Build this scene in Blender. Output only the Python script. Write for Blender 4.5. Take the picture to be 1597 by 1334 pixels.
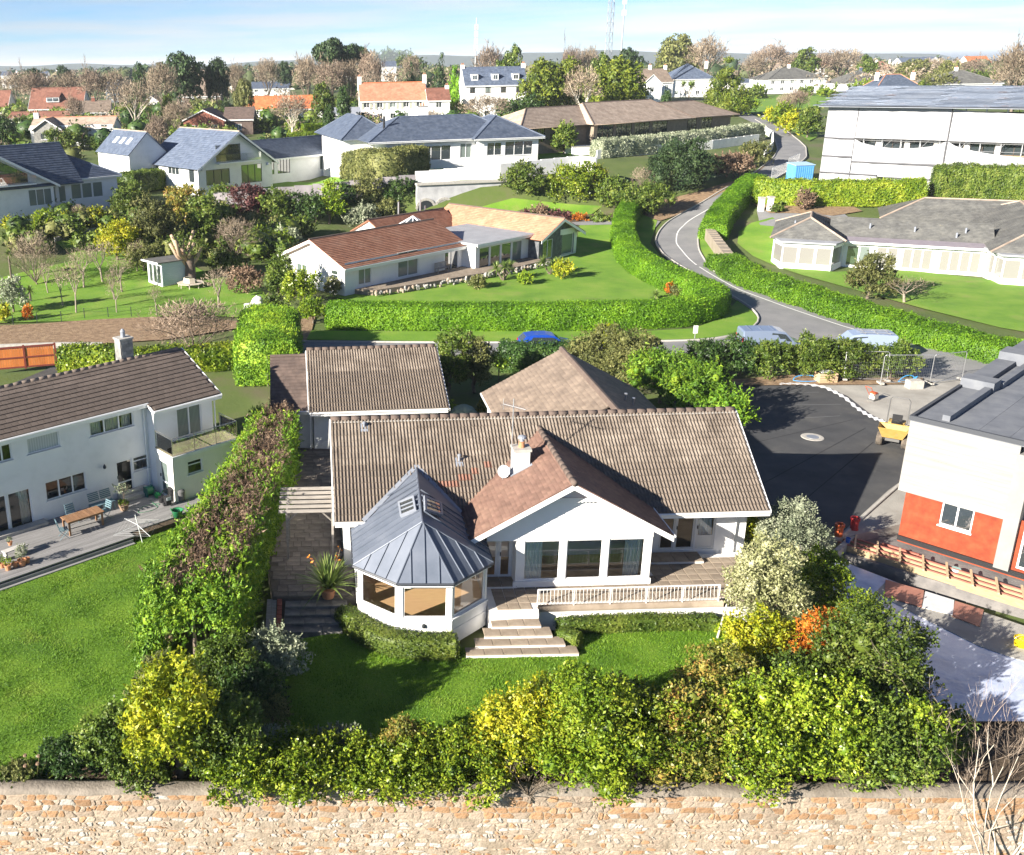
import bpy,math,random
import numpy as np
from mathutils import Vector,Matrix
from mathutils.geometry import delaunay_2d_cdt
for o in list(bpy.data.objects): bpy.data.objects.remove(o)
scene=bpy.context.scene
COL=scene.collection
R=math.radians
random.seed(7);RNG=np.random.default_rng(11)
# ---------------------------------------------------------------- camera
CAMH=21.0
FPX,PPX,PPY,PITCH,ROLL=1520.0,509.0,599.6,0.3211,0.01959
IW,IH=1597.0,1334.0
FW=np.array([0,math.cos(PITCH),-math.sin(PITCH)])
UP0=np.array([0,math.sin(PITCH),math.cos(PITCH)]);RT0=np.array([1.,0,0])
RT=math.cos(ROLL)*RT0 - math.sin(ROLL)*UP0
UP=math.cos(ROLL)*UP0 + math.sin(ROLL)*RT0
CP=np.array([0,0,CAMH])
cam=bpy.data.cameras.new('camera');camo=bpy.data.objects.new('camera',cam);COL.objects.link(camo)
cam.sensor_width=36.0;cam.sensor_fit='HORIZONTAL';cam.lens=FPX/IW*36.0
cam.shift_x=(IW/2-PPX)/IW;cam.shift_y=(PPY-IH/2)/IW
cam.clip_start=0.5;cam.clip_end=60000
camo.matrix_world=Matrix(((RT[0],UP[0],-FW[0],0),(RT[1],UP[1],-FW[1],0),(RT[2],UP[2],-FW[2],CAMH),(0,0,0,1)))
scene.camera=camo
# ---------------------------------------------------------------- light
SUN_AZ,SUN_EL=R(57),R(22)      # direction the light travels to, from +Y towards +X; height of the sun
SD=Vector((math.sin(SUN_AZ)*math.cos(SUN_EL),math.cos(SUN_AZ)*math.cos(SUN_EL),-math.sin(SUN_EL)))
sl=bpy.data.lights.new('sun','SUN');sl.energy=5.0;sl.angle=R(0.5);sl.color=(1.0,0.925,0.81)
so=bpy.data.objects.new('sun',sl);COL.objects.link(so);so.rotation_euler=SD.to_track_quat('-Z','Y').to_euler()
so.location=(-60,-40,60)
world=bpy.data.worlds.new('World');scene.world=world;world.use_nodes=True
wn=world.node_tree;wn.nodes.clear();wl=wn.links
def WN(t,**k):
    n=wn.nodes.new(t)
    for a,b in k.items(): setattr(n,a,b)
    return n
sky=WN('ShaderNodeTexSky',sky_type='NISHITA',sun_disc=False,sun_elevation=SUN_EL,sun_rotation=math.pi+SUN_AZ)
sky.altitude=2000;sky.air_density=1.0;sky.dust_density=0.0;sky.ozone_density=4.0
tc=WN('ShaderNodeTexCoord');sp=WN('ShaderNodeSeparateXYZ');wl.new(tc.outputs['Generated'],sp.inputs[0])
mx=WN('ShaderNodeMath',operation='MAXIMUM');mx.inputs[1].default_value=0.0;wl.new(sp.outputs[2],mx.inputs[0])
ad=WN('ShaderNodeMath',operation='ADD');ad.inputs[1].default_value=0.045;wl.new(mx.outputs[0],ad.inputs[0])
dx=WN('ShaderNodeMath',operation='DIVIDE');dy=WN('ShaderNodeMath',operation='DIVIDE')
wl.new(sp.outputs[0],dx.inputs[0]);wl.new(ad.outputs[0],dx.inputs[1]);wl.new(sp.outputs[1],dy.inputs[0]);wl.new(ad.outputs[0],dy.inputs[1])
cb=WN('ShaderNodeCombineXYZ');wl.new(dx.outputs[0],cb.inputs[0]);wl.new(dy.outputs[0],cb.inputs[1]);cb.inputs[2].default_value=3.7
nz=WN('ShaderNodeTexNoise');nz.inputs['Scale'].default_value=0.3;nz.inputs['Detail'].default_value=7;nz.inputs['Roughness'].default_value=0.55
wl.new(cb.outputs[0],nz.inputs['Vector'])
rp=WN('ShaderNodeValToRGB');rp.color_ramp.elements[0].position=0.36;rp.color_ramp.elements[1].position=0.62
rp.color_ramp.elements[1].color=(0.85,0.85,0.85,1)
wl.new(nz.outputs[0],rp.inputs[0])
tint=WN('ShaderNodeVectorMath',operation='MULTIPLY');tint.inputs[1].default_value=(.52,.67,.88);wl.new(sky.outputs[0],tint.inputs[0])
mixc=WN('ShaderNodeMix',data_type='RGBA');bw=WN('ShaderNodeRGBToBW');wl.new(sky.outputs[0],bw.inputs[0])
cm=WN('ShaderNodeVectorMath',operation='SCALE');cm.inputs[0].default_value=(.70,.77,.84);wl.new(bw.outputs[0],cm.inputs['Scale']);wl.new(cm.outputs[0],mixc.inputs[7])
wl.new(rp.outputs[0],mixc.inputs[0]);wl.new(tint.outputs[0],mixc.inputs[6])
bg=WN('ShaderNodeBackground');bg.inputs[1].default_value=0.062;wl.new(mixc.outputs[2],bg.inputs[0])
wo=WN('ShaderNodeOutputWorld');wl.new(bg.outputs[0],wo.inputs[0])
vs=scene.view_settings;vs.view_transform='Standard';vs.look='None';vs.gamma=1.0;vs.use_curve_mapping=False
vs.exposure=1.6
scene.render.engine='CYCLES'
scene.cycles.max_bounces=6;scene.cycles.transparent_max_bounces=16
# ---------------------------------------------------------------- pixel helpers (a pixel is only a direction)
def ray(px,py): return FW + RT*((px-PPX)/FPX) - UP*((py-PPY)/FPX)
def P(px,py,z=0.0):
    d=ray(px,py);return CP + d*((z-CAMH)/d[2])
def PY(px,py,Y):
    d=ray(px,py);return CP + d*(Y/d[1])
def ZY(px,py,Y): return PY(px,py,Y)[2]
# ---------------------------------------------------------------- terrain
TC=[
 (-400,[(0,-1.1),(40,-1.1),(50,-.25),(95,-.05),(112,3.4),(140,4.6),(170,6),(210,7),(900,8),(3000,-4)]),
 (-60,[(0,-1.1),(40,-1.1),(50,-.25),(93,-.05),(112,3.3),(140,4.2),(170,6),(210,7),(900,8),(3000,-4)]),
 (-38,[(0,-1.1),(40,-1.1),(50,-.25),(93,-.05),(111,3.3),(126,3.6),(145,4.6),(170,6),(210,7),(900,8),(3000,-4)]),
 (-20,[(0,-1.1),(40,-1.1),(50,-.25),(95,-.05),(112,1.6),(128,2.9),(146,3.1),(160,3.6),(175,5.8),(210,7),(900,8),(3000,-4)]),
 (-2,[(0,-1.1),(40,-1.1),(50,-.15),(98,-.05),(112,.3),(126,1.7),(132,2.9),(158,3.3),(172,6.0),(210,7),(900,8),(3000,-4)]),
 (8,[(0,-1.1),(40,-1.1),(50,-.15),(104,-.05),(118,.2),(126,.7),(128.6,5.7),(140,6.1),(170,6.6),(210,7),(900,8),(3000,-4)]),
 (30,[(0,-1.1),(40,-1.1),(50,-.15),(104,-.05),(116,.8),(126,1.5),(129,5.6),(145,6.1),(170,6.6),(210,7),(900,8),(3000,-4)]),
 (42,[(0,-1.1),(38,-1.0),(46,-.2),(100,-.05),(112,.7),(126,2.4),(134,3.8),(150,5.9),(170,6.6),(210,7),(900,8),(3000,-6)]),
 (60,[(0,-1.1),(38,-1.0),(46,-.2),(97,-.05),(105,.6),(116,2.6),(130,4.0),(150,5.7),(170,6.4),(210,7),(900,7),(2600,-18),(3000,-40)]),
 (100,[(0,-1.1),(38,-1.0),(46,-.2),(97,-.05),(105,1.2),(114,3.8),(130,4.6),(150,5.7),(170,6.4),(210,7),(900,6),(2200,-20),(2600,-45)]),
 (500,[(0,-1.1),(38,-1.0),(46,-.2),(97,-.05),(105,1.2),(114,3.8),(130,4.6),(150,5.7),(170,6.4),(210,7),(900,3),(1600,-20),(2000,-45)]),
]
TCX=[c[0] for c in TC]
def terr(X,Y):
    X=np.asarray(X,float);Y=np.asarray(Y,float)
    Zs=np.stack([np.interp(Y,[p[0] for p in c[1]],[p[1] for p in c[1]]) for c in TC])
    xi=np.clip(np.interp(X,TCX,np.arange(len(TC))),0,len(TC)-1-1e-6)
    i=xi.astype(int);t=xi-i
    t=t*t*(3-2*t)
    z=np.take_along_axis(Zs,i[None],0)[0]*(1-t) + np.take_along_axis(Zs,(i+1)[None],0)[0]*t
    return np.where(Y < 25.42-.032*(X+14),-4.3,z)      # the land drops outside the long garden wall
def tz(x,y): return float(terr(np.array([x]),np.array([y]))[0])
def T(px,py):
    "first hit of the pixel's ray with the terrain"
    d=ray(px,py);t=np.concatenate([np.arange(22,260,.25),np.arange(260,3000,4)])
    p=CP[None] + d[None]*t[:,None]
    z=terr(p[:,0],p[:,1]);k=np.nonzero(p[:,2] <=z)[0]
    k=k[0] if len(k) else len(t)-1
    return p[k]
# ---------------------------------------------------------------- materials
MATS={}
def _nt(name):
    m=bpy.data.materials.new(name);m.use_nodes=True;nt=m.node_tree;nt.nodes.clear();return m,nt
def node(nt,t,**k):
    n=nt.nodes.new(t)
    for a,b in k.items(): setattr(n,a,b)
    return n
def c4(c): return (c[0],c[1],c[2],1)
def mat(name,cols,rough=.7,scale=3.,detail=6,bump=0.,bscale=None,metal=0.,spec=.4,rand=0.,coords='Object',stretch=None,extra=None,pos=None,coat=0):
    "noise-mixed colours + fine bump + per-object variation"
    if name in MATS: return MATS[name]
    m,nt=_nt(name);L=nt.links
    out=node(nt,'ShaderNodeOutputMaterial');b=node(nt,'ShaderNodeBsdfPrincipled')
    L.new(b.outputs[0],out.inputs[0])
    b.inputs['Roughness'].default_value=rough;b.inputs['Metallic'].default_value=metal
    b.inputs['Specular IOR Level'].default_value=spec
    if coat: b.inputs['Coat Weight'].default_value=coat;b.inputs['Coat Roughness'].default_value=.08
    tcn=node(nt,'ShaderNodeTexCoord');src=tcn.outputs[coords]
    if coords =='World':
        pass
    if stretch:
        mp=node(nt,'ShaderNodeMapping');mp.inputs['Scale'].default_value=stretch;L.new(src,mp.inputs[0]);src=mp.outputs[0]
    if not isinstance(cols[0],(tuple,list)): cols=[cols]
    if len(cols) > 1:
        n=node(nt,'ShaderNodeTexNoise');n.inputs['Scale'].default_value=scale;n.inputs['Detail'].default_value=detail;n.inputs['Roughness'].default_value=.62
        L.new(src,n.inputs['Vector'])
        r=node(nt,'ShaderNodeValToRGB');cr=r.color_ramp
        ps=pos or [0.3+0.4*i/(len(cols)-1) for i in range(len(cols))]
        while len(cr.elements) < len(cols): cr.elements.new(.5)
        for e,c,p_ in zip(cr.elements,cols,ps): e.position=p_;e.color=c4(c)
        L.new(n.outputs[0],r.inputs[0]);colout=r.outputs[0]
    else:
        rgb=node(nt,'ShaderNodeRGB');rgb.outputs[0].default_value=c4(cols[0]);colout=rgb.outputs[0]
    if rand:
        oi=node(nt,'ShaderNodeObjectInfo');mr=node(nt,'ShaderNodeMapRange')
        mr.inputs['To Min'].default_value=1-rand;mr.inputs['To Max'].default_value=1+rand
        L.new(oi.outputs['Random'],mr.inputs[0])
        gm=node(nt,'ShaderNodeNewGeometry');mr2=node(nt,'ShaderNodeMapRange')
        mr2.inputs['To Min'].default_value=1-rand;mr2.inputs['To Max'].default_value=1+rand
        L.new(gm.outputs['Random Per Island'],mr2.inputs[0])
        mu=node(nt,'ShaderNodeMath',operation='MULTIPLY');L.new(mr.outputs[0],mu.inputs[0]);L.new(mr2.outputs[0],mu.inputs[1])
        vm=node(nt,'ShaderNodeVectorMath',operation='SCALE');L.new(colout,vm.inputs[0]);L.new(mu.outputs[0],vm.inputs['Scale']);colout=vm.outputs[0]
    if extra: colout=extra(nt,L,src,colout)
    L.new(colout,b.inputs['Base Color'])
    if bump:
        n2=node(nt,'ShaderNodeTexNoise');n2.inputs['Scale'].default_value=bscale or scale*6;n2.inputs['Detail'].default_value=5
        L.new(src,n2.inputs['Vector']);bp=node(nt,'ShaderNodeBump');bp.inputs['Strength'].default_value=bump;bp.inputs['Distance'].default_value=.05
        L.new(n2.outputs[0],bp.inputs['Height']);L.new(bp.outputs[0],b.inputs['Normal'])
    MATS[name]=m;return m
def spots(col,scale,thr,soft=.04):
    "patches of another colour (lichen, stains) with a shape of their own"
    def f(nt,L,src,c):
        n=node(nt,'ShaderNodeTexNoise');n.inputs['Scale'].default_value=scale;n.inputs['Detail'].default_value=8;n.inputs['Roughness'].default_value=.7
        L.new(src,n.inputs['Vector']);mr=node(nt,'ShaderNodeMapRange');mr.inputs['From Min'].default_value=thr;mr.inputs['From Max'].default_value=thr+soft
        L.new(n.outputs[0],mr.inputs[0]);mixn=node(nt,'ShaderNodeMix',data_type='RGBA');mixn.inputs[7].default_value=c4(col)
        L.new(mr.outputs[0],mixn.inputs[0]);L.new(c,mixn.inputs[6]);return mixn.outputs[2]
    return f
def leafmat(name,cols,rough=.5,trans=.25,scale=.7,spec=.35,patch=None):
    "leaf colours vary per leaf (island) and softly through the plant"
    if name in MATS: return MATS[name]
    m,nt=_nt(name);L=nt.links
    out=node(nt,'ShaderNodeOutputMaterial');b=node(nt,'ShaderNodeBsdfPrincipled');b.inputs['Roughness'].default_value=rough
    b.inputs['Specular IOR Level'].default_value=spec
    g=node(nt,'ShaderNodeNewGeometry');tcn=node(nt,'ShaderNodeTexCoord');oi=node(nt,'ShaderNodeObjectInfo')
    n=node(nt,'ShaderNodeTexNoise');n.inputs['Scale'].default_value=scale;n.inputs['Detail'].default_value=3;L.new(tcn.outputs['Object'],n.inputs['Vector'])
    m1=node(nt,'ShaderNodeMath',operation='MULTIPLY_ADD');m1.inputs[1].default_value=.62;L.new(g.outputs['Random Per Island'],m1.inputs[0])
    m2=node(nt,'ShaderNodeMath',operation='MULTIPLY_ADD');m2.inputs[1].default_value=1.5;m2.inputs[2].default_value=-.56;L.new(n.outputs[0],m2.inputs[0])
    L.new(m2.outputs[0],m1.inputs[2])
    r=node(nt,'ShaderNodeValToRGB');cr=r.color_ramp
    while len(cr.elements) < len(cols): cr.elements.new(.5)
    for i,(e,c) in enumerate(zip(cr.elements,cols)): e.position=i/(len(cols)-1);e.color=c4(c)
    L.new(m1.outputs[0],r.inputs[0])
    lc=r.outputs[0]
    if patch: lc=spots(*patch)(nt,L,tcn.outputs['Object'],lc)
    hv=node(nt,'ShaderNodeHueSaturation');mr=node(nt,'ShaderNodeMapRange');mr.inputs['To Min'].default_value=.8;mr.inputs['To Max'].default_value=1.2
    L.new(oi.outputs['Random'],mr.inputs[0]);L.new(mr.outputs[0],hv.inputs['Value']);L.new(lc,hv.inputs['Color'])
    L.new(hv.outputs[0],b.inputs['Base Color'])
    if trans > 0:
        t=node(nt,'ShaderNodeBsdfTranslucent');L.new(hv.outputs[0],t.inputs['Color']);mxs=node(nt,'ShaderNodeMixShader');mxs.inputs[0].default_value=trans
        L.new(b.outputs[0],mxs.inputs[1]);L.new(t.outputs[0],mxs.inputs[2]);L.new(mxs.outputs[0],out.inputs[0])
    else: L.new(b.outputs[0],out.inputs[0])
    MATS[name]=m;return m
def glassmat(name,tint=(.9,.95,.95),refl=.12,opaque=None,rough=.02):
    if name in MATS: return MATS[name]
    m,nt=_nt(name);L=nt.links;out=node(nt,'ShaderNodeOutputMaterial')
    gl=node(nt,'ShaderNodeBsdfGlossy');gl.inputs['Roughness'].default_value=rough;gl.inputs['Color'].default_value=(1,1,1,1)
    if opaque is None:
        tr=node(nt,'ShaderNodeBsdfTransparent');tr.inputs[0].default_value=c4(tint)
    else:
        tr=node(nt,'ShaderNodeBsdfDiffuse');tr.inputs[0].default_value=c4(opaque)
    fr=node(nt,'ShaderNodeFresnel');fr.inputs[0].default_value=1.5
    a=node(nt,'ShaderNodeMath',operation='MULTIPLY_ADD');a.inputs[1].default_value=1.0;a.inputs[2].default_value=refl;a.use_clamp=True
    L.new(fr.outputs[0],a.inputs[0]);mxs=node(nt,'ShaderNodeMixShader');L.new(a.outputs[0],mxs.inputs[0]);L.new(tr.outputs[0],mxs.inputs[1]);L.new(gl.outputs[0],mxs.inputs[2])
    L.new(mxs.outputs[0],out.inputs[0]);MATS[name]=m;return m
def curtain_pane(name,c1,c2,freq=30):
    "window pane with a hanging curtain or blind close behind the glass"
    def f(nt,L,src,c):
        w=node(nt,'ShaderNodeTexWave',wave_type='BANDS',bands_direction='X');w.inputs['Scale'].default_value=freq/10.;w.inputs['Distortion'].default_value=1.5
        L.new(src,w.inputs['Vector']);mixn=node(nt,'ShaderNodeMix',data_type='RGBA');mixn.inputs[6].default_value=c4(c1);mixn.inputs[7].default_value=c4(c2)
        L.new(w.outputs['Fac'],mixn.inputs[0]);return mixn.outputs[2]
    return mat(name,[c1],rough=.08,spec=.6,extra=f)
# ---------------------------------------------------------------- objects
def setp(o,label=None,cat=None,group=None,kind=None):
    if label: o['label']=label
    if cat: o['category']=cat
    if group: o['group']=group
    if kind: o['kind']=kind
    return o
def link(o,parent=None):
    COL.objects.link(o)
    if parent is not None: o.parent=parent
    return o
def thing(name,label,cat,loc=(0,0,0),rz=0.,group=None):
    o=bpy.data.objects.new(name,None);o.empty_display_size=.3;COL.objects.link(o)
    o.location=loc;o.rotation_euler=(0,0,rz);return setp(o,label,cat,group)
def npmesh(name,verts,faces,k=None,smooth=False):
    me=bpy.data.meshes.new(name);verts=np.asarray(verts,np.float32);faces=np.asarray(faces,np.int32)
    k=faces.shape[1];nf=len(faces)
    me.vertices.add(len(verts));me.vertices.foreach_set('co',verts.ravel())
    me.loops.add(nf*k);me.loops.foreach_set('vertex_index',faces.ravel())
    me.polygons.add(nf);me.polygons.foreach_set('loop_start',np.arange(0,nf*k,k,dtype=np.int32))
    if smooth: me.polygons.foreach_set('use_smooth',np.ones(nf,bool))
    me.update(calc_edges=True);return me
def npobj(name,verts,faces,m,parent=None,smooth=False):
    me=npmesh(name,verts,faces,smooth=smooth);me.materials.append(m)
    return link(bpy.data.objects.new(name,me),parent)
class MB:
    def __init__(s): s.v=[];s.f=[]
    def add(s,vs,fs):
        n=len(s.v);s.v +=[tuple(map(float,q)) for q in vs];s.f +=[tuple(i+n for i in f) for f in fs];return s
    def box(s,a,b,M=None):
        x0,y0,z0=a;x1,y1,z1=b
        vs=[(x0,y0,z0),(x1,y0,z0),(x1,y1,z0),(x0,y1,z0),(x0,y0,z1),(x1,y0,z1),(x1,y1,z1),(x0,y1,z1)]
        if M is not None: vs=[M @ Vector(v) for v in vs]
        return s.add(vs,[(0,3,2,1),(4,5,6,7),(0,1,5,4),(1,2,6,5),(2,3,7,6),(3,0,4,7)])
    def quad(s,a,b,c,d): return s.add([a,b,c,d],[(0,1,2,3)])
    def slab(s,poly,t):
        "planar polygon with thickness t below its face (along its normal)"
        p=[Vector(q) for q in poly];n=(p[1]-p[0]).cross(p[2]-p[0]).normalized();k=len(p)
        vs=p + [q-n*t for q in p]
        fs=[tuple(range(k)),tuple(range(2*k-1,k-1,-1))] + [(i,i+k,(i+1) % k+k,(i+1) % k) for i in range(k)]
        return s.add(vs,fs)
    def prism(s,poly,z0,z1):
        k=len(poly);a=sum(poly[i][0]*poly[(i+1) % k][1]-poly[(i+1) % k][0]*poly[i][1] for i in range(k))
        if a < 0: poly=poly[::-1]
        vs=[(p[0],p[1],z0) for p in poly]+[(p[0],p[1],z1) for p in poly]
        return s.add(vs,[tuple(range(k-1,-1,-1)),tuple(range(k,2*k))]+[(i,(i+1) % k,(i+1) % k+k,i+k) for i in range(k)])
    def tube(s,pts,rad,n=6,cap=True):
        pts=[Vector(p) for p in pts];k=len(pts)
        if not isinstance(rad,(list,tuple)): rad=[rad]*k
        rings=[]
        for i,p in enumerate(pts):
            d=(pts[min(i+1,k-1)]-pts[max(i-1,0)]).normalized();u=d.orthogonal().normalized()
            if abs(d.z) < .9: u=d.cross(Vector((0,0,1))).normalized()
            else: u=d.cross(Vector((1,0,0))).normalized()
            w=d.cross(u);rings.append([p+(u*math.cos(2*math.pi*j/n)+w*math.sin(2*math.pi*j/n))*rad[i] for j in range(n)])
        vs=[v for r in rings for v in r];fs=[]
        for i in range(k-1):
            for j in range(n): fs.append((i*n+j,(i+1)*n+j,(i+1)*n+(j+1) % n,i*n+(j+1) % n))
        if cap: fs +=[tuple(range(n)),tuple(range(k*n-1,(k-1)*n-1,-1))]
        return s.add(vs,fs)
    def lathe(s,prof,n=12,c=(0,0,0)):
        vs=[];fs=[];k=len(prof)
        for r,z in prof: vs +=[(c[0]+r*math.cos(2*math.pi*j/n),c[1]+r*math.sin(2*math.pi*j/n),c[2]+z) for j in range(n)]
        for i in range(k-1):
            for j in range(n): fs.append((i*n+j,i*n+(j+1) % n,(i+1)*n+(j+1) % n,(i+1)*n+j))
        fs +=[tuple(range(n-1,-1,-1)),tuple(range((k-1)*n,k*n))]
        return s.add(vs,fs)
    def mesh(s,name,m,smooth=False):
        me=bpy.data.meshes.new(name);me.from_pydata(s.v,[],s.f)
        if m is not None: me.materials.append(m)
        if smooth: me.polygons.foreach_set('use_smooth',[True]*len(me.polygons))
        me.update();return me
    def obj(s,name,m,parent=None,smooth=False,label=None):
        o=link(bpy.data.objects.new(name,s.mesh(name,m,smooth)),parent)
        if label: o['label']=label
        return o
def copy_tree(o,parent=None):
    c=o.copy();COL.objects.link(c);c.parent=parent
    for ch in list(o.children): copy_tree(ch,c)
    return c
def inst(name,me,loc,parent=None,rz=0.,sc=1.,rot=None):
    o=bpy.data.objects.new(name,me);o.location=loc;o.rotation_euler=rot or (0,0,rz)
    o.scale=(sc,sc,sc) if not isinstance(sc,tuple) else sc
    return link(o,parent)
# ---------------------------------------------------------------- foliage toolkit
def unit(a): return a/np.maximum(np.linalg.norm(a,axis=-1,keepdims=True),1e-9)
def totri(f): f=np.asarray(f);return np.concatenate([f[:,[0,1,2]],f[:,[0,2,3]]])
def leaves(pts,nrm,size,asp=.55,tilt=.8,along=None,tri=False):
    "kite-shaped leaf per point, facing roughly along nrm"
    n=len(pts);nn=unit(nrm + RNG.normal(0,tilt,(n,3)))
    a=RNG.normal(0,1,(n,3)) if along is None else along + RNG.normal(0,.45,(n,3))
    a=unit(a - nn*(a*nn).sum(1,keepdims=True));b=np.cross(nn,a)
    s=(np.asarray(size)*RNG.choice([.5,.7,.9,1.0,1.2,1.45],n)*RNG.uniform(.85,1.15,n))[:,None]
    if tri:
        v=np.empty((n,3,3));v[:,0]=pts-a*s*.4+b*s*asp*.62;v[:,1]=pts-a*s*.4-b*s*asp*.62;v[:,2]=pts+a*s*.7+nn*s*RNG.uniform(-.2,.1,(n,1));return v.reshape(-1,3),np.arange(n*3).reshape(-1,3)
    v=np.empty((n,4,3));v[:,0]=pts - a*s*.5;v[:,1]=pts + b*s*asp*.5 + a*s*.05;v[:,2]=pts + a*s*.5;v[:,3]=pts - b*s*asp*.5 + a*s*.05
    fo=RNG.uniform(.02,.2,(n,1));v[:,1] +=nn*s*fo;v[:,3] +=nn*s*fo;v[:,2] -=nn*s*fo*.8
    return v.reshape(-1,3),np.arange(n*4).reshape(-1,4)
def cat(parts):
    vs,fs,o=[],[],0
    for v,f in parts:
        if len(v) ==0: continue
        vs.append(v);fs.append(f+o);o +=len(v)
    return np.concatenate(vs),np.concatenate(fs)
_th=np.arange(8)*math.pi/4
def ballmesh(c,r,k=5):
    "low ball of quads"
    v=[];
    for i in range(k+1):
        ph=math.pi*(.04+.92*i/k)
        v.append(np.stack([np.sin(ph)*np.cos(_th),np.sin(ph)*np.sin(_th),np.full(8,np.cos(ph))],1))
    v=np.concatenate(v)*np.asarray(r) + np.asarray(c)
    f=[(i*8+j,(i+1)*8+j,(i+1)*8+(j+1) % 8,i*8+(j+1) % 8) for i in range(k) for j in range(8)]
    return v,np.array(f)
def fib(n):
    i=np.arange(n)+.5;ph=np.arccos(1-2*i/n);th=math.pi*(1+5**.5)*i
    return np.stack([np.cos(th)*np.sin(ph),np.sin(th)*np.sin(ph),np.cos(ph)],1)
def lobes_round(rx,ry,h,k=14,seed=0,low=.1,fl=1.0):
    "sub-clumps spread over an egg standing on the ground: centre and radius of each"
    r=np.random.default_rng(seed);d=fib(k*5);d=d[d[:,2] > -.8];d=d + r.normal(0,.2,d.shape);d=unit(d)
    lr=r.uniform(.13,.30,len(d));n1=.16*np.sin(d[:,0]*3.1+seed)+.14*np.sin(d[:,1]*3.7+seed*1.7)+.10*np.sin(d[:,2]*5+seed*.7)
    c=d*np.array([rx,ry,h*.5*fl])*((1-lr*.8)*(.93+n1)*r.uniform(.84,1.1,len(d)))[:,None];c[:,:2] *=(1+.45*np.clip(-d[:,2:],0,1)*low*10);c[:,2] +=h*(.5+low*.2)
    rad=lr*np.mean([rx,ry,h*.5])
    return np.concatenate([c,[[0,0,h*.48]]]),np.concatenate([rad,[min(rx,ry,h*.5)*.70]])
def crown_pts(c,r,n,seed=0,flat=1.0,under=.35):
    g=np.random.default_rng(seed);w=r**2/np.sum(r**2);i=g.choice(len(r),n,p=w);d=unit(g.normal(0,1,(n,3)))
    d[:,2]=np.where((d[:,2] < -.2) & (g.random(n) > under),-d[:,2],d[:,2])
    rr=r[i]*g.uniform(.70,1.22,n);p=c[i] + d*rr[:,None]*np.array([1,1,flat])
    keep=np.ones(n,bool)
    for q,s in zip(c,r):
        keep &=np.linalg.norm((p-q)/np.array([1,1,flat]),axis=1) > s*.66
    return p[keep],d[keep]
def crown_mesh(name,c,r,n,leaf,m,asp=.55,tilt=.7,seed=0,core=.70,flat=1.0,floor=None,along=None,sprig=True,tri=False):
    p,d=crown_pts(c,r,n,seed,flat)
    if floor is not None:
        k=p[:,2] > floor;p,d=p[k],d[k]
    al=None
    if along =='out': al=d*1.0 + np.array([0,0,.25])
    if along =='down': al=d*.5 + np.array([0,0,-1.2])
    if along =='up': al=d*.4 + np.array([0,0,1.])
    if sprig and len(p) > 60:
        ns=9;k=len(p)//(2*ns);i=RNG.integers(0,len(p),k);sd=unit(d[i]*.9+np.array([0,0,.55])+RNG.normal(0,.35,(k,3)));Ls=leaf*RNG.uniform(1.2,3.6,(k,1));q=np.concatenate([p[i]+sd*Ls*(j/ns) for j in range(ns)]);qd=unit(np.tile(sd,(ns,1))*.4+RNG.normal(0,.8,(k*ns,3)));keep=RNG.random(len(p)) < .62
        p=np.concatenate([p[keep],q]);d=np.concatenate([d[keep],qd]);al=None if al is None else np.concatenate([al[keep],qd])
    parts=[leaves(p,d,leaf,asp,tilt,al,tri)]
    if core:
        kk=list(range(0,len(c)-1,3 if len(c) > 20 else 1))+[len(c)-1];bm_=[ballmesh(c[i],np.array([r[i],r[i],r[i]*flat])*core,3) for i in kk];parts +=[(q[0],totri(q[1])) for q in bm_] if tri else bm_
    v,f=cat(parts);me=npmesh(name,v,f);me.materials.append(m);return me
def nlv(rx,ry,h,leaf,cover=2.6):
    "how many leaves cover an egg of that size"
    a,b,c=rx,ry,h*.5;S=4*math.pi*(((a*b)**1.6+(a*c)**1.6+(b*c)**1.6)/3)**(1/1.6)
    return int(min(60000,max(150,cover*S/(leaf*leaf*.45))))
BARK=mat('bark',[(.10,.075,.055),(.22,.18,.14)],rough=.9,scale=8,bump=.5,stretch=(1,1,.25))
PALEBARK=mat('pale_bark',[(.42,.37,.30),(.62,.57,.48)],rough=.85,scale=8,bump=.3,stretch=(1,1,.25))
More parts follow.
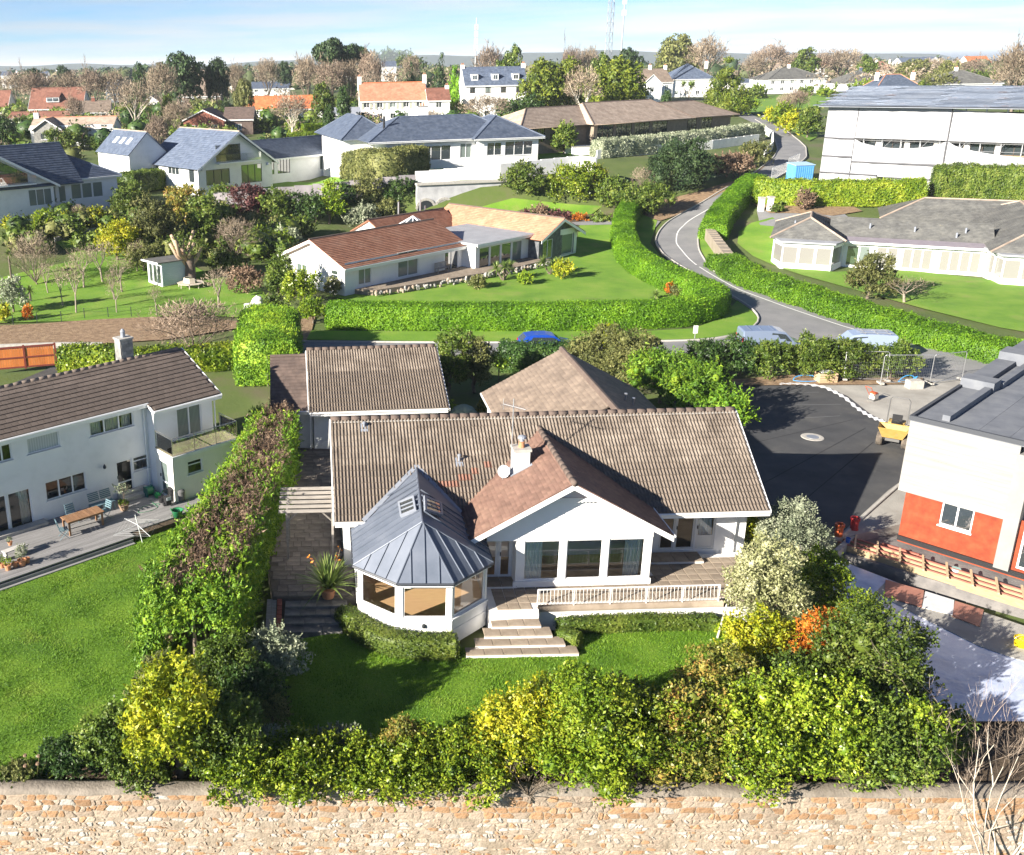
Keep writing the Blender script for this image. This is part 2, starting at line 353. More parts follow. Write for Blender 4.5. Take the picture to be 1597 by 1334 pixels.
LM={
 'laurel':  leafmat('leaf_laurel',[(.035,.072,.008),(.115,.19,.012),(.27,.345,.025),(.46,.48,.06)],rough=.38,trans=.22),
 'yellow':  leafmat('leaf_yellow',[(.10,.15,.012),(.30,.36,.02),(.55,.52,.03),(.68,.58,.06)],rough=.45,trans=.3),
 'yelgreen': leafmat('leaf_yelgreen',[(.06,.10,.01),(.16,.22,.014),(.36,.39,.02),(.56,.51,.04)],rough=.42,trans=.28),
 'goldolive': leafmat('leaf_goldolive',[(.04,.07,.01),(.085,.125,.014),(.16,.20,.02),(.26,.28,.03)],rough=.55,trans=.25),
 'lime':    leafmat('leaf_lime',[(.055,.115,.010),(.14,.235,.014),(.26,.35,.02),(.38,.42,.04)],rough=.5,trans=.3),
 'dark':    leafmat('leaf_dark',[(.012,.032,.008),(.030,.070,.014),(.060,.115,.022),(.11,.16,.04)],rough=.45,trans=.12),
 'mid':     leafmat('leaf_mid',[(.024,.050,.008),(.066,.115,.014),(.135,.19,.025),(.25,.285,.06)],rough=.5,trans=.18),
 'olive':   leafmat('leaf_olive',[(.05,.065,.02),(.11,.125,.035),(.19,.20,.06),(.28,.27,.10)],rough=.6,trans=.2),
 'grey':    leafmat('leaf_grey',[(.10,.125,.075),(.22,.26,.16),(.37,.40,.27),(.52,.53,.39)],rough=.6,trans=.15),
 'cream':   leafmat('leaf_cream',[(.13,.15,.05),(.27,.285,.12),(.42,.42,.22),(.56,.535,.34)],rough=.6,trans=.15),
 'box':     leafmat('leaf_box',[(.018,.040,.007),(.045,.082,.011),(.09,.13,.018),(.16,.19,.03)],rough=.5,trans=.15),
 'orange':  leafmat('leaf_orange',[(.20,.05,.01),(.45,.13,.015),(.62,.22,.02),(.55,.32,.05)],rough=.55,trans=.3),
 'russet':  leafmat('leaf_russet',[(.06,.09,.015),(.17,.20,.03),(.34,.29,.06),(.42,.20,.06)],rough=.45,trans=.22),
 'brown':   leafmat('leaf_brown',[(.07,.045,.028),(.15,.095,.06),(.24,.165,.11),(.33,.24,.17)],rough=.85,trans=.05),
 'maroon':  leafmat('leaf_maroon',[(.03,.014,.014),(.07,.025,.025),(.13,.045,.045),(.16,.08,.06)],rough=.6,trans=.1),
 'cypress': leafmat('leaf_cypress',[(.035,.085,.008),(.09,.20,.012),(.20,.34,.02),(.36,.46,.03)],rough=.6,trans=.2,scale=.5,patch=((.16,.11,.07),.9,.63,.05)),
 'hedge':   leafmat('leaf_hedge',[(.040,.105,.006),(.085,.20,.008),(.15,.31,.012),(.24,.40,.02)],rough=.55,trans=.22,scale=.4,patch=((.15,.15,.03),.8,.64,.08)),
 'pine':    leafmat('leaf_pine',[(.010,.026,.010),(.025,.055,.018),(.05,.088,.026),(.08,.12,.04)],rough=.6,trans=.08),
 'twig':    leafmat('leaf_twig',[(.15,.112,.078),(.24,.185,.13),(.33,.265,.19),(.41,.345,.255)],rough=.9,trans=0),
 'twigred': leafmat('leaf_twigred',[(.14,.10,.073),(.21,.155,.115),(.28,.215,.16),(.34,.27,.205)],rough=.9,trans=0),
 'phormium':leafmat('leaf_phormium',[(.05,.09,.02),(.12,.19,.04),(.24,.32,.08),(.42,.46,.16)],rough=.4,trans=.15),
 'far':     leafmat('leaf_far',[(.02,.04,.014),(.05,.075,.025),(.10,.10,.045),(.15,.13,.08)],rough=.7,trans=.05,scale=.02),
}
def trunk_mb(h,r,limbs,seed=0,base=(0,0,0),lean=(0,0)):
    g=random.Random(seed);mb=MB();b=Vector(base);top=b+Vector((lean[0]*h,lean[1]*h,h))
    mid=b.lerp(top,.5)+Vector((g.uniform(-1,1),g.uniform(-1,1),0))*r*1.2
    mb.tube([b-Vector((0,0,.15)),b+Vector((0,0,.1)),mid,top],[r*1.35,r*1.1,r*.85,r*.55],7)
    for q in limbs:
        q=Vector(q);s=b.lerp(top,g.uniform(.45,.95));m_=s.lerp(q,.5)+Vector((0,0,(q-s).length*.12))
        mb.tube([s,m_,q],[r*.5,r*.32,r*.12],5)
    return mb
def plant(name,label,category,loc,rx,ry,h,style,leaf,group=None,trunk=0.,k=14,seed=None,cover=2.3,asp=.55,tilt=.7,rz=0.,along=None,flat=1.0,part='foliage',core=.6,sc=None,tri=False):
    "shrub (foliage, stem) or tree (crown, trunk)"
    seed=seed if seed is not None else random.randint(0,99999)
    o=thing(name,label,category,loc,rz,group)
    c,r=lobes_round(rx,ry,h-trunk,k,seed);c=c + np.array([0,0,trunk])
    me=crown_mesh(part,c,r,nlv(rx,ry,h-trunk,leaf,cover),leaf,LM[style],asp,tilt,seed,core=core,flat=flat,floor=.02,along=along,tri=tri)
    link(bpy.data.objects.new(part,me),o)
    lim=[c[i]*.75+np.array([0,0,c[i][2]*.1]) for i in range(0,len(c)-1,max(1,len(c)//6))]
    trunk_mb(max(trunk+.3*(h-trunk),.3),max(.04,.05*h*.6),lim,seed).obj('trunk' if trunk > .5 else 'stem',BARK,o,smooth=True)
    return o
def hedge(name,label,path,width,height,style,leaf,loc=None,z0=None,cover=2.0,closed_top=True,bumps=.06,asp=.5,tilt=.55,group=None,taper=.1,hts=None,wds=None,extra=None,along=None,category='hedge',tri=False):
    "clipped hedge following a path of world points; heights/widths may vary along it"
    path=[np.asarray(p,float)[:2] for p in path];seg=[np.linalg.norm(path[i+1]-path[i]) for i in range(len(path)-1)]
    cum=np.concatenate([[0],np.cumsum(seg)]);Lh=cum[-1];ns=max(2,int(Lh/.45))+1;ss=np.linspace(0,Lh,ns)
    xs=np.interp(ss,cum,[p[0] for p in path]);ys=np.interp(ss,cum,[p[1] for p in path])
    for _ in range(3):
        xs[1:-1]=(xs[:-2]+2*xs[1:-1]+xs[2:])/4;ys[1:-1]=(ys[:-2]+2*ys[1:-1]+ys[2:])/4
    tx=np.gradient(xs);ty=np.gradient(ys);tl=np.hypot(tx,ty);tx /=tl;ty /=tl;nx,ny=-ty,tx
    hh=np.interp(ss,cum,hts) if hts is not None else np.full(ns,height);ww=np.interp(ss,cum,wds) if wds is not None else np.full(ns,width)
    zz=terr(xs,ys) if z0 is None else np.full(ns,z0)
    org=np.array([xs[0],ys[0],zz[0]])
    # profile across: (offset in half widths, height fraction)
    prof=np.array([(-1,0),(-1-.02,.35),(-1+taper*.4,.75),(-.88+taper*.3,.96),(-.5,1.0),(0,1.02),(.5,1.0),(.88-taper*.3,.96),(1-taper*.4,.75),(1.02,.35),(1,0)])
    m_=len(prof)
    ph=RNG.uniform(0,6.28,8)
    def surf(s_i,u_i):
        "position for fractional station s_i and profile coordinate u_i"
        i0=np.clip(s_i,0,ns-1);I=lambda a: np.interp(i0,np.arange(ns),a)
        po=np.interp(u_i,np.arange(m_),prof[:,0]);pz=np.interp(u_i,np.arange(m_),prof[:,1])
        sx,sy,sz=I(xs),I(ys),I(zz);w,h=I(ww)/2,I(hh);s=I(ss)
        n1=np.sin(s*1.3+ph[0]+u_i*.8)*.5+np.sin(s*3.1+ph[1]-u_i*1.7)*.35+np.sin(s*6.3+ph[2]+u_i*2.9)*.25
        off=po*w*(1+n1*bumps*.8);z=pz*h*(1+n1*bumps*.5)
        return np.stack([sx+I(nx)*off,sy+I(ny)*off,sz+z],-1)
    # core
    si,ui=np.meshgrid(np.arange(ns),np.arange(m_),indexing='ij')
    cv=surf(si.ravel().astype(float),ui.ravel().astype(float));ctr=np.stack([xs,ys,zz+hh*.4],-1)[si.ravel()]
    cv=ctr+(cv-ctr)*np.array([.90,.90,.94]);cv[:,2]=np.where(ui.ravel() % (m_-1) ==0,np.minimum(cv[:,2],(zz-.05)[si.ravel()]),cv[:,2])
    cf=[(i*m_+j,(i+1)*m_+j,(i+1)*m_+j+1,i*m_+j+1) for i in range(ns-1) for j in range(m_-1)]
    # end caps as fans of quads
    for e in (0,ns-1):
        b=e*m_
        for j in range(m_//2):
            q=(b+j,b+j+1,b+m_-2-j,b+m_-1-j)
            if len(set(q)) ==4: cf.append(q)
    area=Lh*(2*np.mean(hh)+np.mean(ww));n=int(min(130000,cover*area/(leaf*leaf*asp)))
    plen=np.concatenate([[0],np.cumsum([math.hypot((prof[j+1,0]-prof[j,0])*np.mean(ww)/2,(prof[j+1,1]-prof[j,1])*np.mean(hh)) for j in range(m_-1)])])
    s_i=RNG.uniform(0,ns-1,n);u_i=np.interp(RNG.uniform(0,plen[-1],n),plen,np.arange(m_))
    p=surf(s_i,u_i);c0=np.stack([np.interp(s_i,np.arange(ns),xs),np.interp(s_i,np.arange(ns),ys),np.interp(s_i,np.arange(ns),zz)+np.interp(s_i,np.arange(ns),hh)*.45],-1)
    d=p-c0;d[:,2] *=1.0;d=unit(d*np.array([1,1,1.]));steep=np.interp(u_i,np.arange(m_),np.abs(prof[:,0]))
    d=np.where((steep < .8)[:,None],unit(d*np.array([.25,.25,1])+np.array([0,0,.6])),unit(d*np.array([1,1,.25])))
    # ends
    ne=int(1.6*cover*np.mean(ww)*np.mean(hh)*2/(leaf*leaf*asp));e=RNG.integers(0,2,ne);u1=RNG.uniform(0,m_-1,ne);tq=np.sqrt(RNG.uniform(0,1,ne))[:,None]
    pe=surf(e*(ns-1.),u1);ce=np.stack([xs[e*(ns-1)],ys[e*(ns-1)],zz[e*(ns-1)]+hh[e*(ns-1)]*.4],-1);pe=ce+(pe-ce)*tq;nb_=ne//2;pe[:nb_]=np.stack([xs[e*(ns-1)],ys[e*(ns-1)],zz[e*(ns-1)]+RNG.uniform(0,.5,ne)*hh[e*(ns-1)]],-1)[:nb_]+(np.stack([nx[e*(ns-1)],ny[e*(ns-1)],np.zeros(ne)],-1)*(RNG.uniform(-.5,.5,ne)*ww[e*(ns-1)])[:,None])[:nb_]
    de=np.stack([tx[e*(ns-1)],ty[e*(ns-1)],np.zeros(ne)],-1)*np.where(e ==1,1,-1)[:,None];pe=pe+de*.05
    p=np.concatenate([p,pe]);d=np.concatenate([d,de]);p=p + d*RNG.normal(-.02,.09,(len(p),1))*min(1.2,leaf*8)
    al=None
    if along =='up': al=d*.5+np.array([0,0,.9])
    if along =='out': al=d
    v,f=cat([leaves(p,d,leaf,asp,tilt,al,tri),(cv,totri(cf) if tri else np.array(cf))])
    o=thing(name,label,category,org,0,group)
    npobj('foliage',v-org,f,LM[style],o)
    # stems in a row along the middle
    mb=MB();step=max(1,ns//max(2,int(Lh/1.2)))
    for i in range(0,ns,step): mb.tube([(xs[i]-org[0],ys[i]-org[1],zz[i]-org[2]-.1),(xs[i]-org[0],ys[i]-org[1],zz[i]-org[2]+hh[i]*.7)],[.05,.03],5)
    so_=mb.obj('stems',BARK,o);so_['kind']='stuff'
    return o
# ---- bare winter trees
def bare_tree_parts(h,spread,seed,trunk_r=.12,levels=4,twig_n=5,fork=.28,upright=.5,n_main=5,stem=.25,twig_w=.012):
    g=random.Random(seed);tr=MB();lim=MB();tv=[];
    def rvec(): return Vector((g.gauss(0,1),g.gauss(0,1),g.gauss(0,1))).normalized()
    tw=[]
    def grow(p,d,L,r,lv):
        k=3;pts=[p];q=p;dd=d
        for _ in range(k):
            dd=(dd+rvec()*.22+Vector((0,0,upright*.12))).normalized();q=q+dd*(L/k);pts.append(q)
        if lv <=1 or r < .012:
            tw.append((pts,max(r,twig_w)))
        else: lim.tube(pts,[r,r*.85,r*.7,r*.55],4 if r < .05 else 6,cap=False)
        if lv ==0: return
        for j in range(g.randint(2,3) if lv > 1 else twig_n):
            t=g.uniform(.35,1.0);s=pts[0].lerp(pts[-1],t) if t < .95 else pts[-1]
            i=min(int(t*k),k-1);s=pts[i].lerp(pts[i+1],t*k-i if t*k-i <=1 else 1)
            nd=(dd+rvec()*(spread*.8)+Vector((0,0,upright*.25))).normalized();grow(s,nd,L*g.uniform(.55,.8),r*.52,lv-1)
    st=h*stem;top=Vector((g.uniform(-.05,.05)*h,g.uniform(-.05,.05)*h,st))
    tr.tube([(0,0,-.15),(0,0,.05),top*.5,top],[trunk_r*1.3,trunk_r*1.05,trunk_r*.9,trunk_r*.8],7)
    for j in range(n_main):
        a=2*math.pi*(j+g.uniform(-.3,.3))/n_main;tl=spread*g.uniform(.5,1.0);d=Vector((math.cos(a)*tl,math.sin(a)*tl,1)).normalized()
        grow(top-Vector((0,0,g.uniform(0,.25)*st)),d,(h-st)*g.uniform(.42,.58),trunk_r*g.uniform(.45,.65),levels-1)
    # twigs as slim three-sided slivers
    V=[];F=[]
    for pts,r in tw:
        n0=len(V);w=r
        for i,p in enumerate(pts):
            e=rvec()*w*(1-.25*i);V +=[tuple(p+e),tuple(p-e)]
        for i in range(len(pts)-1): F.append((n0+2*i,n0+2*i+1,n0+2*i+3,n0+2*i+2))
    return tr,lim,np.array(V),np.array(F)
def bare_proto(seed,barkm,twigm,fuzz=0,**k):
    tr,lim,V,F=bare_tree_parts(seed=seed,**k)
    h_=k['h']
    if fuzz:
        g=np.random.default_rng(seed);d=unit(g.normal(0,1,(fuzz,3)));d[:,2]=np.where(d[:,2] < -.35,-d[:,2],d[:,2]);rr=g.uniform(.15,1,(fuzz,1))**.45*(1+.12*np.sin(d[:,:1]*5+seed)+.10*np.sin(d[:,1:2]*6+d[:,2:3]*4+seed));p=d*rr*np.array([.43,.43,.36])*h_+np.array([0,0,.61*h_])
        v2,f2=leaves(p,g.normal(0,1,p.shape),h_*.07,.13,1.0,d*1.2+np.array([0,0,.6]));F=np.concatenate([F,f2+len(V)]);V=np.concatenate([V,v2])
    me_t=tr.mesh('trunk',barkm,True);me_l=lim.mesh('limbs',barkm,True);me_w=npmesh('twigs',V,F);me_w.materials.append(twigm)
    return (me_t,me_l,me_w)
def put_bare(protos,label,loc,sc,rz=0.,group=None,name='bare_tree',category='tree'):
    o=thing(name,label,category,loc,rz,group);o.scale=sc if isinstance(sc,tuple) else (sc,sc,sc)
    for nm,me in zip(('trunk','limbs','crown'),protos): link(bpy.data.objects.new(nm,me),o)
    return o
# ---------------------------------------------------------------- the setting
def lanes(col_a,col_b): return [col_a,col_b]
M_GROUND=mat('ground_soil_grass',[(.055,.085,.018),(.085,.12,.025),(.12,.105,.06)],rough=.95,scale=.15,bump=.4,bscale=4,coords='Object')
M_GRASS=mat('lawn_green',[(.06,.14,.007),(.10,.20,.010),(.155,.26,.018)],rough=.9,scale=.5,detail=10,bump=.7,bscale=14,extra=spots((.15,.17,.03),.45,.56,.25))
M_GRASS2=mat('lawn_far',[(.085,.19,.012),(.13,.25,.018),(.19,.28,.035)],rough=.95,scale=.3,detail=10,bump=.6,bscale=6,extra=spots((.21,.22,.06),.25,.55,.22))
M_SOIL=mat('bare_soil',[(.15,.095,.055),(.24,.16,.095),(.33,.235,.14)],rough=.95,scale=2.2,detail=10,bump=.9,bscale=7)
M_BED=mat('bed_soil',[(.05,.035,.022),(.10,.072,.045)],rough=.95,scale=3,detail=8,bump=.8,bscale=9)
M_ROAD=mat('asphalt_road',[(.165,.165,.17),(.21,.21,.212),(.255,.25,.245)],rough=.9,scale=.35,detail=10,bump=.25,bscale=30)
M_TARMAC=mat('asphalt_new',[(.042,.044,.048),(.060,.061,.064),(.080,.080,.080)],rough=.85,scale=.5,detail=10,bump=.3,bscale=30,extra=spots((.115,.11,.10),.35,.55,.25))
M_YARD=mat('yard_grey',[(.24,.225,.20),(.33,.315,.285),(.42,.40,.36)],rough=.95,scale=.45,detail=10,bump=.4,bscale=16)
M_KERB=mat('kerb_concrete',[(.34,.32,.29),(.46,.44,.40)],rough=.9,scale=4,bump=.3)
M_PAINT=mat('road_paint',[(.62,.62,.60),(.78,.78,.76)],rough=.7,scale=5)
def struct(o): o['kind']='structure';return o
def axis(parts): return np.concatenate([np.arange(*p) for p in parts])
gx=axis([(-6000,-400,400),(-400,-120,20),(-120,160,2.0),(160,500,20),(500,6001,500)]);gy=axis([(8,20,4),(20,23.4,.85),(23.4,26.4,.12),(26.4,260,1.5),(260,600,12),(600,3100,100)])
GX,GY=np.meshgrid(gx,gy,indexing='ij');GZ=terr(GX.ravel(),GY.ravel())
und=(np.sin(GX.ravel()*.31+GY.ravel()*.17)+np.sin(GY.ravel()*.43-GX.ravel()*.22))*.03
nyy=len(gy);gi=np.arange(len(gx)*nyy).reshape(len(gx),nyy)
gf=np.stack([gi[:-1,:-1],gi[1:,:-1],gi[1:,1:],gi[:-1,1:]],-1).reshape(-1,4)
struct(npobj('ground',np.stack([GX.ravel(),GY.ravel(),GZ+und-.08],-1),gf,M_GROUND,smooth=True))
# sea far beyond the land
M_SEA=mat('sea_water',[(.012,.05,.10),(.02,.075,.14)],rough=.35,scale=.002,bump=.2,bscale=.05,spec=.5)
struct(npobj('sea',[(-30000,1500,-30),(40000,1500,-30),(40000,42000,-30),(-30000,42000,-30)],[(0,1,2,3)],M_SEA))
def poly_in(pts,X,Y):
    n=len(pts);ins=np.zeros(len(X),bool);j=n-1
    for i in range(n):
        xi,yi,xj,yj=pts[i][0],pts[i][1],pts[j][0],pts[j][1]
        c=((yi > Y) !=(yj > Y)) & (X < (xj-xi)*(Y-yi)/((yj-yi) if abs(yj-yi) > 1e-9 else 1e-9)+xi);ins ^=c;j=i
    return ins
def smooth_poly(pts,k=2):
    pts=[np.asarray(p,float)[:2] for p in pts]
    for _ in range(k):
        q=[]
        for i in range(len(pts)):
            a,b=pts[i],pts[(i+1) % len(pts)];q +=[a*.75+b*.25,a*.25+b*.75]
        pts=q
    return pts
def drape(name,pts,m,off=.03,step=2.0,z=None,kindset=True,parent=None):
    "sheet laid over the terrain (or on a level z) inside a polygon of world points"
    pts=[np.asarray(p,float)[:2] for p in pts];A=np.array(pts);n=len(pts);bp=[]
    for i in range(n):
        a,b=A[i],A[(i+1) % n];k=max(1,int(np.linalg.norm(b-a)/step));bp +=[a+(b-a)*t/k for t in range(k)]
    bp=np.array(bp);x0,y0=A.min(0);x1,y1=A.max(0)
    gx_,gy_=np.meshgrid(np.arange(x0,x1,step),np.arange(y0,y1,step));gx_,gy_=gx_.ravel(),gy_.ravel()
    k=poly_in(pts,gx_,gy_);ip=np.stack([gx_[k],gy_[k]],-1)
    if len(ip):
        dmin=np.min(np.linalg.norm(ip[:,None]-bp[None],axis=2),1);ip=ip[dmin > step*.4]
    allp=np.concatenate([bp,ip]) if len(ip) else bp
    v,e,f,*_=delaunay_2d_cdt([Vector(q) for q in allp],[(i,(i+1) % len(bp)) for i in range(len(bp))],[],1,1e-5)
    v=np.array([(q.x,q.y) for q in v]);zz=(terr(v[:,0],v[:,1])+off) if z is None else np.full(len(v),z)
    o=npobj(name,np.column_stack([v,zz]),[t for t in f if len(t) ==3],m,parent,smooth=True)
    if kindset: struct(o)
    return o
def block(name,pts,z0,z1,m,parent=None,structure=True):
    mb=MB().prism([(float(p[0]),float(p[1])) for p in pts],z0,z1);o=mb.obj(name,m,parent)
    return struct(o) if structure else o
def ribbon(name,path,w,m,off=.05,z=None,parent=None,closed=False,h=0.):
    "strip along a path (world points), draped; with h it is a raised kerb"
    path=[np.asarray(p,float)[:2] for p in path];pts=[]
    for i in range(len(path)-1):
        k=max(1,int(np.linalg.norm(path[i+1]-path[i])/1.0));pts +=[path[i]+(path[i+1]-path[i])*t/k for t in range(k)]
    pts.append(path[-1]);A=np.array(pts)
    for _ in range(2): A[1:-1]=(A[:-2]+2*A[1:-1]+A[2:])/4
    t=np.gradient(A,axis=0);t=unit(t);n=np.stack([-t[:,1],t[:,0]],-1);zz=terr(A[:,0],A[:,1])+off if z is None else np.full(len(A),z)
    l,r=A+n*w/2,A-n*w/2;k=len(A)
    if h <=0:
        v=np.concatenate([np.column_stack([l,zz]),np.column_stack([r,zz])]);f=[(i,k+i,k+i+1,i+1) for i in range(k-1)]
    else:
        v=np.concatenate([np.column_stack([l,zz-.15]),np.column_stack([l,zz+h]),np.column_stack([r,zz+h]),np.column_stack([r,zz-.15])])
        f=[(a*k+i,(a+1)*k+i,(a+1)*k+i+1,a*k+i+1) for a in range(3) for i in range(k-1)]+[(0,k,2*k,3*k),(k-1,4*k-1,3*k-1,2*k-1)]
    return npobj(name,v,f,m,parent)
def PT(seq,z=None): return [T(*q) if z is None else P(q[0],q[1],z) for q in seq]
# --- lane in front of the long hedge, and the road that winds up to the right
road_px_left=[(300,548),(465,534),(700,536),(900,536),(1090,532),(1140,527),(1168,517),(1184,506),(1186,497),(1172,482),(1150,468),(1085,428),(1035,398),(1021,378),(1027,362),(1042,346),(1064,334),(1103,312),(1150,285),(1180,268),(1206,247),(1213,234),(1207,214),(1196,199),(1178,187)]
road_px_right=[(1190,181),(1212,192),(1236,212),(1257,230),(1258,246),(1240,262),(1200,284),(1150,308),(1120,326),(1100,345),(1088,372),(1090,392),(1112,424),(1150,443),(1200,461),(1232,474),(1326,504),(1415,533),(1545,557),(1660,584),(1660,640),(1480,600),(1330,572),(1200,556),(1000,552),(800,556),(600,560),(300,572)]
ROADL=PT(road_px_left);ROADR=PT(road_px_right)
ROAD=ROADL+ROADR
drape('road',ROAD,M_ROAD,off=.03,step=1.6)
struct(ribbon('kerb',[ROADL[i] for i in range(1,25)],.16,M_KERB,off=.03,h=.1))
struct(ribbon('kerb',[ROADR[i] for i in range(0,20)],.16,M_KERB,off=.03,h=.1))
cl=PT([(1597,572),(1480,548),(1330,515),(1230,482),(1150,452),(1110,430),(1075,405),(1054,380),(1056,362),(1073,345),(1100,330),(1130,313),(1165,294)])
struct(ribbon('road_line',cl,.13,M_PAINT,off=.037))
# lane that turns off to the far lawn
drape('drive',PT([(1108,157),(1125,155),(1150,166),(1180,183),(1206,194),(1196,201),(1170,190),(1130,172)]),M_ROAD,off=.028)
# --- lawns and soil
LAWN_Z=-.87
lawn_main=[P(*q,LAWN_Z) for q in [(428,1003),(540,985),(700,1010),(905,1015),(885,988),(1128,968),(1165,1060),(1150,1120),(980,1160),(800,1200),(560,1205),(400,1160),(405,1080)]]
block('lawn',[p[:2] for p in lawn_main],-1.2,LAWN_Z,M_GRASS)
LLZ=-.62
lawn_left=[P(*q,LLZ) for q in [(-60,915),(10,898),(115,867),(215,840),(290,790),(345,790),(285,960),(250,1060),(215,1130),(120,1190),(20,1215),(-80,1215)]]
block('lawn_neighbour',[p[:2] for p in lawn_left],-1.2,LLZ,M_GRASS)
block('flower_bed',[(-18,25.6),(24,24.28),(24,33),(16.6,33.2),(14.5,29.6),(9,27.6),(4,26.6),(-3,28),(-6,33),(-9,27.5),(-18,27.4)],-1.3,-.9,M_BED)
drape('lawn_corner',PT([(508,462),(560,455),(700,437),(790,425),(900,375),(905,345),(960,338),(985,345),(970,380),(1000,410),(1060,432),(1110,448),(1120,462),(1040,475),(800,478),(600,478)]),M_GRASS2,off=.02)
drape('grass_verge',PT([(478,531),(485,517),(700,519),(1000,519),(1080,514),(1120,500),(1142,478),(1150,470),(1170,484),(1182,498),(1180,506),(1164,516),(1138,526),(1088,531),(900,535),(700,535)]),M_GRASS2,off=.06)
drape('grass_verge',PT([(985,345),(1000,335),(1025,345),(1020,362),(1014,380),(1030,402),(1080,432),(1146,470),(1100,455),(1010,412),(975,380)]),M_GRASS2,off=.06)
drape('lawn_right',PT([(1150,380),(1152,362),(1172,348),(1205,340),(1215,350),(1220,412),(1300,425),(1400,420),(1500,432),(1660,450),(1660,530),(1560,512),(1440,482),(1340,455),(1250,430),(1175,400)]),M_GRASS2,off=.02)
drape('grass_verge',PT([(1089,374),(1104,350),(1150,316),(1165,318),(1130,345),(1112,375),(1125,405),(1200,440),(1330,480),(1450,515),(1597,548),(1660,560),(1660,582),(1545,556),(1415,532),(1326,503),(1232,473),(1200,460),(1150,442),(1112,423),(1091,393)]),M_GRASS2,off=.05)
drape('orchard_lawn',PT([(-20,505),(150,500),(300,492),(395,498),(420,470),(400,440),(330,430),(300,415),(150,400),(80,415),(-20,440)]),M_GRASS2,off=.02)
drape('soil_strip',PT([(-60,512),(60,506),(150,499),(240,495),(330,498),(380,503),(378,512),(260,530),(160,537),(60,541),(-60,548)]),M_SOIL,off=.03)
drape('soil_strip',PT([(462,532),(466,500),(492,494),(486,518),(478,534)]),M_SOIL,off=.03)
drape('orchard_terrace',PT([(85,378),(150,360),(190,355),(260,380),(240,405),(120,405)]),M_GRASS2,off=.03)
drape('back_lawn',PT([(740,330),(800,310),(870,318),(940,322),(905,342),(840,334),(770,342)]),M_GRASS2,off=.03)
drape('rock_bed',PT([(800,340),(870,330),(960,335),(955,344),(880,348),(800,350)]),M_BED,off=.05)
drape('upper_lawn',PT([(335,290),(420,283),(540,268),(640,268),(648,262),(700,258),(860,240),(905,238),(880,246),(760,254),(640,274),(470,294),(350,300)]),M_GRASS2,off=.03)
drape('upper_lawn',PT([(640,262),(740,250),(840,240),(905,236),(900,245),(770,256),(650,270)]),M_GRASS2,off=.035)
drape('far_lawn',PT([(1120,155),(1170,150),(1285,148),(1300,160),(1270,168),(1210,180),(1160,176)]),M_GRASS2,off=.03)
drape('far_lawn',PT([(1208,196),(1240,206),(1262,220),(1275,214),(1270,180),(1215,182)]),M_GRASS2,off=.03)
drape('house_drive',PT([(875,350),(900,338),(985,338),(1030,346),(1022,356),(985,350),(905,352)]),M_ROAD,off=.045)
drape('gate_drive',PT([(-40,625),(85,572),(110,585),(60,625)]),M_TARMAC,off=.03)
drape('yard_right',PT([(1180,330),(1215,322),(1300,325),(1330,345),(1215,355),(1185,352)]),M_ROAD,off=.03)
drape('planting_bank',PT([(1175,320),(1190,312),(1320,318),(1345,330),(1300,338),(1200,334)]),M_SOIL,off=.06)
# paths and terraces of gravel behind: bank below the brown bungalow
drape('earth_bank',PT([(1010,318),(1090,300),(1150,282),(1195,258),(1165,285),(1100,315),(1060,335),(1030,345),(1005,340)]),M_SOIL,off=.05)
# --- building site yard
YZ=-.12
yard=[P(*q,YZ) for q in [(1040,600),(1130,594),(1260,594),(1440,590),(1620,600),(1700,760),(1480,800),(1300,842),(1150,800)]]
block('site_yard',[p[:2] for p in yard],-1.4,YZ,M_YARD)
tar=[P(*q,YZ) for q in [(1045,601),(1130,598),(1240,598),(1286,603),(1322,618),(1360,648),(1405,668),(1420,740),(1385,765),(1312,832),(1296,838),(1190,795),(1060,700)]]
drape('new_tarmac',[p[:2] for p in tar],M_TARMAC,z=YZ+.006)
# ---------------------------------------------------------------- buildings toolkit
M_WHITE=mat('white_render',[(.70,.70,.69),(.78,.78,.77),(.81,.81,.80)],rough=.85,scale=.8,detail=9,bump=.15,bscale=25,extra=spots((.62,.62,.59),.9,.60,.3))
M_WHITED=mat('white_render_weathered',[(.60,.60,.58),(.76,.76,.74),(.81,.81,.80)],rough=.85,scale=.9,detail=9,bump=.15,bscale=25)
M_TRIM=mat('white_trim',[(.78,.78,.77),(.84,.84,.83)],rough=.45,scale=2)
M_CREAM=mat('cream_render',[(.72,.70,.64),(.79,.77,.71)],rough=.85,scale=1.5,bump=.15,bscale=25)
M_PVC=mat('white_pvc',[(.80,.80,.80)],rough=.35)
M_DARKFR=mat('dark_frame',[(.03,.035,.04)],rough=.4)
M_BROWNFR=mat('brown_frame',[(.07,.05,.035)],rough=.5)
M_SLATE=mat('slate_roof',[(.055,.072,.108),(.082,.103,.148),(.11,.132,.175)],rough=.45,scale=1.5,rand=.14)
M_TILEBR=mat('brown_roof_tile',[(.13,.10,.08),(.18,.14,.11),(.23,.18,.14)],rough=.85,scale=1.2,detail=9,rand=.13,bump=.3,bscale=20)
M_TILEOR=mat('orange_roof_tile',[(.31,.135,.08),(.38,.18,.11),(.43,.225,.145)],rough=.8,scale=.8,detail=9,rand=.12)
M_TILERED=mat('red_roof_tile',[(.15,.065,.045),(.20,.088,.062),(.25,.12,.085)],rough=.85,scale=.8,detail=9,rand=.15)
M_TILEVIV=mat('vivid_orange_tile',[(.38,.10,.04),(.46,.135,.05),(.50,.18,.075)],rough=.75,scale=.8,rand=.10)
M_TILEGR=mat('grey_roof_slate',[(.07,.07,.07),(.105,.105,.10),(.145,.143,.132)],rough=.9,scale=.9,detail=10,rand=.13,extra=spots((.22,.20,.15),1.6,.67))
